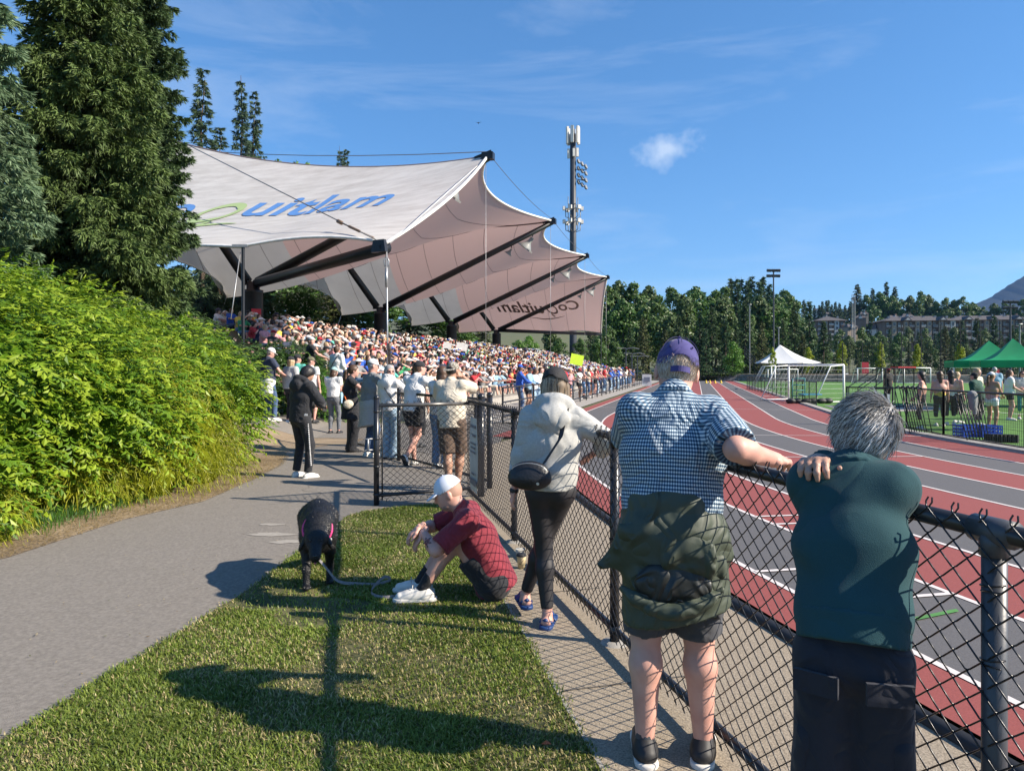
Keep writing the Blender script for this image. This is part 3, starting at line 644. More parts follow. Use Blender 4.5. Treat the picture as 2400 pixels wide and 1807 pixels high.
# ------------------------------------------------------------------ figures
m_skin = M('skin_fair', (.56, .33, .245), .55, .10, 14, .5, 160, col2=(.62, .36, .27)); m_skin_p = M('skin_pink', (.60, .30, .235), .55, .12, 9, .6, 120, col2=(.66, .38, .30))
m_skin_t = M('skin_tan', (.38, .21, .14), .55, .1, 14, .4, 160); m_skin_b = M('skin_brown', (.24, .125, .08), .55, .1, 14)
def V3(*a): return np.array(a if len(a) > 1 else tuple(a[0]), float)
def unit(v): v = np.asarray(v, float); return v/(np.linalg.norm(v)+1e-9)
def ik(a, b, l1, l2, pole):
    a, b = V3(a), V3(b); d = b-a; L_ = np.linalg.norm(d); dd = unit(d); L2 = min(L_, (l1+l2)*.999); b2 = a+dd*L2
    x = (l1*l1-l2*l2+L2*L2)/(2*L2); hgt = math.sqrt(max(0, l1*l1-x*x)); p = V3(pole)-dd*np.dot(pole, dd)
    return a+dd*x+unit(p)*hgt, b2
def rotv(v, ax, ang):
    v, ax = V3(v), unit(ax); return v*math.cos(ang)+np.cross(ax, v)*math.sin(ang)+ax*ax.dot(v)*(1-math.cos(ang))
def hand(f, w, d, back, side, curl=.5, s=1.0, fr=.0086, spread=.0, thumb=.6, k=.007):
    """w wrist, d along the hand, back = normal of the hand's back, side = towards the thumb"""
    d = unit(d); back = unit(V3(back)-d*np.dot(back, d)); lat = np.cross(d, back); lat = lat*(1 if np.dot(lat, side) > 0 else -1)
    w = V3(w); kn = w+d*.088*s
    f.cone(w-d*.03*s, w+d*.02*s, .026*s, .027*s, .02, flat=(lat, 1.0, .8)); f.cone(w+d*.02*s, kn, .030*s, .026*s, .015, flat=(lat, 1.35, .52))
    for i, (o, L_) in enumerate(((.031, .072), (.0105, .081), (-.0105, .075), (-.031, .060))):
        b = kn+lat*o*s-d*.012*s*(abs(i-1.2)*.6); p = [b-d*.02*s, b]; a = curl*.55; dr = d+lat*spread*(1.5-i); q = b
        for j, fl in enumerate((.45, .32, .23)):
            dr = rotv(dr, np.cross(d, back), -a); q = q+unit(dr)*L_*fl*s*1.02; p.append(q); a = curl
        f.chain(p, [fr*s*1.12, fr*s*1.15, fr*s, fr*s*.95, fr*s*.8], k=k)
    t0 = w+d*.02*s+lat*.022*s; t1 = t0+unit(d*.75+lat*thumb-back*.25)*.040*s; t2 = t1+unit(d*.9+lat*thumb*.5-back*.3)*.032*s; t3 = t2+unit(d+lat*thumb*.1-back*.3)*.025*s
    f.chain([t0, t1, t2, t3], [.014*s, .0125*s, .0105*s, .009*s], k=k)
def joints(h=1.75, pel=(0, 0, .95), lean=0.0, side=0.0, twist=0.0, neck=None, head=(0, 0, 0), wr=None, wl=None, er=(.5, -.8, -.4), el=(-.5, -.8, -.4), ar=None, al=None, kr=(0.1, 1, 0), kl=(-.1, 1, 0), b=1.0, shw=.185, hipw=.09, dr=None, dl=None, shrug=0, hscale=1.0):
    s = h/1.75; J = dict(s=s, b=b); pel = V3(pel)*s; J['pel'] = pel
    up = unit((math.sin(side), math.sin(lean), math.cos(lean)*math.cos(side))); rt = rotv((1, 0, 0), (0, 0, 1), twist); rt = unit(rt-up*up.dot(rt)); fw = np.cross(up, rt)
    J.update(up=up, rt=rt, fw=fw); J['ch'] = pel+up*.33*s; J['nk'] = pel+up*.535*s
    for sg, n in ((1, 'r'), (-1, 'l')): J['s'+n] = pel+up*(.475+shrug)*s+rt*sg*shw*s; J['h'+n] = pel+V3(sg*hipw, 0, -.02)*s
    hy, hp, hr = head; nd = unit(up+V3(neck) if neck is not None else up*.6+V3(0, .05, .4))
    J['hc'] = J['nk']+nd*.155*s; X = rotv(rt, (0, 0, 1), hy); Y = rotv(fw*np.array([1, 1, 0.0]), (0, 0, 1), hy); Y = unit(Y); X = unit(np.cross(Y, (0, 0, 1)))
    Y = rotv(Y, X, hp); Z = np.cross(X, Y); X = rotv(X, Y, hr); Z = rotv(Z, Y, hr); J['H'] = np.stack([X, Y, Z], 1); J['nd'] = nd; J['hs'] = hscale
    wr = V3(.25, .05, .87)*s if wr is None else V3(wr)*s; wl = V3(-.25, .05, .87)*s if wl is None else V3(wl)*s
    J['er'], J['wr'] = ik(J['sr'], wr, .285*s, .255*s, er); J['el'], J['wl'] = ik(J['sl'], wl, .285*s, .255*s, el)
    ar = V3(.10, 0, .085)*s if ar is None else V3(ar)*s; al = V3(-.10, 0, .085)*s if al is None else V3(al)*s
    J['kr'], J['ar'] = ik(J['hr'], ar, .435*s, .425*s, kr); J['kl'], J['al'] = ik(J['hl'], al, .435*s, .425*s, kl)
    J['dr'] = unit(J['wr']-J['er']) if dr is None else unit(dr); J['dl'] = unit(J['wl']-J['el']) if dl is None else unit(dl)
    return J
def hp_(J, x, y, z): return J['hc']+J['H'] @ (V3(x, y, z)*J['s']*J['hs'])
def head_field(J, vox, neck=True, face=True):
    s = J['s']*J['hs']; f = Field(vox); H = J['H']; P = lambda x, y, z: hp_(J, x, y, z)
    f.ell(P(0, -.008, .022), (.077*s, .097*s, .092*s), H, .02); f.ell(P(0, .03, -.045), (.056*s, .062*s, .068*s), H, .04); f.ell(P(0, .052, -.085), (.030*s, .028*s, .022*s), H, .03)
    f.ell(P(0, .062, .0), (.052*s, .03*s, .06*s), H, .03)
    f.cone(P(0, .085, .018), P(0, .108, -.020), .008*s, .0135*s, .012); f.ell(P(0, .078, .028), (.05*s, .016*s, .012*s), H, .015)
    for g in (-1, 1):
        f.ell(P(g*.081, -.008, -.006), (.010*s, .019*s, .032*s), H, .008)
        f.ell(P(g*.031, .096, .010), (.014*s, .012*s, .009*s), H, .004, sub=True)
    f.ell(P(0, .088, -.052), (.024*s, .010*s, .0085*s), H, .008)
    if neck: f.cone(J['nk']-J['up']*.06*s, J['hc']+H @ V3(0, -.018, -.055)*s, .060*s*J['b']**.5, .056*s*J['b']**.5, .03)
    return f
def arm_field(J, n, vox, m=1.0, frac=0.0, full=True, handkw=None, hs=1.0):
    s = J['s']; S, E, W = J['s'+n], J['e'+n], J['w'+n]; a = S+(E-S)*frac; f = Field(vox)
    f.cone(a, E, (.047-.008*frac)*s*m, .037*s*m, .02); f.cone(E, W, .038*s*m, .0255*s*m, .02); q = E+(W-E)*.25; f.ell(q, (.040*s*m,)*3, None, .03)
    g = Field(min(vox, .0065 if vox < .009 else vox)); hk = dict(curl=.35, s=s*hs); bk = V3(1 if n == 'r' else -1, 0, 0) if abs(J['d'+n][2]) > .6 else V3(0, 0, 1)
    sd = V3(0, 1, 0) if abs(J['d'+n][2]) > .6 else V3(-1 if n == 'r' else 1, 0, 0)
    hk.update(dict(back=bk, side=sd)); hk.update(handkw or {}); hand(g, W, J['d'+n], **hk)
    return [f, g]
def leg_field(J, n, vox, m=1.0, frac=0.0):
    s = J['s']; S, K, A = J['h'+n], J['k'+n], J['a'+n]; f = Field(vox); a = S+(K-S)*frac; d = unit(A-K); bk = unit(np.cross(d, np.cross(unit(K-S)+V3(0, .02, 0), d)))
    f.cone(a, K, (.085-.028*frac)*s*m, .053*s*m, .02); f.cone(K, K+(A-K)*.3+V3(0, -.012, 0)*s, .050*s*m, .056*s*m, .03); f.cone(K+(A-K)*.3+V3(0, -.012, 0)*s, A, .056*s*m, .034*s*m, .03); return f
def torso_cones(f, J, ex=0.0, z0=-.06, z1=.47, k=.06, belly=1.0, fem=0, thin=.82):
    s, b = J['s'], J['b']; p, up, rt = J['pel'], J['up'], J['rt']; q = lambda z, y=0: p+up*z*s+J['fw']*y*s
    F = (rt, 1.20, .82)
    F0 = (rt, 1.15, thin)
    f.cone(q(z0), q(.10), (.142+ex)*s*b, (.135*belly+ex)*s*b, k, flat=F0); f.cone(q(.10), q(.30, -.005), (.135*belly+ex)*s*b, (.150-fem*.012+ex)*s*b, k, flat=F); f.cone(q(.30, -.005), q(.42, -.01), (.150+ex)*s*b, (.118+ex)*s*b, k, flat=F)
    sh = (J['sr']+J['sl'])/2
    f.cone(J['sr']*.86+sh*.14-up*.015*s, J['sl']*.86+sh*.14-up*.015*s, .062*s+ex, .062*s+ex, .05)
    for n in 'rl': f.cone(J['s'+n]*.8+sh*.2, J['nk']-up*.01*s, .05*s+ex, .045*s+ex, .05)
def top_field(J, vox, kind='tee', sl=.62, ex=.010, hem=-.04, wr=.006, seed=1, belly=1.0, wf=20, sleeve=1.0, hood=False, k=.06, fem=0, collar=True, rise=0, thin=.98):
    s = J['s']; f = Field(vox, wr, wf, seed, (1, 1, .35)); up = J['up']; torso_cones(f, J, ex, hem+.04, k=k, belly=belly, fem=fem, thin=thin)
    for n in 'rl':
        S, E, W = J['s'+n], J['e'+n], J['w'+n]; d = unit(E-S)
        if kind == 'tee': f.cone(S-d*.02, S+d*.285*s*sl, (.058+ex)*s*sleeve, (.062+ex)*s*sleeve, .035, cuts=[(S+d*.285*s*(sl-.12), d)])
        elif kind in ('long', 'roll'):
            fr = 1.0 if kind == 'long' else .62; e2 = E+(W-E)*(fr-.05)
            f.cone(S, E, (.060+ex)*s*sleeve, (.050+ex)*s*sleeve, .035); f.cone(E, e2, (.050+ex)*s*sleeve, (.036+ex+(0.018 if kind == 'roll' else 0))*s, .03, cuts=[(e2, unit(W-E))])
    if hood:
        H = J['nk']-J['fw']*.05*s
        pts = [J['nk']+J['rt']*.10*s*math.cos(a)+J['fw']*(.085*math.sin(a)+.0)*s+up*(.03-.035*math.sin(a))*s for a in np.linspace(-math.pi*1.1, .1*math.pi, 9)]
        f.chain(pts, [.034*s, .036*s, .040*s, .044*s, .046*s, .044*s, .040*s, .036*s, .034*s], k=.03)
        f.ell(J['nk']-J['fw']*.125*s-up*.055*s, (.125*s, .058*s, .10*s), np.stack([J['rt'], J['fw'], up], 1), .04)
    elif collar: f.cone(J['nk']-up*.02*s, J['nk']+up*(.010+rise)*s, .068*s, .062*s, .03)
    f.cut(J['pel']+up*hem*s, -up)
    return f
def bottom_field(J, vox, kind='pants', hem=.5, ex=.0, wr=.005, seed=2, wf=24, rise=.06, m=1.0):
    s, b = J['s'], J['b']; f = Field(vox, wr, wf, seed, (1, 1, .6)); p = J['pel']; rt = V3(1, 0, 0)
    f.cone(p+J['up']*rise*s, p-V3(0, 0, .03)*s, (.130+ex)*s*b, (.143+ex)*s*b, .05, flat=(rt, 1.18, .85), cuts=[(p+J['up']*rise*s, J['up'])])
    for n, g in (('r', 1), ('l', -1)):
        S, K, A = J['h'+n], J['k'+n], J['a'+n]; d = unit(K-S); e = unit(A-K)
        f.ell(S+V3(0, -.018, -.03)*s, (.080*s*b, .088*s*b, .09*s*b), None, .05)
        if kind == 'shorts':
            f.cone(S, S+(K-S)*hem, (.098+ex)*s*m*b**.5, (.090+ex)*s*m*b**.5, .03, cuts=[(S+(K-S)*hem*.99, d)])
        elif kind == 'leggings':
            f.cone(S, K, .088*s*m, .055*s*m, .025); f.cone(K, K+(A-K)*.3, .053*s*m, .058*s*m, .03); f.cone(K+(A-K)*.3, A-(A-K)*(1-hem), .058*s*m, .040*s*m, .03, cuts=[(K+(A-K)*hem, e)])
        elif kind == 'wide':
            f.cone(S, K, (.105+ex)*s*m, (.10+ex)*s*m, .035); f.cone(K, A+V3(0, 0, -.05)*s, (.10+ex)*s*m, (.115+ex)*s*m, .03, cuts=[(A-V3(0, 0, .045)*s, V3(0, 0, -1))])
        else:
            f.cone(S, K, (.098+ex)*s*m, (.070+ex)*s*m, .035); f.cone(K, K+(A-K)*hem*1.0, (.070+ex)*s*m, (.058+ex)*s*m, .03, cuts=[(K+(A-K)*hem, e)])
    return f
def shoe_field(J, n, vox, d=None, up=(0, 0, 1), s2=1.0, low=False):
    s = J['s']*s2; A = J['a'+n]; d = unit(d if d is not None else (0.12 if n == 'r' else -.12, 1, 0)); up = unit(up); lat = np.cross(d, up); f = Field(vox); z = A-up*.05*s
    f.cone(A-d*.045*s-up*.045*s, A+d*.15*s-up*.055*s, .040*s, .036*s, .03, flat=(lat, 1.0, .9)); f.cone(A-up*.045*s, A+d*.09*s-up*.05*s, .048*s, .040*s, .03, flat=(lat, .85, 1))
    if not low: f.cone(A-up*.02*s-d*.012*s, A-up*.05*s-d*.01*s, .036*s, .042*s, .02); f.cone(A-up*.032*s, A+d*.07*s-up*.05*s, .030*s, .032*s, .03)
    f.cut(A-up*.085*s, -up); return f
def sole_field(J, n, vox, d=None, up=(0, 0, 1), s2=1.0):
    s = J['s']*s2; A = J['a'+n]; d = unit(d if d is not None else (0.12 if n == 'r' else -.12, 1, 0)); up = unit(up); lat = np.cross(d, up); f = Field(vox)
    f.cone(A-d*.048*s-up*.072*s, A+d*.155*s-up*.072*s, .047*s, .045*s, .01, flat=(lat, .95, 1), cuts=[(A-up*.060*s, up), (A-up*.087*s, -up)]); return f
def hair_field(J, vox, kind='short', ex=.012, seed=3, length=.3, wr=.003):
    s = J['s']*J['hs']; H = J['H']; f = Field(vox, wr, 60 if vox < .01 else 40, seed, (1, 1, .3)); P = lambda x, y, z: hp_(J, x, y, z)
    if kind == 'crop':
        f.ell(P(0, -.012, .018), ((.077+ex)*s, (.096+ex)*s, (.090+ex)*s), H, .01, cuts=[(P(0, .045, .02), H @ V3(0, .9, -.5)), (P(0, 0, -.052), H @ V3(0, .3, -1))]); return f
    f.ell(P(0, -.012, .03), ((.080+ex)*s, (.099+ex)*s, (.092+ex)*s), H, .02, cuts=[(P(0, .055, .03), H @ unit((0, .82, -.57)))])
    if kind == 'short': f.ell(P(0, -.045, -.03), ((.068+ex)*s, (.055+ex)*s, (.062+ex)*s), H, .03)
    if kind == 'bob':
        for g in (-1, 1): f.cone(P(g*.065, .01, .0), P(g*.078, -.01, -length*.55), .036*s, .030*s, .03)
        f.cone(P(0, -.06, .0), P(0, -.065, -length*.55), .065*s, .055*s, .03, flat=(H[:, 0], 1.35, .75))
    if kind == 'long':
        for g in (-1, 1): f.cone(P(g*.065, -.01, .0), P(g*.060, -.05, -length*.6), .032*s, .030*s, .03)
        e = J['hc']+H @ (V3(0, -.08, -.08)*s); e2 = e+V3(0, -.04, -length)*s; f.cone(P(0, -.06, .0), e, .062*s, .055*s, .03, flat=(H[:, 0], 1.25, .8)); f.cone(e, e2, .055*s, .035*s, .03, flat=(H[:, 0], 1.45, .7))
    if kind == 'pony':
        a = P(0, -.105, .03); b_ = a+V3(0, -.05, -.05)*s; c = b_+V3(0, -.01, -length)*s; f.ell(P(0, -.05, -.01), (.07*s, .055*s, .06*s), H, .02); f.chain([P(0, -.09, .03), a, b_, b_+(c-b_)*.5, c], [.02*s, .024*s, .034*s, .036*s, .012*s], .02)
    if kind == 'bun': f.ell(P(0, -.11, .05), (.04*s,)*3, None, .015)
    return f
def cap_obj(J, root, vox, mat, back=False, brim=True, bmat=None, name='cap', tilt=0.0, vent=None):
    s = J['s']*J['hs']; H = J['H']; g = -1 if back else 1; P = lambda x, y, z: hp_(J, x, g*y, z); Hx = H @ np.diag([1.0, g, 1.0])
    f = Field(vox); f.ell(P(0, -.012, .035), (.088*s, .107*s, .104*s), H, .01, cuts=[(P(0, 0, .032+.0), Hx @ unit((0, -.18, -1)))])
    f.ell(P(0, -.012, .026), (.082*s, .101*s, .096*s), H, .004, sub=True)
    if vent: f.ell(P(0, -.115, .035), (.042*s, .05*s, .036*s), H, .004, sub=True)
    fs = [f]
    if brim:
        b = Field(vox*.85); n = Hx @ unit((0, .30, 1)); c = P(0, .098, .030); mid = P(0, .03, .033)
        b.ell(c, (.076*s, .088*s, .030*s), H, .01, cuts=[(c+n*.006*s, n), (c-n*.005*s, -n), (mid+Hx @ (V3(0, .028, 0)*s), Hx @ V3(0, -1, 0))]); fs.append(b)
    mats = [mat, bmat or mat]; o = field_obj(name, fs, mats, root, [0, 1] if len(fs) > 1 else [0])
    m = MB(); m.ball(P(0, -.012, .138), .007*s, 8, 4); m.build('button', mat, o, True)
    return o
def sunhat_obj(J, root, vox, mat):
    s = J['s']*J['hs']; H = J['H']; f = Field(vox); c = hp_(J, 0, -.01, .04); f.ell(c, (.088*s, .105*s, .10*s), H, .02, cuts=[(c, H @ V3(0, 0, -1))]); f.ell(hp_(J, 0, -.01, .04), (.165*s, .175*s, .022*s), H, .02); return field_obj('sun_hat', f, mat, root)
def person(label, loc, face, J, skin, top=None, bottom=None, shoes=None, hair=None, hat=None, vox=.014, group=None, legs=True, bare_arm=0.0, am=1.0, lm=1.0, hk_r=None, hk_l=None, tmat=None, shoe_kw=None, cat='person', z=None, hs=1.0):
    """face: heading in degrees, 0 looks along +Y, positive turns left"""
    x, y = loc[0], loc[1]; zz = loc[2] if len(loc) > 2 else float(hfun(x, y))
    root = empty('person', (x, y, zz), R(face), label, cat, group); bf = [head_field(J, vox*.8)]
    tk = top[0] if top else 'none'
    for n, hk in (('r', hk_r), ('l', hk_l)):
        if hk is not False: bf += arm_field(J, n, vox, am, .35 if tk == 'tee' else .0, handkw=hk, hs=hs)
    if bottom and bottom[0] in ('shorts', 'leggings') and legs:
        for n in 'rl':
            if bottom[0] == 'shorts': bf.append(leg_field(J, n, vox, lm, .3))
            else: bf.append(Field(vox).cone(J['k'+n]+(J['a'+n]-J['k'+n])*.85, J['a'+n], .040*J['s'], .034*J['s'], .02))
    if tk == 'tank':
        f = Field(vox); torso_cones(f, J, -.01, .25, .47)
        for n in 'rl': f.cone(J['s'+n], J['e'+n], .05*J['s'], .04*J['s'], .03)
        bf.append(f)
    field_obj('body', bf, skin, root)
    if top:
        kw = dict(top[2]) if len(top) > 2 else {}
        if tk == 'tank': o = field_obj('top', [tank_field(J, vox, **kw)], top[1], root)
        else: o = field_obj('sweatshirt' if tk in ('long', 'roll') else 'shirt', [top_field(J, vox, tk, **kw)], top[1], root)
        root_top = o
    if bottom:
        kw = dict(bottom[2]) if len(bottom) > 2 else {}
        field_obj({'shorts': 'shorts', 'leggings': 'leggings'}.get(bottom[0], 'trousers'), [bottom_field(J, vox, bottom[0], **kw)], bottom[1], root)
    if shoes:
        for n in 'rl':
            kw = (shoe_kw or {}).get(n, {}); o = field_obj('shoe', [shoe_field(J, n, vox*.8, **kw)], shoes[0], root)
            field_obj('sole', [sole_field(J, n, vox*.6, **kw)], shoes[1], o)
    if hair:
        field_obj('hair', [hair_field(J, vox*.75, hair[0], **(dict(dict(ex=.0) if hat else {}, **(hair[2] if len(hair) > 2 else {}))))], hair[1], root)
    if hat:
        if hat[0] == 'sunhat': sunhat_obj(J, root, vox*.6, hat[1])
        else: cap_obj(J, root, min(.007, vox*.5), hat[1], back=hat[0] == 'back', **(hat[2] if len(hat) > 2 else {}))
    return root
def tank_field(J, vox, ex=.006, hem=-.04, seed=1, **k):
    s = J['s']; f = Field(vox, .004, 20, seed); p, up, rt = J['pel'], J['up'], J['rt']; q = lambda z: p+up*z*s
    F = (rt, 1.16, .84); f.cone(q(hem+.04), q(.10), .145*s, .132*s, .05, flat=F); f.cone(q(.10), q(.33), .132*s, .146*s, .05, flat=F)
    for g in (-1, 1): f.cone(q(.34)+rt*g*.075*s, q(.49)+rt*g*.075*s, .075*s, .05*s, .03, flat=(rt, .4, 1.1))
    f.cut(q(hem), -up); return f
def clothes(name, col, var=.12, scale=9, **k): return M(name, col, .88, var, scale, .6, 300, sheen=.1, fold=.03, **k)
c_white = clothes('cloth_white', (.70, .69, .68), .06); c_black = clothes('cloth_black', (.016, .017, .021), .2); c_navy = clothes('cloth_navy', (.03, .04, .075))
c_grey = clothes('cloth_grey', (.21, .215, .22)); c_lgrey = clothes('cloth_marl', (.42, .42, .415), .12, 60); c_beige = clothes('cloth_cream', (.60, .53, .42), .06)
c_brown = clothes('cloth_brown', (.09, .058, .04), .3, 25); c_denim = clothes('denim', (.055, .10, .20), .25, 18); c_ldenim = clothes('denim_light', (.30, .42, .53), .15, 18); c_mdenim = clothes('denim_mid', (.11, .21, .36), .2, 18)
c_red = clothes('cloth_red', (.42, .02, .03)); c_orange = clothes('cloth_orange', (.62, .14, .03)); c_green = clothes('cloth_green', (.03, .25, .10)); c_blue = clothes('cloth_blue', (.02, .09, .42)); c_lblue = clothes('cloth_light_blue', (.26, .42, .55))
c_teal = clothes('cloth_aqua', (.10, .45, .36)); c_pink = clothes('cloth_pink', (.60, .28, .30)); c_yel = clothes('cloth_yellow', (.65, .50, .08)); c_maroon = clothes('cloth_maroon', (.20, .018, .032), .12, 12)
c_camo = M('camo', (.10, .08, .06), .9, .0, 38, col2=(.42, .40, .34), detail=1)
h_dark = M('hair_black', (.012, .010, .010), .5, .4, 60, 1, 150, stretch=(1, 1, .15)); h_brown = M('hair_brown', (.085, .045, .025), .5, .4, 60, 1, 150, stretch=(1, 1, .15)); h_blond = M('hair_blond', (.38, .27, .15), .5, .3, 60, 1, 150, stretch=(1, 1, .15)); h_grey = M('hair_grey', (.34, .33, .32), .55, .3, 60, 1, 150, stretch=(1, 1, .15))
s_white = M('shoe_white', (.66, .64, .60), .6, .1, 20); s_black = M('shoe_black', (.02, .02, .022), .6, .2, 20); s_sole = M('sole_white', (.6, .58, .54), .7); s_soled = M('sole_dark', (.03, .03, .03), .8)

def strands(J, name, parent, n, mats, probs, seed, length=.05, drop=-.05, lift=.3, whorl=(.0, -.02, .11), box=None, w=.0009, shell=(.083, .103, .097), nseg=5, rnd_=.2):
    """hair strands rooted on the skull, combed away from the crown; box(d) says which root directions grow hair"""
    rg_ = np.random.default_rng(seed); H = J['H']; s = J['s']*J['hs']; out_ = [[] for _ in mats]; cw_ = V3(whorl)
    for i in range(n):
        d = unit(rg_.normal(size=3))
        if not box(d): continue
        base = V3(0, -.014, .024)+d*V3(shell); t = base-cw_; t = t-d*np.dot(t, d); t = unit(t); L_ = length*(.6+.5*rg_.random()); P_ = []; q = base.copy(); dd = unit(t+d*(lift*(.6+.8*rg_.random()))+rg_.normal(size=3)*rnd_)
        for k in range(nseg): P_.append(J['hc']+H @ (q*s)); dd = unit(dd-d*.18+V3(0, 0, drop*(1+k))); q = q+dd*L_/(nseg-1)
        out_[rg_.choice(len(mats), p=probs)].append(P_)
    for m_, st_ in zip(mats, out_):
        if not st_: continue
        V = []; F = []; k_ = 0
        for P in st_:
            P = np.asarray(P); k = len(P); d = np.gradient(P, axis=0); sd = np.cross(d, [0.3, .8, .5]); sd /= np.linalg.norm(sd, axis=1)[:, None]+1e-9; ww = w*np.linspace(1, .3, k)[:, None]
            V.append(P-sd*ww); V.append(P+sd*ww); i = np.arange(k-1); F.append(np.stack([k_+i, k_+i+1, k_+k+i+1, k_+k+i], 1)); k_ += 2*k
        o = bpy.data.objects.new(name, build_mesh(name, np.vstack(V), [np.vstack(F)], m_, None, True)); link(o, parent); o['kind'] = 'stuff'
# ------------------------------------------------------------------ the five people and the dog close to the camera
def uv_by_bone(V, Q, segs):
    """UV metres on garment faces, taken per face from the nearest bone (a, b, right, tag)"""
    C = V[Q].mean(1); best = np.full(len(C), 1e9); bi = np.zeros(len(C), int)
    for i, (a, b, rt, w) in enumerate(segs):
        d = b-a; t = np.clip(((C-a) @ d)/d.dot(d), 0, 1); r = np.linalg.norm(C-a-t[:, None]*d, axis=1)-w; m = r < best; best[m] = r[m]; bi[m] = i
    uv = np.zeros((len(Q), 4, 2))
    for i, (a, b, rt, w) in enumerate(segs):
        sel = np.where(bi == i)[0]
        if not len(sel): continue
        ax = unit(b-a); rt = unit(rt-ax*ax.dot(rt)); fw = np.cross(ax, rt); P = V[Q[sel]]-a
        th = np.arctan2(P @ rt, -(P @ fw)); c = np.arctan2((C[sel]-a) @ rt, -((C[sel]-a) @ fw))
        th = c[:, None]+((th-c[:, None]+math.pi) % (2*math.pi)-math.pi)
        uv[sel, :, 0] = th*max(w, .05)*1.15; uv[sel, :, 1] = P @ ax
    return uv.reshape(-1, 2)
def gingham():
    m = bpy.data.materials.new('gingham'); m.use_nodes = True; nt = m.node_tree; N = nt.nodes; K = nt.links.new; b = N['Principled BSDF']; b.inputs['Roughness'].default_value = .85
    u = N.new('ShaderNodeUVMap'); u.uv_map = 'uv'; sp = N.new('ShaderNodeSeparateXYZ'); K(u.outputs[0], sp.inputs[0]); r = []
    for ax, per in ((0, .0150), (1, .0150)):
        a = N.new('ShaderNodeMath'); a.operation = 'MULTIPLY'; a.inputs[1].default_value = 1/per; K(sp.outputs[ax], a.inputs[0])
        f = N.new('ShaderNodeMath'); f.operation = 'FRACT'; K(a.outputs[0], f.inputs[0]); g = N.new('ShaderNodeMath'); g.operation = 'GREATER_THAN'; g.inputs[1].default_value = .48; K(f.outputs[0], g.inputs[0]); r.append(g)
    ad = N.new('ShaderNodeMath'); ad.operation = 'ADD'; w = N.new('ShaderNodeMath'); w.operation = 'MULTIPLY'; w.inputs[1].default_value = 1.25; K(r[1].outputs[0], w.inputs[0]); K(r[0].outputs[0], ad.inputs[0]); K(w.outputs[0], ad.inputs[1])
    dv = N.new('ShaderNodeMath'); dv.operation = 'MULTIPLY'; dv.inputs[1].default_value = .4444; K(ad.outputs[0], dv.inputs[0])
    cr_ = N.new('ShaderNodeValToRGB'); e = cr_.color_ramp.elements; e[0].position = 0; e[0].color = (.60, .66, .70, 1); e[1].position = 1; e[1].color = (.012, .035, .085, 1)
    x = e.new(.44); x.color = (.15, .25, .33, 1); x = e.new(.56); x.color = (.09, .17, .26, 1); K(dv.outputs[0], cr_.inputs[0]); K(cr_.outputs[0], b.inputs['Base Color'])
    t = N.new('ShaderNodeTexCoord'); n3 = N.new('ShaderNodeTexNoise'); n3.inputs['Scale'].default_value = 5; n3.inputs['Distortion'].default_value = 2; K(t.outputs['Object'], n3.inputs['Vector']); ab = N.new('ShaderNodeMath'); ab.operation = 'PINGPONG'; ab.inputs[1].default_value = .2; K(n3.outputs['Fac'], ab.inputs[0]); b3 = N.new('ShaderNodeBump'); b3.inputs['Distance'].default_value = .06; K(ab.outputs[0], b3.inputs['Height']); K(b3.outputs[0], b.inputs['Normal']); return m
def seg_tri_fibres(pts_list, w, mat, name, parent, kind=None):
    """thin flat strands: each a polyline (n,3)"""
    V = []; F = []; n = 0
    for P in pts_list:
        P = np.asarray(P); k = len(P); d = np.gradient(P, axis=0); sd = np.cross(d, [0.3, .8, .5]); sd /= np.linalg.norm(sd, axis=1)[:, None]+1e-9
        ww = w*np.linspace(1, .25, k)[:, None]; V.append(P-sd*ww); V.append(P+sd*ww); i = np.arange(k-1); F.append(np.stack([n+i, n+i+1, n+k+i+1, n+k+i], 1)); n += 2*k
    o = bpy.data.objects.new(name, build_mesh(name, np.vstack(V), [np.vstack(F)], mat, None, True)); link(o, parent)
    if kind: o['kind'] = kind
    return o
# --- man in the gingham shirt
J = joints(1.74, pel=(0, -.03, .96), lean=.17, side=.03, b=1.05, shw=.160, hscale=1.07, shrug=-.012, neck=(.05, .60, -.25), head=(.12, -.18, .10), wr=(.41, -.03, 1.245), er=(.15, -1, -.35), wl=(.05, .36, 1.20), el=(-.2, 1, -.5), ar=(.13, .02, .085), al=(-.105, -.02, .085), dr=(.35, .9, -.05))
root = empty('person', (.655, 2.99, .02), R(-11), 'man in blue gingham shirt and purple cap, green jacket tied round his waist', 'person')
v = .009
field_obj('body', [head_field(J, .007)]+arm_field(J, 'r', .008, 1.22, .4, handkw=dict(curl=.55, back=(.1, -.4, .9), side=(-1, .2, 0)), hs=1.1)+arm_field(J, 'l', .01, 1.2, .4, hs=1.1)+[leg_field(J, 'r', v, 1.15, .4), leg_field(J, 'l', v, 1.15, .4)], m_skin_p, root)
f = top_field(J, v, 'tee', sl=1.06, ex=.010, hem=.045, wr=.006, seed=5, belly=1.06, wf=13, sleeve=1.22, rise=.012)
Vv, Qq = f.mesh(); segs = [(J['pel']-J['up']*.1, J['nk'], J['rt'], .20)]+[(J['s'+n]+(J['s'+n]-J['e'+n])*.0, J['e'+n], J['fw'], .055) for n in 'rl']
o = bpy.data.objects.new('shirt', build_mesh('shirt', Vv, [Qq], gingham(), None, True, None, uv_by_bone(Vv, Qq, segs))); link(o, root)
f = Field(.006); f.chain([J['nk']+J['rt']*.062*math.cos(a)+J['fw']*(.062*math.sin(a)-.004)+J['up']*(.022-.012*math.sin(a)) for a in np.linspace(-3.5, .36, 10)], [.011]*10, .01); Vv, Qq = f.mesh()
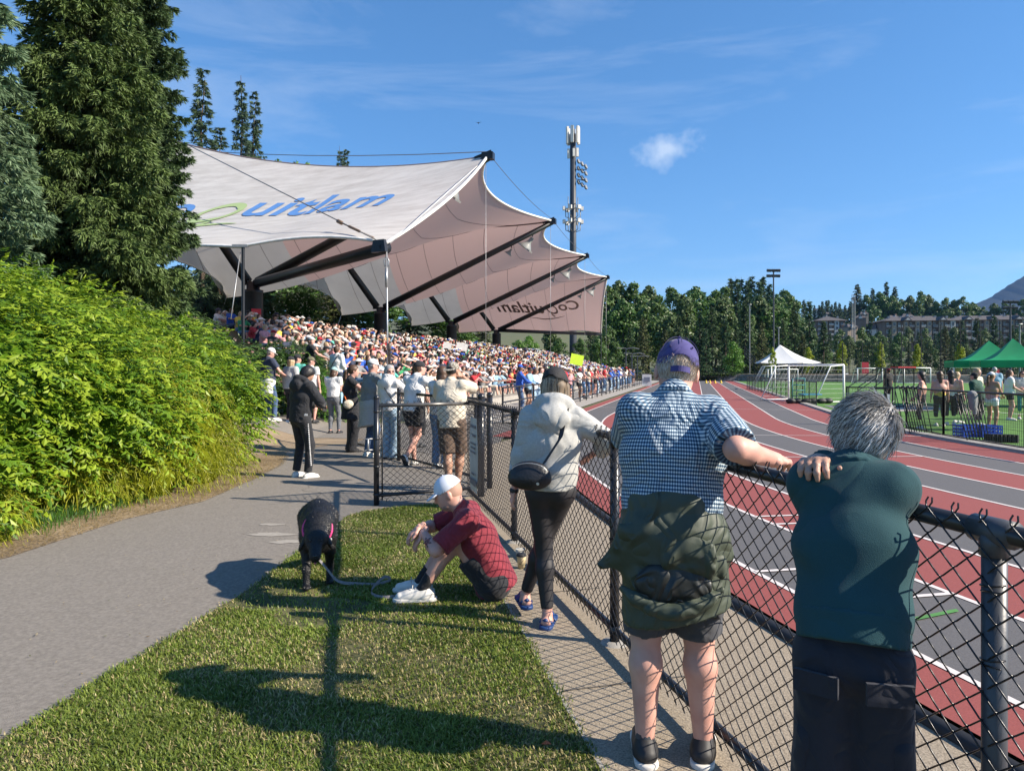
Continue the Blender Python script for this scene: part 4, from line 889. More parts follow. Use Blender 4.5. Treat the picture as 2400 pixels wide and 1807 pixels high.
o2 = bpy.data.objects.new('collar', build_mesh('collar', Vv, [Qq], bpy.data.materials['gingham'], None, True, None, (Vv[Qq].reshape(-1, 3)[:, [0, 2]]))); link(o2, o)
m_short = clothes('cotton_charcoal', (.055, .057, .066), .15, 6)
field_obj('shorts', bottom_field(J, v, 'shorts', hem=.98, ex=.006, wr=.008, seed=8, wf=16), m_short, root)
m_olive = M('jacket_olive', (.048, .062, .042), .6, .2, 3, .5, 160, fold=.07, fscale=5); m_lin = M('jacket_lining', (.022, .025, .024), .45, .2, 4, fold=.08, fscale=6)
f = Field(v, .009, 8, 21, (1, 1, .5)); p = J['pel']; s = J['s']
f.cone(p+V3(0, 0, .085), p+V3(0, -.01, -.02), .145*1.1, .165*1.1, .04, flat=((1, 0, 0), 1.16, .86)); f.cone(p+V3(.01, -.01, -.02), p+V3(.02, -.02, -.34), .165*1.1, .172*1.12, .05, flat=((1, 0, 0), 1.14, .88), cuts=[(p+V3(0, 0, -.35), V3(.25, 0, -1))])
f.cone(p+V3(-.10, -.11, -.03), p+V3(-.285, -.06, -.155), .045, .012, .06, flat=((.5, 0, -.86), 1.6, .8)); f.cone(p+V3(.15, -.05, .0), p+V3(.225, -.02, -.10), .05, .02, .04)
jk = field_obj('jacket', f, m_olive, root)
f = Field(.010, .008, 15, 4); f.cone(p+V3(0, 0, .095), p+V3(0, 0, .045), .150*1.12, .160*1.12, .02, flat=((1, 0, 0), 1.16, .88)); f.cone(p+V3(-.20, -.125, .0), p+V3(.14, -.165, -.075), .03, .05, .04, flat=((0, 0, 1), 1.5, .55)); f.cone(p+V3(-.02, -.17, -.08), p+V3(.19, -.10, -.12), .05, .04, .04, flat=((0, 0, 1), 1.3, .5)); field_obj('tied_sleeve', f, m_olive, jk)
f = Field(.009, .010, 18, 9, (1, 1, .4)); f.ell(p+V3(.0, -.158, -.19), (.15, .036, .09), None, .03); field_obj('lining', f, m_lin, jk)
f = Field(.009, .009, 16, 12); f.chain([p+V3(x, -.150-.03*math.cos((x)*8), -.285+2.2*x*x+.05*x) for x in np.linspace(-.19, .19, 8)], [.014, .022, .028, .03, .03, .028, .022, .014], .03); field_obj('hanging_sleeve', f, m_olive, jk)
for n, g in (('r', 1), ('l', -1)):
    q = field_obj('shoe', shoe_field(J, n, .007, s2=1.1), s_black, root); field_obj('sole', sole_field(J, n, .006, s2=1.1), s_sole, q)
    f = Field(.006, .002, 60, 3); A_ = J['a'+n]; f.cone(A_+V3(0, 0, -.02), A_+V3(0, 0, .03), .040, .039, .01, cuts=[(A_+V3(0, 0, .03), V3(0, 0, 1))]); field_obj('sock', f, M('sock_grey', (.07, .075, .085), .9, .4, 40, stretch=(1, 1, .1)), root)
    m = MB()
    for k in range(5): c_ = A_+V3(.012*g, .055+.018*k, -.005-.011*k); m.tube([c_+V3(-.026, 0, 0), c_+V3(0, 0, .008), c_+V3(.026, 0, 0)], .0035, 5)
    m.build('lace', M('lace_grey', (.35, .36, .37), .8), q, True)
f = field_obj('pocket', [Field(.008, .002, 30, 2).cone(J['hr']+V3(.085, -.01, -.17), J['hr']+V3(.09, -.0, -.31), .05, .05, .02, flat=((0, 1, 0), 1.2, .6))], m_short, root)
m_hair_sh = M('hair_sandy_grey', (.36, .27, .19), .6, .35, 90, 1.5, 260, col2=(.52, .45, .38), stretch=(1, 1, .3))
ho = field_obj('hair', hair_field(J, .006, 'crop', ex=.003, wr=.001), m_hair_sh, root)
strands(J, 'hair_strands', ho, 5200, [M('hair_fine_sandy', (.48, .37, .27), .5), M('hair_fine_white', (.62, .56, .50), .5), M('hair_fine_brown', (.20, .13, .085), .5)], [.5, .3, .2], 6, length=.020, drop=-.03, lift=.35, box=lambda d: d[2] < .38 and d[2] > -.72 and d[1] < .35, w=.0009, shell=(.081, .101, .095), nseg=3)
m_pur = clothes('cap_purple', (.060, .052, .185), .1, 20)
cp = Field(.0045); P = lambda x, y, z: hp_(J, x, y, z); H = J['H']
cp.ell(P(0, -.012, .036), (.090*s, .109*s, .108*s), H, .01, cuts=[(P(0, 0, .028), H @ unit((0, .16, -1)))]); cp.ell(P(0, -.012, .028), (.084*s, .103*s, .100*s), H, .004, sub=True); cp.ell(P(0, -.118, .020), (.045*s, .05*s, .036*s), H, .004, sub=True)
b_ = Field(.005); n_ = H @ unit((0, .3, 1)); c_ = P(0, .100, .038); b_.ell(c_, (.078, .09, .03), H, .01, cuts=[(c_+n_*.006, n_), (c_-n_*.005, -n_), (P(0, .06, .03), H @ V3(0, -1, 0))])
cpo = field_obj('cap', [cp, b_], m_pur, root)
m = MB(); m.ball(P(0, -.012, .144), .007, 8, 5); m.build('button', m_pur, cpo, True)
m = MB(); a_ = [P(.066*math.sin(t), -.012-.112*math.cos(t), -.012+.006*math.cos(t)) for t in np.linspace(-.62, .62, 9)]
V_ = []; 
for q in a_: V_ += [tuple(q+H @ V3(0, 0, .012)), tuple(q-H @ V3(0, 0, .012))]
m.add(V_, [(2*i, 2*i+2, 2*i+3, 2*i+1) for i in range(8)]); V2 = [tuple(V3(q)+H @ V3(0, -.003, 0)) for q in V_]; m.add(V2, [(2*i+1, 2*i+3, 2*i+2, 2*i) for i in range(8)]); m.build('strap', m_pur, cpo)
m = MB()
for t in (0, math.pi/3, -math.pi/3): m.tube([P(.0905*math.sin(a)*math.sin(t), -.012-.1095*math.sin(a)*math.cos(t), .036+.109*math.cos(a)) for a in np.linspace(0, 1.25 if t else .85, 10)], .0016, 4)
for t in (-.6, .6): m.ball(P(.089*math.sin(t)*math.sin(1.05), -.012-.109*math.sin(1.05)*math.cos(t), .036+.106*math.cos(1.05)), .005, 6, 4)
m.build('stitching', M('thread_purple', (.035, .03, .11)), cpo)
# --- person in the teal sweatshirt
J = joints(1.56, pel=(0, -.02, .965), lean=.36, side=.0, b=.77, shw=.116, hipw=.072, hscale=1.06, neck=(.22, .40, -.1), head=(.22, -.12, .30), wr=(-.098, .205, 1.492), er=(.0, 1, -.5), wl=(.0, .45, 1.25), el=(.3, 0, -1), ar=(.10, -.04, .085), al=(-.10, -.06, .085), dr=(-.62, -.62, .15), shrug=.02)
JT = J; s = J['s']; root = empty('person', (.905, 1.93, .02), R(-25), 'person with short grey hair in teal sweatshirt and black shorts leaning over the fence', 'person'); TR = root
m_sk2 = M('skin_aged', (.42, .235, .16), .5, .18, 28, 1.2, 190, col2=(.52, .30, .22))
hf = Field(.0042); hand(hf, J['wr'], (-.12, -.97, .10), back=(-.1, .1, 1), side=(1, -.25, 0), curl=.62, s=.98, fr=.0092, spread=.05, thumb=.9)
body = field_obj('body', [head_field(J, .006), hf, leg_field(J, 'r', .01, 1.1, .5), leg_field(J, 'l', .01, 1.1, .5)]+[arm_field(J, 'l', .01, 1, .4)[0], arm_field(J, 'r', .01, 1, .4)[0]], m_sk2, root)
m_tl = M('sweatshirt_teal', (.010, .055, .066), .95, .12, 5, 1.0, 420, sheen=.05, fold=.05, fscale=3.0)
f = top_field(J, .0085, 'long', ex=.018, thin=1.02, hem=.055, wr=.008, seed=31, belly=1.05, wf=9, sleeve=.92, k=.07)
sw = field_obj('sweatshirt', f, m_tl, root)
f = Field(.007, .002, 50, 2, (1, 1, .1)); q = J['pel']+J['up']*.06*s; f.cone(q-J['up']*.035, q+J['up']*.035, .133*s, .137*s, .01, flat=(J['rt'], 1.17, 1.04), cuts=[(q-J['up']*.04, -J['up']), (q+J['up']*.04, J['up'])]); field_obj('waistband', f, m_tl, sw)
f = Field(.006); f.chain([J['nk']+J['rt']*.064*math.cos(a)+J['fw']*(.062*math.sin(a))+J['up']*(.012-.012*math.sin(a)) for a in np.linspace(-3.3, .16, 10)], [.010]*10, .01); field_obj('neckband', f, m_tl, sw)
m_cg = clothes('cotton_midnight', (.014, .015, .024), .2, 6)
so = field_obj('shorts', bottom_field(J, .009, 'shorts', hem=.88, ex=.0, wr=.007, seed=41, wf=14, m=1.06, rise=.09), m_cg, root)
for n, g in (('r', 1), ('l', -1)): field_obj('pocket', Field(.008, .004, 30, 5).cone(J['h'+n]+V3(g*.045, -.01, -.20), J['h'+n]+V3(g*.055, .0, -.33), .058, .056, .02, flat=((0, 1, 0), 1.15, .62)), m_cg, so)
m = MB(); 
q = J['pel']+V3(0, -.128, -.01)*s
for g in (-1, 1): m.box(q+V3(g*.085, .012, -.055), (.11, .012, .055), rz=g*.25)
m.build('pocket_flap', m_cg, so)
# grey hair: a cap of hair with some thousands of strands
m_hg = M('hair_underlayer', (.16, .155, .15), .6, .5, 70, 1.2, 200, stretch=(1, 1, .2))
hb = hair_field(J, .006, 'short', ex=.006, wr=.003); hair = field_obj('hair', hb, m_hg, root)
m_st = [M('hair_strand_silver', (.66, .65, .64), .38, .15, 50), M('hair_strand_dark', (.02, .019, .02), .4, .2, 50), M('hair_strand_mid', (.26, .25, .245), .4, .2, 50)]
strands(J, 'hair_strands', hair, 15000, [m_st[0], m_st[1], m_st[2]], [.50, .22, .28], 5, length=.052, drop=-.035, lift=.30, whorl=(.035, -.055, .085), box=lambda d: (d[1] < .50 or d[2] > .35) and d[2] > -.80 and not (d[2] < -.2 and d[1] > .1), w=.0011, shell=(.089, .108, .101), nseg=5, rnd_=.22)
# --- woman in the pale hoodie
J = joints(1.59, pel=(0.02, 0, .95), lean=.03, side=.04, b=.92, shw=.160, hscale=1.04, neck=(0, .25, 0), head=(-.25, -.12, 0), wr=(.30, .22, 1.15), er=(1, -.2, -.4), wl=(-.255, .06, .86), ar=(-.20, .20, .09), al=(.0, -.04, .085), kl=(0, 1, 0), kr=(-.2, 1, 0), hipw=.085)
JW = J; s = J['s']; root = empty('person', (.225, 4.56, .02), R(-8), 'woman in pale grey hoodie, black leggings and black cap standing at the fence', 'person')
v = .010; m_hood = M('hoodie_marl', (.43, .43, .41), .9, .10, 90, .6, 300, fold=.06, fscale=3.5)
field_obj('body', [head_field(J, .008)]+arm_field(J, 'l', .009, .9, .3, handkw=dict(curl=.4, back=(-1, -.3, 0), side=(0, 1, 0)), hs=.95)+arm_field(J, 'r', .009, .9, .3, hs=.95)+[Field(v).cone(J['k'+n]+(J['a'+n]-J['k'+n])*.85, J['a'+n], .040*J['s'], .034*J['s'], .02) for n in 'rl'], m_skin_p, root)
field_obj('hoodie', top_field(J, v, 'roll', ex=.014, hem=-.02, wr=.009, seed=13, wf=12, sleeve=1.08, hood=True, k=.07), m_hood, root)
field_obj('leggings', bottom_field(J, v, 'leggings', hem=.93, wr=.002, rise=.1, ex=-.012, m=1.06), M('leggings_black', (.016, .015, .018), .62, .2, 6), root)
ho = field_obj('hair', hair_field(J, .008, 'bob', ex=-.004, length=.20, wr=.004), M('hair_ash_dark', (.15, .11, .07), .6, .4, 60, 1, 150, stretch=(1, 1, .15)), root)
strands(J, 'hair_strands', ho, 4200, [M('hair_ash_blond', (.50, .40, .27), .42), M('hair_ash_mid', (.26, .19, .12), .45), M('hair_ash_root', (.09, .065, .045), .5)], [.5, .33, .17], 8, length=.235, drop=-.30, lift=.12, box=lambda d: d[2] < .30 and d[2] > -.45 and d[1] < .45, w=.0016, shell=(.084, .104, .098), nseg=6, rnd_=.10)
cap_obj(J, root, .0055, M('cap_mesh_black', (.02, .02, .022), .8, .5, 120, 1, 260), vent=True)
m_bag = M('bag_nylon', (.012, .013, .018), .45, .2, 12, .6, 60)
bg_ = Field(.007, .003, 25, 3); c_ = J['pel']+V3(-.11, -.20, .10); bg_.ell(c_, (.125, .050, .085), None, .01); bg_.ell(c_+V3(0, 0, -.03), (.130, .052, .060), None, .03); bago = field_obj('crossbody_bag', bg_, m_bag); bago.matrix_world = root.matrix_world
bago.location = root.location; bago.rotation_euler = root.rotation_euler; tag(bago, 'black nylon crossbody bag on the back of the woman in the grey hoodie', 'bag')
m = MB(); pts = [c_+V3(.08, .02, .06), J['ch']+V3(.06, -.165, .02), J['sr']+V3(-.06, -.085, .05), J['sr']+V3(-.05, 0, .10)]; P = np.array([tuple(Vector(pts[0]).lerp(Vector(pts[1]), t)) for t in np.linspace(0, 1, 5)]+[tuple(Vector(pts[1]).lerp(Vector(pts[2]), t)) for t in np.linspace(.2, 1, 5)]+[tuple(pts[3])])
sdv = V3(.016, 0, .012); Vs = np.vstack([P-sdv, P+sdv, P-sdv+V3(0, -.003, 0), P+sdv+V3(0, -.003, 0)]); n_ = len(P); m.addnp(Vs, [(i, i+1, n_+i+1, n_+i) for i in range(n_-1)]+[(2*n_+i, 3*n_+i, 3*n_+i+1, 2*n_+i+1) for i in range(n_-1)]); m.build('strap', m_bag, bago)
m = MB(); m.tube([c_+V3(.11*math.cos(a), -.048, .02+.055*math.sin(a)) for a in np.linspace(.3, 2.8, 10)], .003, 5); m.build('zip', m_stl, bago)
m = MB(); m.lathe([(.0001, 0), (.009, 0), (.009, .004), (.0001, .004)], (0, 0, 0), 12); lo = m.build('badge', M('badge_silver', (.6, .6, .62), .3, metal=.8), bago); lo.location = tuple(c_+V3(.055, -.053, -.045)); lo.rotation_euler = (R(90), 0, 0)
f = Field(.005); f.cone(J['wl']-J['dl']*.012, J['wl']+J['dl']*.012, .029, .028, .005, cuts=[(J['wl']-J['dl']*.013, -J['dl']), (J['wl']+J['dl']*.013, J['dl'])]); field_obj('wristwatch', f, s_black, root)
m_bl = M('sandal_blue', (.012, .045, .16), .5, .1, 10)
for n, d_ in (('r', (-.35, 1, 0)), ('l', (.1, 1, 0))):
    A_ = J['a'+n]; dd = unit(d_); lat = np.cross(dd, (0, 0, 1)); f = Field(.006)
    f.cone(A_-dd*.04-V3(0, 0, .04), A_+dd*.13-V3(0, 0, .058), .028, .022, .02, flat=(lat, 1.25, .9)); f.cone(A_, A_-V3(0, 0, .04), .034, .032, .02); ft = field_obj('foot', f, m_skin_p, root)
    q = field_obj('sandal', sole_field(J, n, .006, d=d_, s2=1.05), m_bl, root); f = Field(.006)
    for k_ in (.055, .10): f.cone(A_+dd*k_+lat*.044-V3(0, 0, .055), A_+dd*k_-V3(0, 0, .022), .013, .014, .02, flat=(dd, 1.3, .6)); f.cone(A_+dd*k_-lat*.044-V3(0, 0, .055), A_+dd*k_-V3(0, 0, .022), .013, .014, .02, flat=(dd, 1.3, .6))
    f.cone(A_-dd*.04+lat*.034-V3(0, 0, .04), A_-dd*.055-V3(0, 0, .025), .010, .010, .01); f.cone(A_-dd*.04-lat*.034-V3(0, 0, .04), A_-dd*.055-V3(0, 0, .025), .010, .010, .01)
    field_obj('strap', f, m_bl, q)
# --- man sitting on the grass
J = joints(1.69, pel=(0, .0, .135), lean=.42, b=1.04, neck=(0, .35, -.1), head=(0, -.40, 0), wr=(-.02, .53, .50), er=(.8, .1, -.3), wl=(-.06, .50, .47), el=(-.8, .0, -.5), ar=(.09, .53, .085), al=(-.10, .50, .085), kr=(0, .2, 1), kl=(0, .2, 1), shw=.19, dr=(-.2, .8, -.6), dl=(.1, .6, -.8))
s = J['s']; root = empty('person', (-.135, 5.12, 0.03), R(92), 'man in maroon T-shirt and white cap sitting on the grass', 'person'); v = .009
field_obj('body', [head_field(J, .0065)]+arm_field(J, 'l', .008, 1.1, .4, handkw=dict(curl=.45, back=(-.3, .7, .5), side=(0, .2, 1)), hs=1.05)+arm_field(J, 'r', .008, 1.1, .4, handkw=dict(curl=.6))+[leg_field(J, 'r', v, 1.08, .2), leg_field(J, 'l', v, 1.08, .2)], m_skin_p, root)
sh = field_obj('shirt', top_field(J, v, 'tee', sl=.98, ex=.016, hem=-.10, wr=.008, seed=17, wf=13, sleeve=1.06), c_maroon, root)
field_obj('shorts', bottom_field(J, v, 'shorts', hem=.58, ex=.012, wr=.006, seed=19, wf=16, m=1.06), c_black, root)
for n in 'rl':
    q = field_obj('shoe', shoe_field(J, n, .007, d=(0.1 if n == 'r' else -.1, 1, 0), s2=1.08), s_white, root); field_obj('sole', sole_field(J, n, .006, d=(0.1 if n == 'r' else -.1, 1, 0), s2=1.08), s_sole, q)
    A_, K_ = J['a'+n], J['k'+n]; f = Field(.006, .0015, 60, 2); e_ = unit(K_-A_); f.cone(A_-e_*.02, A_+e_*.10, .040, .043, .01, cuts=[(A_+e_*.105, e_)]); field_obj('sock', f, c_black, root)
    m = MB()
    for k in range(4): c_ = A_+V3(0, .05+.018*k, .0-.012*k); m.tube([c_+V3(-.026, 0, 0), c_+V3(0, 0, .008), c_+V3(.026, 0, 0)], .0035, 5)
    m.tube([A_+V3(0, .06, .0)+V3(.03*math.sin(t), .01, .02*abs(math.cos(t))) for t in np.linspace(-2, 2, 9)], .0028, 5); m.build('lace', s_sole, q, True)
field_obj('hair', hair_field(J, .007, 'crop', ex=.001, wr=.001), M('hair_stubble', (.40, .24, .18), .7), root)
co_ = cap_obj(J, root, .005, M('cap_sport_white', (.66, .70, .78), .6, .05, 10))
field_obj('stubble', Field(.006).ell(hp_(J, 0, .034, -.068), (.054, .060, .042), J['H'], .02, cuts=[(hp_(J, 0, 0, -.045), J['H'] @ V3(0, 0, 1))]), M('skin_stubble', (.34, .21, .165), .7, .2, 90, 1, 300), root)
# rose tattoo inked on the outer forearm, raised a hair above the skin
E_, W_ = J['el'], J['wl']; ax = unit(W_-E_); out_ = unit(V3(-1, 0, 0)-ax*ax.dot(V3(-1, 0, 0))); vt = np.cross(ax, out_); c_ = E_+ax*.075; m_t1 = M('ink_red', (.27, .06, .06), .6, .3, 120); m_t2 = M('ink_dark', (.06, .055, .055), .6, .4, 90)
def on_arm(a, b, r=.0488): th = b/r; return c_+ax*a+(out_*math.cos(th)+vt*math.sin(th))*r
mr = MB(); md = MB()
for ring, (r0, n_, mm) in enumerate(((.026, 7, mr), (.017, 6, md), (.014, 5, mr), (.006, 4, md))):
    for k in range(n_):
        a0 = 2*math.pi*k/n_+ring*.5; pts = [on_arm(r0*.25*math.cos(a0), r0*.25*math.sin(a0), .0488+.0004*ring)]+[on_arm(r0*math.cos(a0+t)*(1 if abs(t) < .3 else .86), r0*math.sin(a0+t)*(1 if abs(t) < .3 else .86), .0488+.0004*ring) for t in (-.42, -.2, .2, .42)]; mm.add([tuple(p_) for p_ in pts], [(0, 1, 2), (0, 2, 3), (0, 3, 4)])
for a0 in (.3, 1.2, 2.6, 3.5, 4.4, 5.6):
    pts = [on_arm(r_*math.cos(a0+w_), r_*math.sin(a0+w_), .0486) for r_, w_ in ((.022, 0), (.036, -.22), (.050, 0), (.036, .22))]; md.add([tuple(p_) for p_ in pts], [(0, 1, 2, 3)])
mr.build('tattoo', m_t1, root); md.build('tattoo', m_t2, root)
# ------------------------------------------------------------------ chain-link fencing
m_vinyl = M('black_vinyl_wire', (.010, .010, .012), .32, .2, 20, spec=.6)
m_pipe = M('black_pipe', (.016, .017, .021), .30, .25, 7, .3, 40, spec=.6)
m_worn = M('worn_black_pipe', (.10, .11, .13), .42, .35, 5, .3, 40, col2=(.035, .038, .045))
def chain_link(a, b, z0, z1, cell=.07, r=.0021, knuckle=True, name='chain_link_mesh', parent=None, org=None, sides=5, fine=True):
    """woven wires: each zigzags down the fence and hooks its neighbour"""
    a, b = V3(a[0], a[1], 0), V3(b[0], b[1], 0); Ln = np.linalg.norm(b-a); d = (b-a)/Ln; nr = np.array([-d[1], d[0], 0]); nw = int(round(Ln/(cell*.60))); cw = Ln/nw; half = cw/2
    nz = int(round((z1-z0)/cell))*2; ch = (z1-z0)/nz; V = []; F = []; n = 0; ang = np.arange(sides)*2*math.pi/sides
    for i in range(nw+0):
        P = []
        for j in range(nz+1):
            sx = (-1) ** (j+i); x = (i+.5)*cw+sx*(half+r*.9); z = z0+j*ch
            if fine and 0 < j < nz:
                P += [(x-sx*r*2.2, r*1.5*sx*1, z-ch*.06), (x, 0, z), (x-sx*r*2.2, -r*1.5*sx, z+ch*.06)]
            else: P.append((x, r*sx, z))
        if knuckle:
            x, y, z = P[-1]; P += [(x+(-1) ** i*.008, .004, z+.012), (x+(-1) ** i*.004, .008, z+.024)]; x, y, z = P[0]; P = [(x+.008, .004, z-.018), (x+.004, .003, z-.010)]+P
        P = np.array(P); T = np.gradient(P, axis=0); T /= np.linalg.norm(T, axis=1)[:, None]; U = np.cross(T, [0, 1.0, 0]); U /= np.linalg.norm(U, axis=1)[:, None]+1e-9; W = np.cross(T, U)
        ring = P[:, None]+r*(np.cos(ang)[None, :, None]*U[:, None]+np.sin(ang)[None, :, None]*W[:, None]); k = len(P); V.append(ring.reshape(-1, 3))
        ii, jj = np.meshgrid(np.arange(k-1), np.arange(sides), indexing='ij'); j2 = (jj+1) % sides; F.append(np.stack([ii*sides+jj, ii*sides+j2, (ii+1)*sides+j2, (ii+1)*sides+jj], -1).reshape(-1, 4)+n); n += k*sides
    V = np.vstack(V); W = a+V[:, :1]*d+V[:, 1:2]*nr; W[:, 2] = V[:, 2]
    if org is not None: W = W-V3(org)
    o = bpy.data.objects.new(name, build_mesh(name, W, [np.vstack(F)], m_vinyl, None, True)); link(o, parent); return o
def ball_cap(m, c, r): m.ball(c, r, 12, 6)
FA = (Fx(.55), .55); FB = (Fx(9.1), 9.1); fz = .02
fence = empty('chain_link_fence', (FB[0], FB[1], fz), 0, 'black vinyl chain-link fence with a round top rail running beside the track in the foreground', 'fence'); FO = fence.location.copy()
def fb(mb, name, mat, parent=fence, O=FO, smooth=True):
    mb.V = [v-np.array(tuple(O), np.float32) for v in mb.V]; return mb.build(name, mat, parent, smooth)
dF = unit(V3(FA[0]-FB[0], FA[1]-FB[1], 0)); nF = V3(-dF[1], dF[0], 0)
for y in (1.77, 4.24, 6.72):
    m = MB(); m.tube([(Fx(y), y, .0), (Fx(y), y, 1.215)], .028, 16); po = fb(m, 'post', m_worn if y < 3 else m_pipe)
    m = MB(); c_ = V3(Fx(y), y, 1.225); m.tube([c_-dF*.055, c_+dF*.055], .034, 16); m.tube([c_-V3(0, 0, .06), c_-V3(0, 0, .0)], .033, 14); q = fb(m, 'rail_cap', m_worn if y < 3 else m_pipe, po)
    m = MB(); c_ = V3(Fx(y), y, .10); m.tube([c_-V3(0, 0, .02), c_+V3(0, 0, .02)], .033, 12); m.tube([c_-dF*.05, c_+dF*.05], .026, 10); fb(m, 'bracket', m_pipe, po)
    m = MB(); m.lathe([(.10, .0), (.075, .03), (.03, .035)], (Fx(y), y, .0), 12); fb(m, 'footing', m_conc2, po)
    for z in (.35, .62, .9, 1.08):
        m = MB(); c_ = V3(Fx(y), y, z); m.tube([c_+V3(math.cos(t)*.030, math.sin(t)*.030, .004*t) for t in np.linspace(0, 5, 10)], .0022, 4); m.tube([c_-nF*.03-dF*.01, c_-nF*.035+dF*.05+V3(0, 0, .01)], .0022, 4); fb(m, 'tie_wire', m_vinyl, po)
m = MB(); m.tube([(FA[0], FA[1], 1.225), (FB[0], FB[1], 1.225)], .0245, 16); fb(m, 'top_rail', m_pipe)
m = MB(); m.tube([(FA[0], FA[1], .10), (FB[0], FB[1], .10)], .021, 14); fb(m, 'bottom_rail', m_pipe)
off = -nF*.029 if nF[0] > 0 else nF*.029
chain_link(V3(FB[0], FB[1], 0)+off, V3(FA[0], FA[1], 0)+off, .065, 1.255, .07, .0025, parent=fence, org=FO)
for y in np.arange(.8, 9.0, .42):
    m = MB(); c_ = V3(Fx(y), y, 1.225); m.tube([c_+V3(0, 0, 0)+nF*math.cos(t)*.028+V3(0, 0, math.sin(t)*.028)+dF*.006*t for t in np.linspace(-.5, 5.2, 10)], .0024, 4); fb(m, 'tie_wire', m_vinyl)
# gate post, swinging gate
G1 = V3(-.39, 9.15, fz); G2 = V3(-1.60, 8.56, fz)
gate = empty('chain_link_gate', tuple(G1), 0, 'open black chain-link gate leaf standing across the edge of the path', 'gate'); GO = Vector(tuple(G1))
dG = unit(G2-G1)
m = MB(); m.tube([(G1[0]-.0, G1[1]-.02, .0), (G1[0], G1[1]-.02, 1.27)], .044, 14); m.ball((G1[0], G1[1]-.02, 1.27), .05, 12, 6); pp = m.build('fence_post', m_pipe, None, True); tag(pp, 'thick black gate post where the chain-link fence meets the gate', 'post')
m = MB(); m.tube([(-.30, 9.75, .0), (-.30, 9.75, 1.27)], .038, 14); m.ball((-.30, 9.75, 1.27), .045, 12, 6); pp = m.build('fence_post', m_pipe, None, True); tag(pp, 'black round-topped post just behind the thick gate post', 'post')
g1 = G1+dG*.07
def gb(mb, name, mat=m_pipe, smooth=True): return fb(mb, name, mat, gate, GO, smooth)
m = MB(); m.tube([G2+V3(0, 0, -.0), G2+V3(0, 0, 1.26)], .033, 14); m.ball(tuple(G2+V3(0, 0, 1.26)), .037, 12, 6); gb(m, 'end_post')
m = MB(); m.tube([g1+V3(0, 0, .10), g1+V3(0, 0, 1.18)], .024, 12); gb(m, 'hinge_stile')
m = MB(); m.tube([g1+V3(0, 0, 1.17), G2+V3(0, 0, 1.17)], .022, 12); gb(m, 'top_rail', M('worn_rail', (.12, .115, .11), .3, .5, 6, metal=.3))
m = MB(); m.tube([g1+V3(0, 0, .11), G2+V3(0, 0, .11)], .022, 12); gb(m, 'bottom_rail')
m = MB(); m.tube([G2-dG*.07+V3(0, 0, .05), G2-dG*.07+V3(0, 0, 1.2)], .009, 8); gb(m, 'tension_bar')
for z in (.12, .45, .78, 1.1):
    m = MB(); m.tube([G2+V3(0, 0, z-.012), G2+V3(0, 0, z+.012)], .037, 12); m.tube([G2+V3(0, 0, z), G2-dG*.07+V3(0, 0, z)], .007, 6); gb(m, 'clamp')
for z in (.3, 1.0):
    m = MB(); m.tube([G1+V3(0, 0, z-.03), G1+V3(0, 0, z+.03)], .050, 12); m.tube([G1+V3(0, 0, z), g1+V3(0, 0, z)], .014, 6); gb(m, 'hinge')
m = MB(); q = G2+V3(0, 0, .78); m.tube([q+dG*.03, q+dG*.14], .007, 6); m.tube([q+dG*.03-V3(0, 0, .13), q+dG*.14-V3(0, 0, .13)], .007, 6); m.tube([q+dG*.10, q+dG*.10-V3(0, 0, .13)], .012, 8); gb(m, 'latch', m_stl)
m = MB(); m.tube([G2+V3(-.02, 0, .45), G2+V3(-.02, -.02, .62)], .006, 6); gb(m, 'catch')
chain_link(g1, G2-dG*.04, .07, 1.215, .07, .0028, parent=gate, org=GO, name='chain_link_mesh')
# notice tied to the fence just past the gate post
nb = empty('notice_board', (Fx(8.4)+off[0]*2.2, 8.4, .2), 0, 'tall white notice tied to the chain-link fence beside the gate post', 'notice'); m = MB()
P = []; 
for t in np.linspace(0, 1, 6):
    for z in np.linspace(.0, .86, 5): c_ = -dF*(.42*(t-.5)); P.append((c_[0]+.012*math.sin(3*t+z*4)-.012, c_[1], z))
m.add(P, [(i*5+j, (i+1)*5+j, (i+1)*5+j+1, i*5+j+1) for i in range(5) for j in range(4)]); m.build('sheet', M('notice_white', (.55, .55, .55), .6), nb, True)
m = MB()
for z, w_, hh in ((.74, .34, .035), (.64, .30, .03), (.55, .32, .02), (.50, .28, .02), (.45, .31, .02), (.20, .2, .02), (.08, .42, .07)):
    for off_ in (-.020,):
        a_, b_ = -dF*(w_/2), dF*(w_/2); m.add([(a_[0]+off_-.003, a_[1], z), (b_[0]+off_-.003, b_[1], z), (b_[0]+off_-.003, b_[1], z+hh), (a_[0]+off_-.003, a_[1], z+hh)], [(0, 1, 2, 3)])
m.build('print', M('notice_grey', (.16, .17, .22), .6), nb)
# second run of fence behind the gate
f2 = [(-.30, 9.85), (-1.99, 12.75), (-3.45, 15.3)]
fn = empty('chain_link_fence', (f2[1][0], f2[1][1], fz), 0, 'chain-link fence behind the gate that a row of spectators leans on', 'fence'); O2 = fn.location.copy()
for p_ in f2[1:]:
    m = MB(); m.tube([(p_[0], p_[1], 0), (p_[0], p_[1], 1.26)], .034, 12); m.ball((p_[0], p_[1], 1.26), .038, 10, 5); fb(m, 'post', m_pipe, fn, O2)
m = MB(); m.tube([(p_[0], p_[1], 1.2) for p_ in f2], .022, 10); fb(m, 'top_rail', m_pipe, fn, O2)
m = MB(); m.tube([(p_[0], p_[1], .10) for p_ in f2], .02, 10); fb(m, 'bottom_rail', m_pipe, fn, O2)
chain_link(f2[0], f2[1], .06, 1.2, .075, .0030, parent=fn, org=O2, sides=3, fine=False); chain_link(f2[1], f2[2], .06, 1.2, .075, .0030, parent=fn, org=O2, sides=3, fine=False)
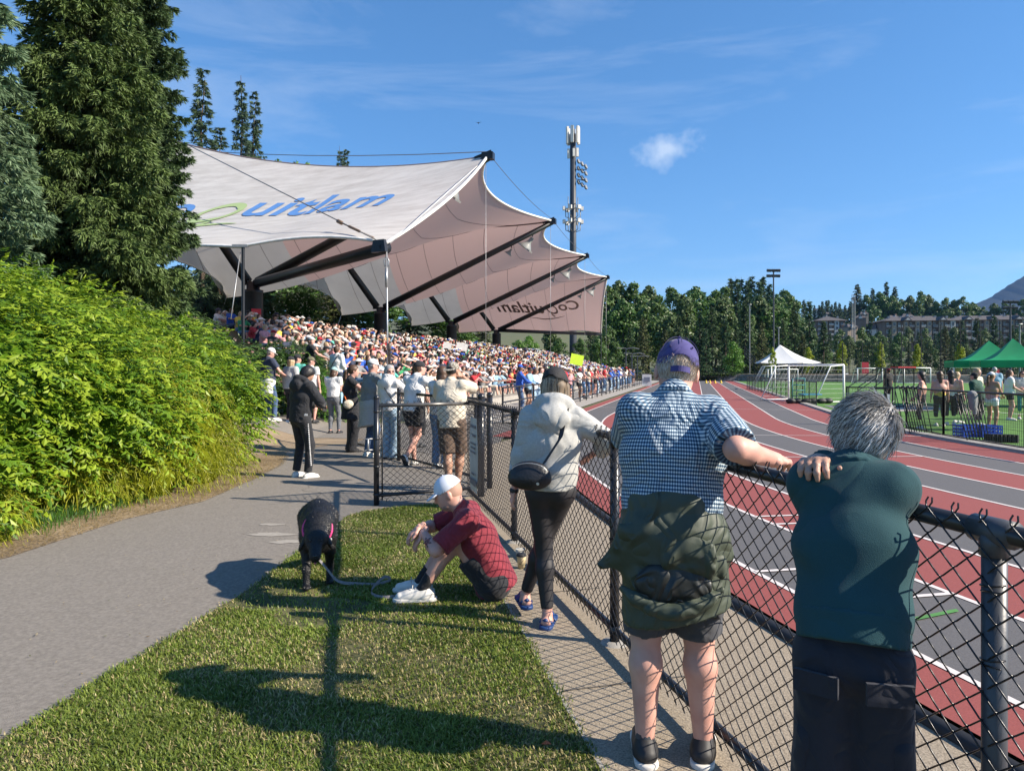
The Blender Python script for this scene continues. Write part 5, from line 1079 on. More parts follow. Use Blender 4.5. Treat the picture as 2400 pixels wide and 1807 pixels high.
# ------------------------------------------------------------------ dog, leash, ball, cups
m_fur = M('fur_black', (.008, .008, .009), .5, .5, 40, 6, 110, spec=.4, stretch=(1, .35, 1)); dog = empty('dog', (-1.47, 5.50, .02), R(180+15), 'black dog with a pink collar standing head down on the lawn edge', 'dog')
# local: +Y is the way the dog faces, towards the camera
f = Field(.009, .0025, 45, 4, (1, 1, 1))
f.cone((0, -.30, .45), (0, .05, .455), .118, .125, .08, flat=((1, 0, 0), .92, 1.0)); f.cone((0, .05, .455), (.0, .20, .44), .128, .118, .07, flat=((1, 0, 0), .95, 1.1)); f.cone((0, .16, .36), (0, .20, .34), .10, .09, .06)
f.cone((0, .22, .47), (.01, .34, .43), .090, .078, .06); f.ell((.015, .40, .400), (.078, .085, .072), None, .04); f.ell((.015, .44, .425), (.060, .03, .03), None, .03); f.cone((.018, .45, .375), (.02, .545, .318), .048, .036, .03); f.ell((.02, .555, .318), (.033, .022, .024), None, .015); f.ell((.02, .52, .290), (.027, .04, .016), None, .015)
for g in (-1, 1):
    f.ell((.015+g*.090, .385, .375), (.017, .036, .062), np.array(Matrix.Rotation(-g*.40, 3, 'Y')), .012)
fl = [(1, .075, .22, .02), (-1, .075, .10, -.0)]
for g, x, yf, dz in fl:
    f.cone((g*.075, .16, .36), (g*.082, .15, .26), .062, .042, .04); f.chain([(g*.082, .15, .26), (g*.084, yf-.02, .13), (g*.082, yf, .035)], [.040, .027, .024], .02); f.ell((g*.082, yf+.025, .022), (.030, .045, .020), None, .015)
for g, yb in ((1, -.36), (-1, -.44)):
    f.cone((g*.07, -.30, .42), (g*.085, -.26, .27), .092, .058, .05); f.chain([(g*.085, -.26, .27), (g*.085, yb-.03, .16), (g*.085, yb+.02, .04)], [.055, .030, .024], .02); f.ell((g*.085, yb+.05, .022), (.028, .045, .020), None, .015)
f.chain([(0, -.40, .46), (0, -.50, .40), (.02, -.55, .28)], [.035, .028, .015], .03)
db = field_obj('body', f, m_fur, dog); me_ = db.data; nv_ = len(me_.vertices); co_ = np.zeros(nv_*3, np.float32); no_ = np.zeros(nv_*3, np.float32); me_.vertices.foreach_get('co', co_); me_.vertices.foreach_get('normal', no_); co_ = co_.reshape(-1, 3); no_ = no_.reshape(-1, 3)
rg = np.random.default_rng(2); ii = rg.integers(nv_, size=26000); P0 = co_[ii]+rg.normal(size=(26000, 3))*.003; Nn = no_[ii]; back_ = np.array([0, -.8, -.45]); D_ = back_-Nn*(Nn @ back_)[:, None]; D_ /= np.linalg.norm(D_, axis=1)[:, None]+1e-6; D_ = D_*.85+Nn*.38+rg.normal(size=(26000, 3))*.18; S_ = np.cross(D_, Nn); S_ /= np.linalg.norm(S_, axis=1)[:, None]+1e-6
Vd = np.stack([P0-S_*.0013, P0+S_*.0013, P0+D_*(rg.uniform(.006, .012, (26000, 1)))], 1).reshape(-1, 3); of = bpy.data.objects.new('fur', build_mesh('fur', Vd, [np.arange(78000).reshape(-1, 3)], M('fur_tips', (.007, .007, .008), .35, .5, 30), None, False)); link(of, dog); of['kind'] = 'stuff'
m = MB()
for g in (-1, 1): m.ball((.017+g*.036, .478, .412), .010, 8, 5)
m.build('eye', M('eye_gloss', (.02, .012, .008), .1), dog, True); m = MB(); m.ball((.02, .574, .326), .016, 8, 5, sc=(1.2, .7, .8)); m.build('nose', M('nose_black', (.01, .01, .01), .25), dog, True)
m = MB(); m.tube([(.005+.101*math.cos(t), .275+.03*math.sin(t)+.01, .448-.098*math.sin(t)) for t in np.linspace(0, 2*math.pi, 20)], .010, 6, closed=True); m.build('collar', M('collar_pink', (.62, .05, .22), .5), dog, True)
m = MB(); m.ball((-.085, .31, .375), .013, 8, 5); m.build('collar_tag', m_stl, dog, True); m = MB(); m.ball((.02, .548, .272), .012, 6, 4, sc=(.9, 1.2, .6)); m.build('tongue', M('tongue_pink', (.5, .12, .13), .4), dog, True)
m_lsh = M('webbing_grey', (.30, .28, .30), .8, .2, 60); P = [(-1.47, 5.22, .35), (-1.36, 5.28, .18), (-1.28, 5.34, .06), (-1.15, 5.36, .035), (-1.0, 5.35, .035), (-.90, 5.38, .06), (-.94, 5.30, .10), (-1.0, 5.15, .05), (-.94, 5.06, .035), (-.84, 5.05, .035), (-.77, 5.12, .04), (-.73, 5.22, .05)]
Pc = []; 
for i in range(len(P)-1):
    p0, p1, p2, p3 = [V3(P[max(0, min(len(P)-1, i+k))]) for k in (-1, 0, 1, 2)]
    for t in np.linspace(0, 1, 6)[:-1]: Pc.append(.5*((2*p1)+(-p0+p2)*t+(2*p0-5*p1+4*p2-p3)*t*t+(-p0+3*p1-3*p2+p3)*t ** 3))
Pc = np.array(Pc); V = np.vstack([Pc+V3(0, 0, .012), Pc-V3(0, 0, .010), Pc+V3(.002, .003, .012), Pc+V3(.002, .003, -.010)]); k = len(Pc); m = MB(); m.addnp(V, [(i, i+1, k+i+1, k+i) for i in range(k-1)]+[(2*k+i, 3*k+i, 3*k+i+1, 2*k+i+1) for i in range(k-1)])
tag(m.build('leash', m_lsh), 'grey webbing dog leash trailing over the grass from the collar', 'leash')
m = MB(); m.ball((-.70, 5.28, .045), .034, 14, 8); T1('tennis_ball', m, M('ball_green', (.20, .33, .10), .95, .2, 60, 1, 200), 'worn green tennis ball in the grass behind the white shoes', 'ball', smooth=True)
def cup(loc, label, lid=True, cm=None):
    e = empty('paper_cup', loc, 0, label, 'cup'); m = MB(); m.lathe([(.0001, 0), (.028, 0), (.038, .10), (.0375, .102), (.0001, .102)], n=18); m.build('body', cm, e, True)
    if lid: m = MB(); m.lathe([(.0405, .098), (.0405, .106), (.037, .109), (.035, .118), (.0001, .118)], n=18); m.build('lid', s_black, e, True)
    return e
q = gp(1222, 1337); e = cup((q.x, q.y, .02), 'cream takeaway coffee cup with a black lid on the concrete by the fence', True, M('cup_cream', (.62, .50, .30), .6, .1, 30)); m = MB()
m.tube([(.034*math.cos(t)*1.02, .034*math.sin(t)*1.02, .055+.016*math.sin((t+1.5)*4)) for t in np.linspace(-2.2, -1.0, 12)], .0022, 4); m.build('print', M('cup_print', (.10, .06, .04)), e, True)
q = gp(1222, 1315); m = MB(); m.lathe([(.0001, 0), (.030, 0), (.042, .07), (.040, .07), (.0001, .065)], n=14); o_ = T1('bowl', m, M('paper_pale', (.5, .48, .42)), 'pale paper bowl upside down behind the coffee cup', 'bowl', smooth=True); o_.location = (q.x-.01, q.y+.06, .02)
# ------------------------------------------------------------------ spectators standing along the path and rails
def tied(root, J, mat, vox=.016, drop=.32, seed=3, name='tied_jacket'):
    p, s, b = J['pel'], J['s'], J['b']; f = Field(vox, .010, 12, seed, (1, 1, .5)); f.cone(p+V3(0, 0, .10)*s, p-V3(0, 0, .02)*s, .150*s*b, .165*s*b, .03, flat=((1, 0, 0), 1.17, .9)); f.cone(p+V3(0, -.02, 0)*s, p-V3(0, .05, drop)*s, .160*s*b, .170*s*b, .05, flat=((1, 0, 0), 1.1, .8), cuts=[(p-V3(0, 0, drop)*s, V3(.2, 0, -1))]); return field_obj(name, f, mat, root)
def handheld(root, J, n, label, col=None):
    w = J['w'+n]+J['d'+n]*.10*J['s']; m = MB(); m.box((0, 0, 0), (.010, .074, .15)); o = m.build('phone', s_black); o.matrix_world = Matrix.Translation(root.location) @ Matrix.Rotation(root.rotation_euler.z, 4, 'Z') @ Matrix.Translation(Vector(tuple(w))); l, r, s_ = o.matrix_world.decompose(); o.location = l; o.rotation_euler = r.to_euler(); tag(o, label, 'phone'); return o
SH = (s_white, s_sole); SB = (s_black, s_soled)
# young man in black looking at his phone on the path
J = joints(1.68, lean=.06, neck=(0, .75, 0), head=(-.1, -.62, 0), wr=(.12, .34, 1.12), er=(1, -.4, -.5), wl=(-.05, .34, 1.10), el=(-1, -.3, -.6), ar=(.15, .03, .085), al=(-.11, 0, .085))
r_ = person('young man in black hoodie and track pants looking at his phone on the path', (-3.15, 10.8), -38, J, m_skin_t, ('long', c_black, dict(ex=.018, hem=-.09, hood=True, wr=.008, wf=14, sleeve=1.12)), ('pants', c_black, dict(hem=.96, wr=.006, ex=.004)), SH, ('short', h_dark, dict(ex=.02, wr=.006)), None, .012, hk_l=dict(curl=.6), hk_r=dict(curl=.6))
handheld(r_, J, 'r', 'phone in the hand of the young man in the black hoodie')
m = MB()
for z in np.arange(.15, .92, .035): m.ball(tuple(J['hr']*(z/.95)+J['ar']*(1-z/.95)+V3(.088, 0, 0)), .013, 5, 3)
m.build('side_print', c_white, r_, True)
m = MB(); m.box(tuple(J['hr']+V3(.13, -.06, .06)), (.05, .006, .03), rz=.6); m.build('woven_label', c_white, r_)
# couple and companions by the shrubs
J = joints(1.80, neck=(0, .5, 0), head=(-.5, -.35, 0), wr=(.16, .30, 1.12), wl=(-.15, .3, 1.1), er=(1, -.5, -.4), ar=(.12, .08, .085), al=(-.12, 0, .085), b=1.06)
r_ = person('man in navy T-shirt, white cap and white jacket tied round his waist by the shrubs', (-5.98, 17.8), -40, J, m_skin_p, ('tee', c_navy, dict(wr=.006, ex=.014, sl=.8)), ('pants', c_denim, dict(hem=.97)), SH, ('crop', m_hair_sh), ('cap', c_white), .014); tied(r_, J, c_white)
J = joints(1.66, lean=.05, wr=(.2, .2, 1.1)); person('woman in grey top and black leggings half hidden behind the man in navy', (-5.55, 18.15), -30, J, m_skin_p, ('long', c_lgrey, dict(ex=.02)), ('leggings', c_black, dict(hem=.94)), SH, ('bob', h_blond, dict(length=.2)), ('cap', c_black), .016)
J = joints(1.70, head=(-.9, -.1, 0)); person('man in a black cap looking right behind the woman in grey beside the shrubs', (-5.65, 19.1), -10, J, m_skin_p, ('tee', c_teal), ('pants', c_black), SB, ('short', h_dark), ('cap', c_black), .018)
J = joints(1.74, head=(-.9, -.1, 0)); person('man in an olive cap and white T-shirt beside the shrubs, farthest of that group', (-5.35, 19.3), -20, J, m_skin_p, ('tee', c_white), ('shorts', c_grey), SB, ('crop', h_brown), ('cap', clothes('cap_olive', (.14, .13, .08))), .018)
J = joints(1.66, neck=(0, .4, 0), head=(-.2, -.1, 0), wr=(.05, .3, 1.15), wl=(-.05, .3, 1.15), ar=(.13, .05, .085), al=(-.09, 0, .085), b=.93)
r_ = person('woman in a white T-shirt and grey joggers with an aqua cap over long brown hair', (-4.46, 18.1), -12, J, m_skin_p, ('tee', c_white, dict(hem=.02, fem=1, wr=.006)), ('leggings', clothes('joggers_grey', (.14, .145, .16)), dict(hem=.94, m=1.12, wr=.005)), SB, ('long', h_brown, dict(length=.26)), ('cap', clothes('cap_aqua', (.30, .48, .47))), .014)
f = Field(.014, .003); f.cone(V3(.20, .05, 1.02), V3(.22, .05, .78), .05, .055, .03, flat=((0, 1, 0), 1.3, .5)); bo = field_obj('tote_bag', f, c_lblue); bo.location = r_.location; bo.rotation_euler = r_.rotation_euler; tag(bo, 'pale blue tote bag hanging beside the woman in the white T-shirt and aqua cap', 'bag')
J = joints(1.62, wr=(.18, .2, 1.0)); r_ = person('woman in white long sleeves and dark shorts with crossbody strap below the stand', (-5.07, 21.0, .66), -25, J, m_skin_p, ('long', c_white, dict(ex=.02)), ('shorts', c_navy, dict(hem=.4)), SH, ('short', h_brown), None, .018)
m = MB(); m.tube([tuple(J['sr']+V3(-.04, -.09, .05)), tuple(J['ch']+V3(0, -.17, -.05)), tuple(J['pel']+V3(-.17, -.08, .08))], .012, 5); m.build('strap', s_black, r_)
J = joints(1.80, head=(-.9, -.1, 0), wr=(.3, .35, 1.15), er=(1, -.4, -.5)); person('tall man in black T-shirt and backward white cap standing above the shrubs', (-6.22, 22.4, .80), -60, J, m_skin_p, ('tee', c_black, dict(ex=.02)), ('pants', c_black), SB, ('short', h_brown), ('back', c_white), .018)
# row on the fence behind the gate
J = joints(1.70, neck=(0, .45, 0), head=(0, -.05, 0), wr=(.10, .36, 1.32), er=(1, .1, -.7), wl=(-.06, .36, 1.30), el=(-1, .1, -.7), b=1.04)
r_ = person('woman in black with brown ponytail holding a phone up', (-3.15, 14.15), -72, J, m_skin_p, ('tee', c_black, dict(hem=.02, fem=1)), ('wide', c_black, dict(ex=-.012)), SB, ('pony', h_brown, dict(length=.30)), None, .014, hk_r=dict(curl=.7), hk_l=dict(curl=.7))
f = Field(.014, .006, 14); f.cone(J['pel']+V3(0, 0, .05), J['pel']-V3(0, 0, .28), .165, .20, .03, flat=((1, 0, 0), 1.1, .95), cuts=[(J['pel']-V3(0, 0, .28), V3(0, 0, -1))]); field_obj('skirt', f, c_black, r_); handheld(r_, J, 'r', 'phone held up by the woman in black with the ponytail')
f = Field(.012, .003); f.ell(J['pel']+V3(.20, -.06, .02), (.05, .10, .09), None, .02); bo = field_obj('handbag', f, c_beige); bo.location = r_.location; bo.rotation_euler = r_.rotation_euler; tag(bo, 'small cream handbag on an orange strap beside the woman in black', 'bag')
m = MB(); m.tube([tuple(J['sl']+V3(.03, -.07, .06)), tuple(J['ch']+V3(.06, -.165, -.03)), tuple(J['pel']+V3(.18, -.10, .10))], .011, 5); m.build('strap', c_orange, bo)
J = joints(1.79, lean=.10, head=(-.35, -.15, 0), wr=(.20, .45, 1.18), er=(1, -.3, -.4), wl=(-.15, .45, 1.18), b=1.08)
r_ = person('man in grey sweatshirt and white cap, pale jacket round his waist, at the fence', (-2.62, 13.35), -50, J, m_skin_p, ('long', c_grey, dict(ex=.012, hem=.02, wr=.008, wf=14)), ('pants', c_denim, dict(hem=.97)), SH, ('crop', h_grey), ('cap', c_white), .013); tied(r_, J, c_lgrey, .014, .40)
J = joints(1.68, head=(-2.2, -.05, 0), wr=(.16, .42, 1.2), er=(1, -.2, -.5), wl=(-.15, .3, 1.1), b=.98)
r_ = person('silver haired woman in sunglasses, white hoodie and pale wide jeans at the fence', (-2.20, 13.0), -25, J, m_skin_p, ('long', c_white, dict(ex=.010, hood=True, wr=.009, wf=13, fem=1)), ('wide', c_ldenim, dict(ex=-.018, wr=.006)), SB, ('bob', h_grey, dict(length=.25)), None, .013)
m = MB()
for g in (-1, 1): m.ball(tuple(hp_(J, g*.033, .098, .006)), .022, 8, 5, sc=(1, .5, .8))
m.tube([tuple(hp_(J, -.078, .03, .012)), tuple(hp_(J, -.05, .10, .012)), tuple(hp_(J, .05, .10, .012)), tuple(hp_(J, .078, .03, .012))], .004, 5); m.build('sunglasses', s_black, r_, True)
m = MB(); m.tube([tuple(J['sl']+V3(.04, -.09, .06)), tuple(J['ch']+V3(.05, -.165, 0)), tuple(J['pel']+V3(.18, -.06, .08))], .008, 5); m.build('strap', s_black, r_)
J = joints(1.77, lean=.16, side=.03, head=(-.45, 0, 0), neck=(0, .5, 0), wr=(.30, .42, 1.18), er=(1, -.4, -.3), wl=(-.12, .5, 1.18), ar=(-.05, -.12, .16), al=(-.06, .12, .085), b=.98)
person('young man in white T-shirt, black cap and black shorts leaning on the fence', (-1.66, 12.15), -28, J, m_skin_p, ('tee', c_white, dict(ex=.008, wr=.008, wf=13, sl=.8, hem=-.06)), ('shorts', c_black, dict(hem=.62, ex=.006)), (s_white, s_soled), ('short', h_brown), ('cap', c_black), .013, shoe_kw={'r': dict(d=(0, .55, -.8), up=(0, .8, .55))})
J = joints(1.66, lean=.12, head=(.1, 0, 0), wr=(.2, .45, 1.18), er=(1, -.4, -.3), wl=(-.15, .45, 1.18), ar=(.07, 0, .085), al=(-.12, .03, .085), b=1.0)
person('woman with long dark hair, striped white T-shirt and blue jeans leaning on the fence', (-1.16, 11.75), -22, J, m_skin_t, ('tee', M('stripe_white', (.62, .60, .57), .9, .16, 3, stretch=(.01, .01, 26)), dict(ex=.014, wr=.007, wf=13, hem=-.03)), ('pants', c_mdenim, dict(hem=.98, ex=.006)), SH, ('long', h_brown, dict(length=.10)), None, .013)
J = joints(1.64, head=(-.2, 0, 0)); person('person with short dark curly hair beyond the fence behind the man in the white T-shirt', (-1.95, 14.9), -25, J, m_skin_t, ('tee', c_beige), ('pants', c_black), SB, ('bob', h_dark, dict(length=.06, wr=.01)), None, .018)
J = joints(1.72, lean=.10, side=-.05, neck=(0, .5, 0), head=(-.15, 0, 0), wr=(.09, .19, 1.55), er=(.8, .35, -1), wl=(-.10, .42, 1.22), el=(-1, .2, -.5), ar=(.06, .08, .085), al=(.02, -.16, .085), b=1.04, kr=(.2, 1, 0), shw=.172)
r_ = person('man in a camouflage cap, cream T-shirt and brown shorts shading his eyes behind the gate', (-.80, 9.62), -14, J, m_skin_t, ('tee', c_beige, dict(ex=.012, wr=.009, wf=11, sl=.95, sleeve=1.08, hem=-.10)), ('shorts', c_brown, dict(hem=.98, ex=.012, wr=.008)), (s_black, s_soled), ('crop', h_dark), ('back', c_camo, dict(vent=True)), .011, hk_r=dict(curl=.3, back=(1, -.2, .2), side=(0, -1, 1)), am=1.12, lm=1.08)
# along the rail of the stand
tops = [('tee', c_white, 'white T-shirt'), ('tee', c_red, 'red T-shirt'), ('long', c_blue, 'bright blue jacket'), ('tank', c_black, 'black vest'), ('tee', c_black, 'black T-shirt'), ('long', c_lblue, 'light blue shirt'), ('long', c_lgrey, 'grey top'), ('tee', c_orange, 'orange T-shirt'), ('tee', c_pink, 'pink T-shirt'), ('tee', c_beige, 'cream T-shirt'), ('tee', c_navy, 'navy T-shirt'), ('long', c_white, 'white long sleeved top')]
bots = [('shorts', c_black, 'black shorts'), ('pants', c_mdenim, 'blue jeans'), ('shorts', c_navy, 'navy shorts'), ('pants', c_denim, 'dark jeans'), ('wide', c_ldenim, 'pale wide jeans'), ('leggings', c_black, 'black leggings')]
hrs = [('short', h_brown, 'short brown hair'), ('long', h_brown, 'long brown hair'), ('short', h_dark, 'short black hair'), ('long', h_dark, 'long black hair'), ('pony', h_blond, 'a blond ponytail'), ('bob', h_grey, 'grey hair')]
hts = [None, ('cap', c_white, 'white cap'), ('cap', c_black, 'black cap'), ('sunhat', c_beige, 'straw sun hat'), ('cap', c_red, 'red cap'), ('cap', c_blue, 'blue cap'), None]
fixed = [(-5.6, 2, 3, 0, 5, 1.74), (-4.3, 5, 0, 0, 2, 1.66), (-3.3, 11, 4, 1, 0, 1.62), (-2.4, 6, 4, 1, 0, 1.66), (-1.3, 0, 1, 3, 0, 1.62), (-.2, 4, 0, 2, 2, 1.74), (.9, 7, 5, 3, 6, 1.45), (2.2, 9, 1, 0, 1, 1.75), (3.1, 1, 0, 2, 1, 1.7), (4.4, 8, 2, 4, 0, 1.6)]
rr = random.Random(21); s_ = 5.6
while len(fixed) < 44:
    fixed.append((s_, rr.randrange(12), rr.randrange(6), rr.randrange(6), rr.randrange(7), 1.5+rr.random()*.3)); s_ += rr.choice([.55, .8, 1.1, 1.9])
usedl = {}
for i, (s_, a, b_, c_, d_, hh) in enumerate(fixed):
    o_ = 10.55+.5*rr.random()*(i > 9); q = SO(s_, o_, .02); ln = rr.uniform(.02, .16)
    J = joints(hh, lean=ln, head=(rr.uniform(-.7, .9), rr.uniform(-.25, .1), 0), wr=(.18, .40, 1.12) if rr.random() < .7 else (.1, .22, 1.5), er=(1, -.3, -.4), wl=(-.18, .40, 1.12) if rr.random() < .7 else None, ar=(.10, rr.uniform(-.1, .1), .085), b=rr.uniform(.9, 1.1))
    T_, B_, H_, C_ = tops[a], bots[b_], hrs[c_], hts[d_]
    col_w = ['nearest', 'second', 'third', 'farthest'][min(3, int(max(0, (s_+4)/14)))]
    lab = '%s, %s, %s, stand rail near %s column' % (T_[2], B_[2], C_[2] if C_ else H_[2], col_w)
    usedl[lab] = usedl.get(lab, 0)+1
    if usedl[lab] > 1: lab = lab+', farther %d' % usedl[lab]
    person('spectator, '+lab, (q.x, q.y, .02), -100+rr.uniform(-35, 20), J, rr.choice([m_skin_p, m_skin, m_skin_t, m_skin_b]), (T_[0], T_[1]), (B_[0], B_[1]), SH if rr.random() < .6 else SB, H_[:2], C_[:2] if C_ else None, .02 if i < 10 else (.026 if i < 24 else .034), group='people leaning on the rail of the stand')
# ------------------------------------------------------------------ people on the infield
def inf(label, pxx, Y, face, h, top, bot, hair, hat=None, skin=m_skin_p, shoes=SH, vox=.018, **k):
    J = joints(h, **k); return person(label, ((pxx-1200)/1700*Y, Y, .03), face, J, skin, top, bot, shoes, hair, hat, vox), J
inf('woman with long curly dark hair and black vest, leftmost beyond the mesh barrier', 2160, 19.2, 60, 1.52, ('tank', c_black), ('pants', c_black), ('long', h_dark, dict(length=.22, wr=.012)), wr=(.2, .2, .95))
inf('curly brown haired woman in pale yellow vest and black trousers beyond the barrier', 2203, 20.2, -20, 1.52, ('tank', c_yel), ('pants', c_black), ('long', h_brown, dict(length=.16, wr=.012)))
inf('woman with straight black hair down her back in a white vest and black trousers', 2228, 20.6, -12, 1.55, ('tank', c_white), ('pants', c_black), ('long', h_dark, dict(length=.34)))
inf('woman with wavy blond hair in a white vest turned right beyond the barrier', 2243, 21.4, -80, 1.5, ('tank', c_white), ('pants', c_black), ('long', h_blond, dict(length=.2, wr=.01)))
inf('coach in a dark green jacket and black cap leaning behind the mesh barrier', 2296, 19.0, 30, 1.50, ('long', clothes('jacket_green', (.012, .06, .045)), dict(ex=.03)), ('pants', c_black), ('short', h_dark), ('cap', c_black), lean=.25, wr=(.2, .4, 1.0))
inf('woman with blond hair behind the coach in dark green', 2290, 20.4, -150, 1.6, ('tee', c_beige), ('pants', c_black), ('long', h_blond))
inf('woman in a white cap, peach vest and white shorts standing side on to the barrier', 2324, 18.6, -70, 1.50, ('tank', c_pink, dict(ex=.004)), ('shorts', c_white, dict(hem=.4)), ('pony', h_brown), ('cap', c_white), skin=m_skin_t, wr=(.1, .35, 1.05), wl=(-.05, .35, 1.05))
inf('grey haired man in pale blue shirt and jeans under the green canopies', 2331, 26.6, -30, 1.66, ('tee', c_lblue, dict(ex=.02)), ('pants', c_mdenim), ('crop', h_grey), b=1.1)
inf('long haired woman in white T-shirt and black shorts beyond the barrier', 2366, 22.6, -110, 1.55, ('tee', c_white, dict(ex=.025)), ('shorts', c_black, dict(hem=.5)), ('long', h_brown, dict(length=.3)), wr=(.1, .3, 1.05))
r_, J = inf('woman in sunglasses, grey top and teal leggings at the right edge', 2396, 23.0, 165, 1.52, ('tee', c_lgrey, dict(ex=.02)), ('leggings', clothes('leggings_teal', (.02, .20, .19))), ('long', h_brown, dict(length=.18, wr=.01)), wr=(-.02, .28, 1.1), wl=(.05, .28, 1.12))
m = MB(); m.tube([tuple(hp_(J, -.06, .09, .01)), tuple(hp_(J, 0, .105, .01)), tuple(hp_(J, .06, .09, .01))], .018, 6); m.build('sunglasses', s_black, r_, True)
inf('man in black standing on the turf beside the red topped starter stand', 2082, 31.0, 20, 1.62, ('tee', c_black), ('pants', c_black), ('short', h_dark), ('cap', c_red), skin=m_skin_t)
# ------------------------------------------------------------------ the seated crowd
def crowd_mesh(kind, arms, fine=True):
    J = joints(1.62, pel=(0, 0, .10), lean=.10+.05*arms, wr=[(.12, .42, .36), (.10, .25, .86), (.05, .3, .5)][arms], er=(1, 0, -.5), wl=[(-.12, .42, .36), (-.10, .3, .5), (-.08, .25, .84)][arms], el=(-1, 0, -.5), ar=(.1, .52, -.30), al=(-.1, .50, -.30), kr=(0, .5, 1), kl=(0, .5, 1), neck=(0, .2, 0))
    v = .034; parts = []
    hf = head_field(J, v); parts.append((hf, 0))
    f = Field(v)
    for n in 'rl': f.cone(J['s'+n], J['e'+n], .05, .04, .02); f.cone(J['e'+n], J['w'+n]+J['d'+n]*.08, .04, .03, .02); f.cone(J['k'+n], J['a'+n], .052, .036, .02)
    parts.append((f, 0))
    if kind == 0: parts.append((hair_field(J, v, 'short', ex=.015, wr=0), 1))
    if kind == 1: parts.append((hair_field(J, v, 'long', ex=.015, wr=0), 1))
    if kind in (2, 3):
        g = Field(v*.8); g.ell(hp_(J, 0, -.01, .045), (.10, .115, .10), J['H'], .01, cuts=[(hp_(J, 0, 0, .03), J['H'] @ V3(0, 0, -1))]); g.ell(hp_(J, 0, .11, .045), (.07, .09, .026) , J['H'], .01)
        if kind == 3: g.ell(hp_(J, 0, 0, .045), (.17, .17, .03), J['H'], .02)
        parts.append((g, 2)); parts.append((hair_field(J, v, 'short' if arms else 'long', ex=.004, wr=0), 1))
    f = Field(v); torso_cones(f, J, .015, -.04, k=.05)
    for n in 'rl': d = unit(J['e'+n]-J['s'+n]); f.cone(J['s'+n], J['s'+n]+d*.2, .075, .07, .03)
    parts.append((f, 3)); f = Field(v); f.cone(J['pel']+V3(-.06, 0, 0), J['pel']+V3(.06, 0, 0), .13, .13, .03)
    for n in 'rl': f.cone(J['h'+n], J['k'+n], .095, .065, .03)
    parts.append((f, 4))
    V = []; Q = []; mi = []; n = 0
    for f, k in parts:
        v_, q = f.mesh(); V.append(v_); Q.append(q+n); n += len(v_); mi += [k]*len(q)
    return build_mesh('spectator', np.vstack(V), [np.vstack(Q)], [m_skin, h_dark, c_white, c_white, c_black], mi, True)
protos = {(k, a): crowd_mesh(k, a) for k in range(4) for a in range(3)}
cc_top = [(c_white, 'white', 6), (c_black, 'black', 11), (c_red, 'red', 5), (c_navy, 'navy', 6), (c_grey, 'grey', 4), (c_blue, 'blue', 4), (c_lblue, 'pale blue', 4), (c_orange, 'orange', 1), (c_green, 'green', 2), (c_pink, 'pink', 3), (c_beige, 'cream', 3), (c_yel, 'yellow', 1), (c_teal, 'aqua', 1)]
cc_hat = [(c_white, 'white', 6), (c_beige, 'cream', 2), (c_black, 'black', 3), (c_blue, 'blue', 1), (c_red, 'red', 1), (c_navy, 'navy', 2)]
hairm = [(h_dark, 'black', 5), (h_brown, 'brown', 5), (h_blond, 'blond', 2), (h_grey, 'grey', 1)]
skm = [(m_skin, '', 4), (m_skin_p, '', 4), (m_skin_t, '', 3), (m_skin_b, '', 1)]
def wch(r, L_): return r.choices(L_, [x[2] for x in L_])[0]
seats = []; rr = random.Random(5)
for r in range(NROW):
    s_ = S_A+.2+rr.random()*.3
    while s_ < S_B-.3:
        if s_ > S_A+max(0, r-5)*.75 and rr.random() < (.90 if s_ < 50 else .8): seats.append((r, s_+rr.uniform(-.08, .08), 13.1+r*.82+.42+rr.uniform(-.1, .1)))
        s_ += .50+rr.random()*.12
for k in range(90): seats.append((NROW, rr.uniform(-3, 60), 13.1+NROW*.82+rr.uniform(.1, .9)))
seats = [(r, s_, o_, SO(s_, o_, row_z(min(r, NROW-1)))) for r, s_, o_ in seats]
clear = [(c.x, c.y) for c in cols]
seats = [q for q in seats if all((q[3].x-a) ** 2+(q[3].y-b) ** 2 > .5 for a, b in clear)]
seats.sort(key=lambda q: math.hypot(q[3].x, q[3].y-0))
bands = ['bottom rows', 'lower rows', 'middle rows', 'upper rows', 'top rows']
for i, (r, s_, o_, p) in enumerate(seats[:300]):
    a = rr.choices([0, 1, 2], [6, 1, 2])[0]; k = rr.choices([0, 1, 2, 3], [4, 4, 6, 1.5])[0]; tp, hr_, ht, sk = wch(rr, cc_top), wch(rr, hairm), wch(rr, cc_hat), wch(rr, skm)
    o = bpy.data.objects.new('spectator', protos[(k, a)]); link(o); o.location = (p.x, p.y, p.z+(.42 if r < NROW else .42)); o.rotation_euler = (0, 0, R(-104+rr.uniform(-28, 22))); sc = rr.uniform(.86, 1.04); o.scale = (sc, sc, sc)
    for j, m_ in enumerate((sk[0], hr_[0], ht[0], tp[0], rr.choice([c_black, c_navy, c_denim, c_beige, c_grey, c_mdenim]))): o.material_slots[j].link = 'OBJECT'; o.material_slots[j].material = m_
    hd = {0: 'short %s hair' % hr_[1], 1: 'long %s hair' % hr_[1], 2: '%s cap' % ht[1], 3: '%s sun hat' % ht[1]}[k]
    bay = 'short of the nearest column' if s_ < -1.5 else ('below the nearest column' if s_ < 3 else 'past the nearest column')
    tag(o, 'seated spectator, %s top, %s, %s %s' % (tp[1], hd, bands[min(4, r//3)], bay), 'person', 'spectators seated in the grandstand')
def crowd_low(rr):
    m = MB(); return m
lm_ = MB(); hgt = {}
skc = [(.44, .25, .18), (.50, .30, .22), (.33, .18, .12), (.20, .11, .07)]; topc = {c[1]: c for c in cc_top}
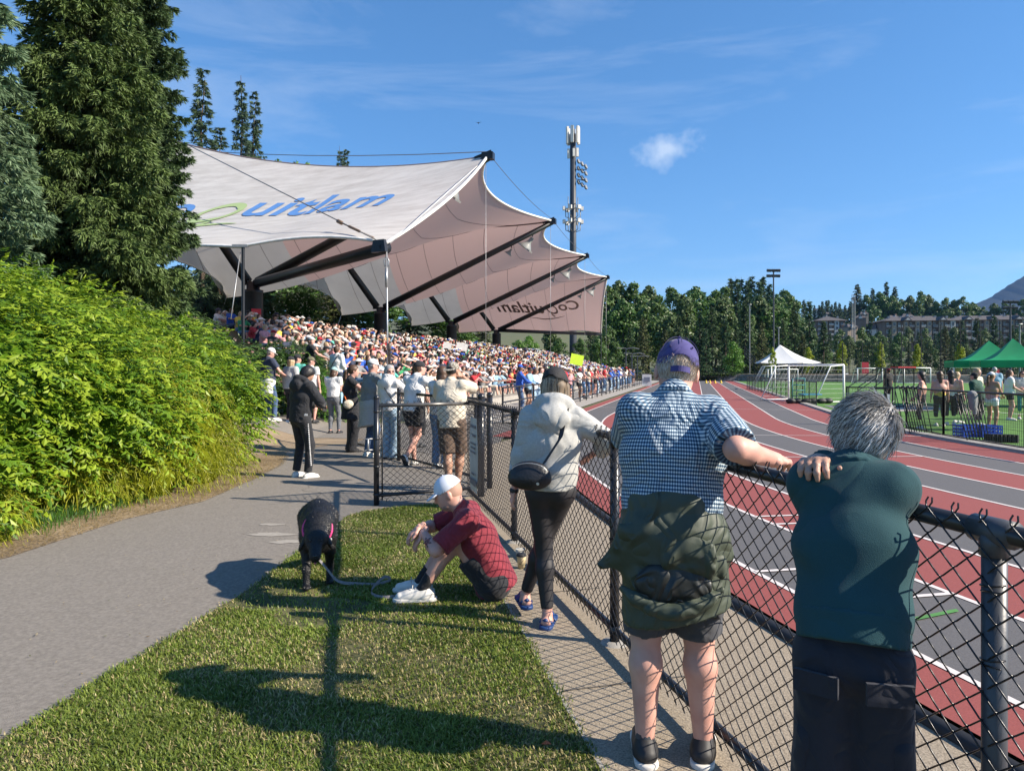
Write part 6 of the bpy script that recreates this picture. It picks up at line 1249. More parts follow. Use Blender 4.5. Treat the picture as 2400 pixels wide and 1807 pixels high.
tcol = dict(white=(.68, .67, .66), black=(.018, .018, .02), red=(.42, .02, .03), navy=(.03, .04, .08), grey=(.2, .2, .21), blue=(.02, .09, .42), orange=(.6, .14, .03), green=(.03, .25, .10), pink=(.6, .28, .3), cream=(.6, .53, .42), yellow=(.65, .5, .08), aqua=(.1, .45, .36)); tcol['pale blue'] = (.26, .42, .55)
hcol = dict(black=(.012, .01, .01), brown=(.085, .045, .025), blond=(.38, .27, .15), grey=(.34, .33, .32))
def lowfig(m, p, rz, sc, tc_, hc_, sk, bc, hat, long_, arms):
    b = MB(); b.tube([(0, 0, 0), (0, .02, .25), (0, .04, .44), (0, .05, .50)], [.15, .16, .13, .06], 7, tint=None) if False else None
    def T(pts, r, n, c):
        t = MB(); t.tube(pts, r, n); V = np.vstack(t.V)*sc; ca, sa = math.cos(rz), math.sin(rz); W = np.stack([V[:, 0]*ca-V[:, 1]*sa+p[0], V[:, 0]*sa+V[:, 1]*ca+p[1], V[:, 2]+p[2]], 1); m.add(W, t_faces(t), 0, c)
    def Bl(c_, r, sc_, c):
        t = MB(); t.ball(c_, r, 8, 5, sc=sc_); V = np.vstack(t.V)*sc; ca, sa = math.cos(rz), math.sin(rz); W = np.stack([V[:, 0]*ca-V[:, 1]*sa+p[0], V[:, 0]*sa+V[:, 1]*ca+p[1], V[:, 2]+p[2]], 1); m.add(W, t_faces(t), 0, c)
    T([(0, 0, -.02), (0, .02, .22), (0, .05, .40), (0, .05, .47)], [.15, .155, .16, .06], 7, tc_)
    Bl((0, .07, .60), .10, (.85, 1, 1.15), sk)
    if hat: Bl((0, .06, .655), .108, (1, 1.1, .7), hat); T([(0, .10, .65), (0, .24, .635)], [.085, .06], 5, hat)
    else: Bl((0, .045, .63), .108, (.95, 1, 1.05), hc_)
    if long_: T([(0, -.02, .62), (0, -.05, .36)], [.085, .06], 5, hc_)
    for g in (-1, 1):
        T([(g*.18, .04, .42), (g*.22, .12, .20), (g*.10, .34, .24 if not (arms and g > 0) else .66)], [.055, .045, .03], 5, sk if arms != 2 else tc_)
        T([(g*.09, 0, .02), (g*.10, .42, .06), (g*.10, .46, -.36)], [.09, .065, .045], 5, bc)
def t_faces(t):
    F = []
    for a in t.F4: F += [tuple(x) for x in a]
    for a in t.F3: F += [tuple(x) for x in a]
    return F
lowp = []; lr = random.Random(9)
for v_ in range(14):        # a few variants with marker colours, recoloured per copy
    m = MB(); mk = [(1, 0, 0), (0, 1, 0), (0, 0, 1), (1, 1, 0)]; hat = (1, 0, 1) if v_ % 2 else None
    lowfig(m, (0, 0, 0), lr.uniform(-.4, .4), lr.uniform(.88, 1.03), mk[0], mk[1], mk[2], mk[3], hat, v_ % 3 == 0, 1 if v_ == 3 else (2 if v_ % 2 else 0))
    V = np.vstack(m.V); A = np.vstack(m.A); F3 = np.vstack(m.F3) if m.F3 else np.zeros((0, 3), int); F4 = np.vstack(m.F4)
    lab = (A @ np.array([1, 2, 4])).astype(int); lowp.append((V, lab, F3, F4))
Vs = []; As = []; F3s = []; F4s = []; n = 0
for r, s_, o_, p in seats[300:]:
    V, lab, F3, F4 = lowp[rr.randrange(14)]; rz = R(-104+rr.uniform(-25, 20)); ca, sa = math.cos(rz), math.sin(rz)
    W = np.stack([V[:, 0]*ca-V[:, 1]*sa+p.x, V[:, 0]*sa+V[:, 1]*ca+p.y, V[:, 2]+p.z+.42], 1); C = np.zeros((len(V), 3))
    cmap = {1: tcol[wch(rr, cc_top)[1]], 2: hcol[wch(rr, hairm)[1]], 4: rr.choice(skc), 3: rr.choice([(.02, .02, .03), (.05, .09, .18), (.3, .26, .2), (.15, .15, .16)]), 5: tcol[wch(rr, cc_hat)[1]]}
    for k_, c_ in cmap.items(): C[lab == k_] = c_
    Vs.append(W); As.append(C); F3s.append(F3+n); F4s.append(F4+n); n += len(V)
m_tint = M('crowd_tint', (1, 1, 1), .85, .05, 8, attr='tint')
o = bpy.data.objects.new('crowd', build_mesh('crowd', np.vstack(Vs), [np.vstack(F3s), np.vstack(F4s)], m_tint, None, True, np.vstack(As))); link(o); tag(o, 'dense far part of the seated crowd filling the covered grandstand', 'crowd', None, 'stuff')
# neon poster and white cards held up in the crowd
for lab, pxx, pyy, Y, sz, mt_ in (('neon yellow poster held up in the lower crowd', 1352, 843, 52, (.95, .75), M('neon_yellow', (.55, .80, .04))), ('white card held up in the middle of the crowd', 1082, 815, 46, (.7, .6), c_white), ('small white card held up beside the second column', 1048, 812, 44, (.5, .5), c_white)):
    q = px(pxx, pyy, Y); m = MB(); m.box((0, 0, 0), (sz[0], .012, sz[1]), rz=.2, tilt=('Y', .2)); o = T1('poster', m, mt_, lab, 'poster'); o.location = q
# ------------------------------------------------------------------ vegetation
def M_leaf(name, rough=.5, trans=.25, sc=6):
    return M(name, (1, 1, 1), rough, .16, sc, attr='tint', trans=trans, spec=.4)
m_leaf = M_leaf('leaf', .45, .30); m_needle = M_leaf('needles', .6, .12, 3); m_bark = M('bark', (.075, .055, .04), .95, .4, 6, 3, 20); m_twig = M('twig', (.10, .075, .05), .9, .3, 20)
def rand_unit(rg, n):
    v = rg.normal(size=(n, 3)); return v/np.linalg.norm(v, axis=1)[:, None]
def nrm(v): return v/(np.linalg.norm(v, axis=1)[:, None]+1e-9)
def leaf_cards(P, D, Up, Ls, W, fold=.25):
    """diamond leaves: base P, along D, face normal Up"""
    S = nrm(np.cross(D, Up)); N_ = np.cross(S, D); L_ = Ls[:, None]; w = W[:, None]
    V = np.stack([P, P+D*L_*.45+S*w*.5-N_*w*fold, P+D*L_, P+D*L_*.45-S*w*.5-N_*w*fold], 1).reshape(-1, 3); i = np.arange(len(P))*4
    return V, np.concatenate([np.stack([i, i+1, i+2], 1), np.stack([i, i+2, i+3], 1)])
def pick_ell(rg, ells, n, top=True):
    area = np.array([e[3]*e[4]+e[4]*e[5]+e[3]*e[5] for e in ells]); k = rg.choice(len(ells), n, p=area/area.sum()); d = rand_unit(rg, n)
    E = np.array(ells)[k]; P = E[:, :3]+d*E[:, 3:]; keep = np.ones(n, bool)
    for e in ells:
        q = ((P-np.array(e[:3]))/np.array(e[3:])); keep &= (q*q).sum(1) > .60
    return P[keep], nrm(d/E[:, 3:])[keep]
def obj_np(name, V, F, mat, tint=None, parent=None, loc=None, smooth=False):
    o = bpy.data.objects.new(name, build_mesh(name, V, F if isinstance(F, list) else [F], mat, None, smooth, tint)); link(o, parent)
    if loc is not None: o.location = loc
    return o
def shrub(label, ells, nspray, leafL, cols_, seed, group=None, spray=.34, nl=11, thread=False, flowers=None, name='shrub', cat='shrub'):
    rg = np.random.default_rng(seed); c0 = np.array(ells[0][:3]); base = (c0[0], c0[1], float(hfun(c0[0], c0[1]))); root = empty(name, base, 0, label, cat, group); B = np.array(base)
    f = Field(.12, .05, 3, seed)
    for e in ells: f.ell(e[:3], [q*.64 for q in e[3:]], None, .2)
    v_, q_ = f.mesh(); obj_np('shade_core', v_-B, q_, M('core_shade_tint', (1, 1, 1), .98, .3, 9, attr='tint', spec=.05), np.tile(np.array(cols_[0])*.6, (len(v_), 1)), root, smooth=True)  # added inner lump, shade between the leaves painted as a darker tint
    # lumps that break up the outline
    extra = []
    for _ in range(16*len(ells)):
        e = ells[rg.integers(len(ells))]; d = rand_unit(rg, 1)[0]; d[2] = abs(d[2])*.8; s_ = rg.uniform(.16, .34)*np.mean(e[3:]); extra.append(tuple(np.array(e[:3])+d*np.array(e[3:])*.88)+(s_*1.2, s_*1.2, s_*.75))
    P, Nn = pick_ell(rg, list(ells)+extra, nspray); gz = hfun(P[:, 0], P[:, 1]); k = (P[:, 2] > gz+.03) & (P[:, 1] > 1.5); P, Nn = P[k], Nn[k]
    n = len(P); P = P-Nn*rg.random((n, 1)) ** 1.6*.5
    if thread: D = nrm(Nn*.5+rg.normal(size=(n, 3))*.3+np.array([0, 0, .05])); drop = -1.3
    else: D = nrm(Nn*np.array([1, 1, .35])+rg.normal(size=(n, 3))*.35+np.array([0, 0, .05])); drop = -.30
    Vs = []; Fs = []; Ts = []; nn = 0; tone = rg.random(n)
    for j in range(nl):
        t = (j+.6)/nl; q = P+D*spray*t+np.array([0, 0, 1])*spray*drop*t*t; tg = nrm(D+np.array([0, 0, 1])*2*drop*t)
        if thread: dd = nrm(tg+rg.normal(size=(n, 3))*.18); up = rand_unit(rg, n); L_ = leafL*rg.uniform(.7, 1.3, n); W = np.full(n, leafL*.11)
        else:
            sd = nrm(np.cross(tg, [0, 0, 1.0])); sgn = 1 if j % 2 else -1; dd = nrm(tg*.55+sd*sgn*.8*(t < .93)+np.array([0, 0, -.22])+rg.normal(size=(n, 3))*.15); up = nrm(np.array([0, 0, 1.0])+rg.normal(size=(n, 3))*.22+Nn*.25); L_ = leafL*rg.uniform(.65, 1.15, n); W = L_*.48
        V, F = leaf_cards(q, dd, up, L_, W); Vs.append(V); Fs.append(F+nn); nn += len(V)
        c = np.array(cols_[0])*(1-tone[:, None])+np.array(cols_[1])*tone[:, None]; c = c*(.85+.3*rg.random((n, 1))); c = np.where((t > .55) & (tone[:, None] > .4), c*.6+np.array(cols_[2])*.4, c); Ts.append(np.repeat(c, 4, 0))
    o = obj_np('foliage', np.vstack(Vs)-B, np.vstack(Fs), m_leaf, np.vstack(Ts), root)
    m = MB(); e = ells[0]
    for k in range(5): a = k*1.3; m.tube([(0, 0, -.1), (.15*math.cos(a), .15*math.sin(a), .3), (.5*e[3]*math.cos(a), .5*e[4]*math.sin(a), e[2]-B[2]+.3)], [.03, .025, .012], 5)
    m.build('stem', m_twig, root, True)
    if flowers:
        P, Nn = pick_ell(rg, list(ells)+extra, flowers[0]); k = P[:, 2] > hfun(P[:, 0], P[:, 1])+.2; P, Nn = P[k], Nn[k]; Vs = []; Fs = []; nn = 0
        for j in range(6):
            dd = nrm(Nn+rand_unit(rg, len(P))*.9); V, F = leaf_cards(P+Nn*.12, dd, rand_unit(rg, len(P)), np.full(len(P), .07), np.full(len(P), .05)); Vs.append(V); Fs.append(F+nn); nn += len(V)
        V = np.vstack(Vs); obj_np('blossom', V-B, np.vstack(Fs), m_leaf, np.tile(flowers[1], (len(V), 1)), root)
    return root
CE = [(.09, .19, .012), (.22, .34, .018), (.42, .50, .04)]        # broad yellow-green leaves
CT = [(.20, .24, .012), (.34, .35, .018), (.50, .46, .04)]          # golden thread cypress
CR = [(.035, .085, .018), (.07, .14, .028), (.13, .20, .05)]       # rhododendron
CG = [(.05, .14, .018), (.10, .24, .025), (.18, .34, .04)]
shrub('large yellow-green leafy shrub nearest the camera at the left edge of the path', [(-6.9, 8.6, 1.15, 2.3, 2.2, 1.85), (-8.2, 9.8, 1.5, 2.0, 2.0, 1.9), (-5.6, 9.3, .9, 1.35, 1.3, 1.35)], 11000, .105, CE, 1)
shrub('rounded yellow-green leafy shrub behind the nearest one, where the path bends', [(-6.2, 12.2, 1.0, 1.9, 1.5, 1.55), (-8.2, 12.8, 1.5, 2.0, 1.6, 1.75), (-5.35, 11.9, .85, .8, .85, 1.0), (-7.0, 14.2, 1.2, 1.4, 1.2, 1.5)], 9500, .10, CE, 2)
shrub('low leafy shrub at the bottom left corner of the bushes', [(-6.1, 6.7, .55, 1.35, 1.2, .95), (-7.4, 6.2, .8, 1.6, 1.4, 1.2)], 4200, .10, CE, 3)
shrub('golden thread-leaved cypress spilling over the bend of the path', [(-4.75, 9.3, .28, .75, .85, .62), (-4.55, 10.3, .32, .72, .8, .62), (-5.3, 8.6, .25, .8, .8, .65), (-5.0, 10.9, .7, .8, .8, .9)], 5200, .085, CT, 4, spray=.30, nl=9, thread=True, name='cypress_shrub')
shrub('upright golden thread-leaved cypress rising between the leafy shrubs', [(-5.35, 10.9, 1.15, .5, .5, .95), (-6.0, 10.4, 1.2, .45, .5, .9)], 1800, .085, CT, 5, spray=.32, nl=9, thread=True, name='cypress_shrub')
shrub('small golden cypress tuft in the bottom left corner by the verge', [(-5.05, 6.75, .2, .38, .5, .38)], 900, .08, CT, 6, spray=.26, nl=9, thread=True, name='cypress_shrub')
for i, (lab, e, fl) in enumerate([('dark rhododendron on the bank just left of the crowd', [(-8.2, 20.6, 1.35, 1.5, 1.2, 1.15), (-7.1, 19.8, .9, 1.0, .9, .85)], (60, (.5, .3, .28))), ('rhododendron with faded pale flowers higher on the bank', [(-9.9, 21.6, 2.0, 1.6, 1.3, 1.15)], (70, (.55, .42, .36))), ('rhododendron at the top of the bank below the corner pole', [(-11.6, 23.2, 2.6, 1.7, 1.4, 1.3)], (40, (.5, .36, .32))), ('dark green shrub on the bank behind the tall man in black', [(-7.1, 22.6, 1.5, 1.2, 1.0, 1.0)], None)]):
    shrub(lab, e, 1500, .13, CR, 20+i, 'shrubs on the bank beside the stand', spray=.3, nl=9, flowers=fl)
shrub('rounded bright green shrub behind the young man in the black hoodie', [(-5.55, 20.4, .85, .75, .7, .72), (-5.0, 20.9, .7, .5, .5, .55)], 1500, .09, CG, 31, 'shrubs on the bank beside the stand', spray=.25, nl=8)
def tufts(P, D, L_, w, rg, k=6, spread=.5):
    n = len(P); Vs = []; Fs = []; nn = 0
    for j in range(k):
        dd = nrm(D+rand_unit(rg, n)*spread); S = nrm(np.cross(dd, rand_unit(rg, n))); l = (L_*rg.uniform(.6, 1.1, n))[:, None]
        V = np.stack([P-S*w*.5, P+S*w*.5, P+dd*l], 1).reshape(-1, 3); Vs.append(V); Fs.append(np.arange(3*n).reshape(-1, 3)+nn); nn += 3*n
    return np.vstack(Vs), np.vstack(Fs), k
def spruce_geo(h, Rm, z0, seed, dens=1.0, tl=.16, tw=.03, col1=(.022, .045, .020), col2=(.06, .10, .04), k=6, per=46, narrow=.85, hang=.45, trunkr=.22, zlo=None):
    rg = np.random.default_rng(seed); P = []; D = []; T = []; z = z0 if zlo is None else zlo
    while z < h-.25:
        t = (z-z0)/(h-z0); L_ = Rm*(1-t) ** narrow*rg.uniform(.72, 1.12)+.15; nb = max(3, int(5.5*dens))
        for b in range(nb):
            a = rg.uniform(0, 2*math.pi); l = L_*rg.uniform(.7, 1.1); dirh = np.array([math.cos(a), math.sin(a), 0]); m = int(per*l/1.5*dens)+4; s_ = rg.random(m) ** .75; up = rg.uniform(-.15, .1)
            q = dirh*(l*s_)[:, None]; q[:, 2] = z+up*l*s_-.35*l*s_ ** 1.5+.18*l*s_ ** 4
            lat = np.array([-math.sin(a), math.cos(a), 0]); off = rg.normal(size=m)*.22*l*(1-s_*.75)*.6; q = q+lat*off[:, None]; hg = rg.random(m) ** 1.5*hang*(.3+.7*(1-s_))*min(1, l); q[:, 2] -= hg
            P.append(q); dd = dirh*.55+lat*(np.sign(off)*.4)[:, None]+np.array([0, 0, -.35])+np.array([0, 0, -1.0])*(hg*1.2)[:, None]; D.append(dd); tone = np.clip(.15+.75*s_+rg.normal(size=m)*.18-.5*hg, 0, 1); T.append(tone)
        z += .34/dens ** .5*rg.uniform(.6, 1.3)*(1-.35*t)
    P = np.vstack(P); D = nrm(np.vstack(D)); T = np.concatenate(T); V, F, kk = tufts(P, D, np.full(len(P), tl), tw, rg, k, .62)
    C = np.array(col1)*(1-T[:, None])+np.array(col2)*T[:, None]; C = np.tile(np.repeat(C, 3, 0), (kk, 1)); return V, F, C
def trunk_geo(h, r, seed=0, lean=.0):
    m = MB(); rr_ = random.Random(seed); m.tube([(rr_.uniform(-.1, .1)*z/h*2+lean*z, rr_.uniform(-.1, .1)*z/h*2, z) for z in np.linspace(-.4, h, 7)], [r*(1-.93*t) for t in np.linspace(0, 1, 7)], 8); return m
def tree(name, label, x, y, geo, th, tr, mat, cat='tree', group=None, z=None, rz=0, sc=1.0):
    root = empty(name, (x, y, float(hfun(x, y)) if z is None else z), rz, label, cat, group); root.scale = (sc, sc, sc); obj_np('crown', geo[0], geo[1], mat, geo[2], root); trunk_geo(th, tr).build('trunk', m_bark, root, True); return root
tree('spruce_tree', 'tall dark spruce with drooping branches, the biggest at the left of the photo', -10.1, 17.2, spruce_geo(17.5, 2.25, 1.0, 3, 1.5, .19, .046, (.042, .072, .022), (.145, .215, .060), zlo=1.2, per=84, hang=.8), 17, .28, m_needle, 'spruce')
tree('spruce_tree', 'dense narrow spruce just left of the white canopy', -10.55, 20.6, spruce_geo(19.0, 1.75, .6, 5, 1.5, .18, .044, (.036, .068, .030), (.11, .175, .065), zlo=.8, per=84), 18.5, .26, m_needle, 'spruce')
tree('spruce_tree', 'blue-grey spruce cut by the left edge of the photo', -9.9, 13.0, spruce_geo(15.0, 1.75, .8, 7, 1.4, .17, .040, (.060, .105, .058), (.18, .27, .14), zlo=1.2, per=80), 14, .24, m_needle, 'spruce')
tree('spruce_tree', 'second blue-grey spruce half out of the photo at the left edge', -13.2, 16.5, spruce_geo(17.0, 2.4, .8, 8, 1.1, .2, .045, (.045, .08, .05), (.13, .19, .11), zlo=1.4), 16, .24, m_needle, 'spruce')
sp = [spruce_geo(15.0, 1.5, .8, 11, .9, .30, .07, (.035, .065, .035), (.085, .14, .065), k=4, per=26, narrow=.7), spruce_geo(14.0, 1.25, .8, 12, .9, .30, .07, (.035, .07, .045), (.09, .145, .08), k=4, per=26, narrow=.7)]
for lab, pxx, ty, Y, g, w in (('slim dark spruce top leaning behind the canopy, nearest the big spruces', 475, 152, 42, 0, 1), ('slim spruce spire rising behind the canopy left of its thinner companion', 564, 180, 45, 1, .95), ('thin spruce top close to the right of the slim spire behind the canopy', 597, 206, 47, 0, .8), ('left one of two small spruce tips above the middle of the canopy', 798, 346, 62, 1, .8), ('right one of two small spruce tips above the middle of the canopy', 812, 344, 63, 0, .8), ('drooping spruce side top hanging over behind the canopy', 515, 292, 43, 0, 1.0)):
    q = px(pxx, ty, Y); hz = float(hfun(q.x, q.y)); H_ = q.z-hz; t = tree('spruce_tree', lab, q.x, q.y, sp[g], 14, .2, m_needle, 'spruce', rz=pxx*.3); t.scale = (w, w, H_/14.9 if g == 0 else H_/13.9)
# prototypes for distant trees
def conif(seed, h=16, Rm=3.2, c1=(.034, .066, .028), c2=(.095, .155, .052), narrow=.9):
    return spruce_geo(h, Rm, .6, seed, .62, .62, .20, c1, c2, k=3, per=15, narrow=narrow, hang=.5)
def decid_geo(seed, h=14, Rw=3.8, c1=(.045, .090, .024), c2=(.12, .20, .048), n=2600, ls=.55, z0=.22, blobs=26, tall=1.0):
    rg = np.random.default_rng(seed); E = []
    for b in range(blobs):
        t = rg.uniform(z0, .9); rr_ = Rw*math.sin(math.pi*min(.96, (t-z0*.6)/(1-z0*.6)) ** .75)*.75; a = rg.uniform(0, 6.28); q = rg.random() ** .5*rr_; s_ = Rw*rg.uniform(.22, .42); E.append((q*math.cos(a), q*math.sin(a), t*h, s_, s_, s_*rg.uniform(.8, 1.2)*tall))
    E.append((0, 0, h*.93, Rw*.22, Rw*.22, h*.07)); A = np.array(E); k = rg.integers(len(E), size=n); d = rand_unit(rg, n); d[:, 2] = np.where(rg.random(n) < .35, -d[:, 2], np.abs(d[:, 2])); rad = rg.uniform(.6, 1.08, (n, 1)); P = A[k, :3]+d*A[k, 3:]*rad
    tone = np.clip(.30+.3*rg.random(len(E))[k]+.3*rg.random(n)+.25*(rad[:, 0]-.9), 0, 1); Up = nrm(d+rand_unit(rg, n)*.6); D = nrm(np.cross(Up, rand_unit(rg, n))); L_ = ls*rg.uniform(.6, 1.3, n); V, F = leaf_cards(P-D*L_[:, None]*.5, D, Up, L_, L_*.8, .2)
    C = np.array(c1)*(1-tone[:, None])+np.array(c2)*tone[:, None]; return V, F, np.repeat(C, 4, 0)
TP = {}
def proto(key, kind, geo, th, tr):
    root = empty(kind+'_tree', (0, 0, 0)); obj_np('crown', geo[0], geo[1], m_needle if kind == 'conifer' else m_leaf, geo[2], root); trunk_geo(th, tr).build('trunk', m_bark, root, True); TP[key] = [root, False, th]
proto('c0', 'conifer', conif(1), 16, .28); proto('c1', 'conifer', conif(2, 16, 2.6, (.030, .068, .034), (.085, .165, .062)), 16, .26); proto('c2', 'conifer', conif(3, 16, 4.2, (.045, .062, .022), (.13, .155, .045), .75), 16, .3)
proto('d0', 'broadleaf', decid_geo(4), 14, .25); proto('d1', 'broadleaf', decid_geo(5, 14, 3.0, (.05, .09, .03), (.14, .20, .06), tall=1.5), 14, .22); proto('d2', 'broadleaf', decid_geo(6, 14, 4.6, (.04, .095, .02), (.11, .21, .04), 3200), 14, .3); proto('y0', 'broadleaf', decid_geo(7, 5, 1.05, (.20, .27, .015), (.40, .46, .03), 2600, .17, .26, 30), 4.2, .06); proto('b0', 'broadleaf', decid_geo(8, 14, 5.2, (.06, .16, .02), (.15, .30, .035), 3600, .5, .05), 14, .25)
hs_ = {'c0': 16, 'c1': 16, 'c2': 16, 'd0': 14, 'd1': 14, 'd2': 14, 'y0': 5, 'b0': 14}
def plant(key, pxx, ty, Y, label, group=None, w=None, rz=None):
    q = px(pxx, ty, Y); g = float(hfun(q.x, q.y)); sc = max(.3, (q.z-g)/hs_[key]); root, used, _ = TP[key]
    if used:
        r2 = root.copy(); COL.objects.link(r2)
        for ch in TPK[key]: c = ch.copy(); COL.objects.link(c); c.parent = r2
    else: r2 = root; TP[key][1] = True; TPK[key] = [o for o in bpy.data.objects if o.parent == root]
    r2.location = (q.x, q.y, g-.1); ww = sc if w is None else w; r2.scale = (ww, ww, sc); r2.rotation_euler = (0, 0, pxx*1.7 if rz is None else rz); tag(r2, label, 'tree', group); PL.append((r2, pxx, key, label, sc)); return r2
TPK = {}; PL = []
G1_ = 'trees in the belt beyond the end of the track'
belt = [('c2', 1508, 742, 100), ('c0', 1590, 735, 112), ('c1', 1640, 725, 115), ('c0', 1668, 715, 113), ('c1', 1700, 735, 118), ('c0', 1747, 700, 125), ('c2', 1785, 752, 118), ('c0', 1862, 712, 130), ('c1', 1897, 700, 136), ('c0', 1930, 748, 127), ('c1', 1655, 765, 106), ('c0', 1725, 770, 112), ('c2', 1560, 770, 108), ('c0', 1475, 765, 112), ('c1', 1610, 765, 108), ('c0', 1835, 745, 122), ('c2', 1880, 780, 120), ('c1', 1960, 790, 124), ('c0', 1440, 790, 118),
 ('d0', 1425, 668, 140), ('d1', 1450, 656, 142), ('d0', 1485, 660, 140), ('d1', 1520, 668, 142), ('d0', 1572, 671, 138), ('d2', 1628, 671, 140), ('d1', 1600, 690, 132), ('d0', 1545, 690, 128), ('d2', 1460, 700, 126), ('c1', 1648, 678, 150), ('d0', 1678, 678, 142), ('d1', 1693, 690, 138), ('d0', 1515, 715, 120), ('d1', 1780, 690, 150), ('d2', 1815, 700, 150), ('d0', 1850, 690, 155), ('d1', 1575, 735, 118), ('d0', 1760, 735, 140)]
cnt = {}
posw = lambda x: 'left part' if x < 1560 else ('middle part' if x < 1720 else 'right part')
kw_ = {'c': 'dark conifer', 'd': 'leafy broadleaf tree'}
for k, x, ty, Y in belt: plant(k, x, ty, Y, '%s in the %s of the belt beyond the track' % (kw_[k[0]], posw(x)), G1_+', '+posw(x)+', '+kw_[k[0]])
rr = random.Random(3)
for x in range(1712, 1812, 13): plant(rr.choice(['c0', 'c1']), x+rr.uniform(-4, 4), 645+rr.uniform(-3, 12)+abs(x-1765)*.1, 195+rr.uniform(-8, 8), 'tall conifer in the skyline clump left of the floodlight mast', 'tall conifers of the skyline clump')
for k, x, ty, Y in (('d0', 1838, 678, 185), ('d2', 1822, 690, 180), ('c1', 1856, 702, 190), ('d0', 1700, 670, 190)): plant(k, x, ty, Y, 'broad tree on the skyline beside the floodlight mast' if k[0] == 'd' else 'small conifer right of the floodlight mast on the skyline', 'trees beside the skyline clump '+k)
for x in range(1872, 2010, 9): plant(rr.choice(['c0', 'c1']), x+rr.uniform(-4, 4), 706+rr.uniform(-6, 8), 430+rr.uniform(-20, 20), 'small far conifer on the low ridge behind the houses', 'far conifers on the ridge')
R_ = 'trees on the right skyline hill'
for k, x, ty, Y in (('c2', 2009, 664, 430), ('c0', 2045, 674, 435), ('c1', 2077, 657, 430), ('c0', 2098, 670, 433), ('d0', 2030, 690, 427), ('d2', 2062, 684, 427), ('d2', 2092, 694, 423), ('d0', 2112, 700, 427), ('d1', 2133, 692, 427), ('d0', 2157, 682, 415), ('d1', 2176, 690, 417), ('d2', 2194, 706, 415), ('d0', 2218, 697, 411), ('d1', 2236, 702, 411), ('d0', 2258, 694, 409), ('d2', 2280, 708, 411), ('d0', 2306, 718, 409), ('d1', 2330, 710, 405), ('d0', 2352, 708, 401), ('d2', 2375, 714, 401), ('d0', 2398, 700, 397), ('c0', 2420, 690, 395), ('d2', 2045, 712, 420), ('d2', 2115, 725, 415), ('d2', 2150, 730, 413), ('d2', 2210, 728, 409), ('d2', 2270, 730, 405), ('d2', 2340, 735, 401), ('d0', 2013, 745, 415)):
    plant(k, x, ty, Y, ('conifer' if k[0] == 'c' else 'broadleaf tree')+(' standing high on the left end of the right hand hill' if x < 2110 else (' in the middle of the right hand hill' if x < 2270 else ' at the far right end of the hill')), R_+(' left ' if x < 2110 else (' middle ' if x < 2270 else ' end '))+k[0])
for k, x, ty, Y in (('c0', 2160, 790, 150), ('c2', 2215, 762, 155), ('c1', 2255, 745, 150), ('c0', 2290, 742, 148), ('c1', 2330, 735, 150), ('c0', 2372, 760, 146), ('c1', 2405, 745, 150), ('d0', 2022, 765, 175), ('d1', 1990, 785, 160), ('d0', 2045, 785, 170), ('d2', 2095, 802, 160), ('c0', 2130, 800, 152), ('d0', 2180, 803, 150), ('c1', 1975, 815, 140), ('c0', 2010, 815, 138), ('d2', 2060, 815, 140), ('c1', 2110, 815, 138), ('d0', 2150, 815, 140), ('c0', 2230, 800, 140), ('c2', 2300, 790, 140), ('c1', 2350, 800, 138), ('c0', 2400, 800, 138), ('d2', 1925, 800, 138), ('d0', 2265, 805, 138)):
    plant(k, x, ty, Y, ('dark conifer' if k[0] == 'c' else 'green leafy tree')+' between the tall net and the apartment blocks'+(', left half' if x < 2150 else ', right half'), 'trees below the apartments '+k[0]+(' left' if x < 2150 else ' right'))
for lab, x, ty, Y in (('young yellow-green tree right of the marquee peak', 1895, 812, 112), ('oval yellow-green tree behind the white goal', 1973, 798, 112), ('slim yellow-green tree beside the red banner', 2063, 800, 114), ('yellow-green tree behind the middle goals', 2150, 804, 112), ('yellow-green tree just left of the green canopies', 2250, 803, 108), ('thin young tree in front of the marquee', 1811, 812, 92)): plant('y0', x, ty, Y, lab, w=1.0 if x != 1811 else .55)
plant('b0', 1717, 798, 100, 'round bright green tree left of the marquee'); TP['b0'][1] = True
for k, x, ty, Y in (('b0', 1240, 785, 118), ('b0', 1215, 795, 116), ('d2', 1310, 790, 100), ('d2', 1360, 800, 96), ('d2', 1400, 790, 98), ('d0', 1425, 760, 110), ('d1', 1290, 760, 125), ('c0', 1385, 740, 122)): plant(k, x, ty, Y, ('bright green' if k == 'b0' else 'dark green')+' tree low beyond the far end of the stand', 'trees at the far end of the stand '+k)
for i, (x, ty, Y) in enumerate([(600, 660, 52), (660, 655, 56), (720, 660, 60), (780, 665, 58), (840, 680, 66), (900, 690, 72), (960, 700, 78), (1020, 715, 84), (1080, 720, 92), (1130, 740, 100), (540, 650, 50), (480, 640, 48), (420, 640, 46)]): plant('d2' if i % 3 else 'c2', x, ty, Y, ('dark broadleaf tree' if i % 3 else 'dark spreading conifer')+' in the shade behind the grandstand', 'trees behind the grandstand '+('a' if i % 3 else 'b'), w=.8)
for x, ty, Y in ((650, 372, 62), (690, 376, 62), (725, 380, 63)): plant('b0', x, ty, Y, 'bright green treetop showing above the canopy edge', 'green treetops above the canopy', w=.55)
q = px(705, 705, 44); shrub('dogwood in cream blossom behind the top rows of the crowd', [(q.x, q.y, q.z-.3, 1.5, 1.2, 1.3)], 900, .14, CR, 44, spray=.3, nl=6, flowers=(500, (.68, .66, .52)), name='dogwood_shrub')
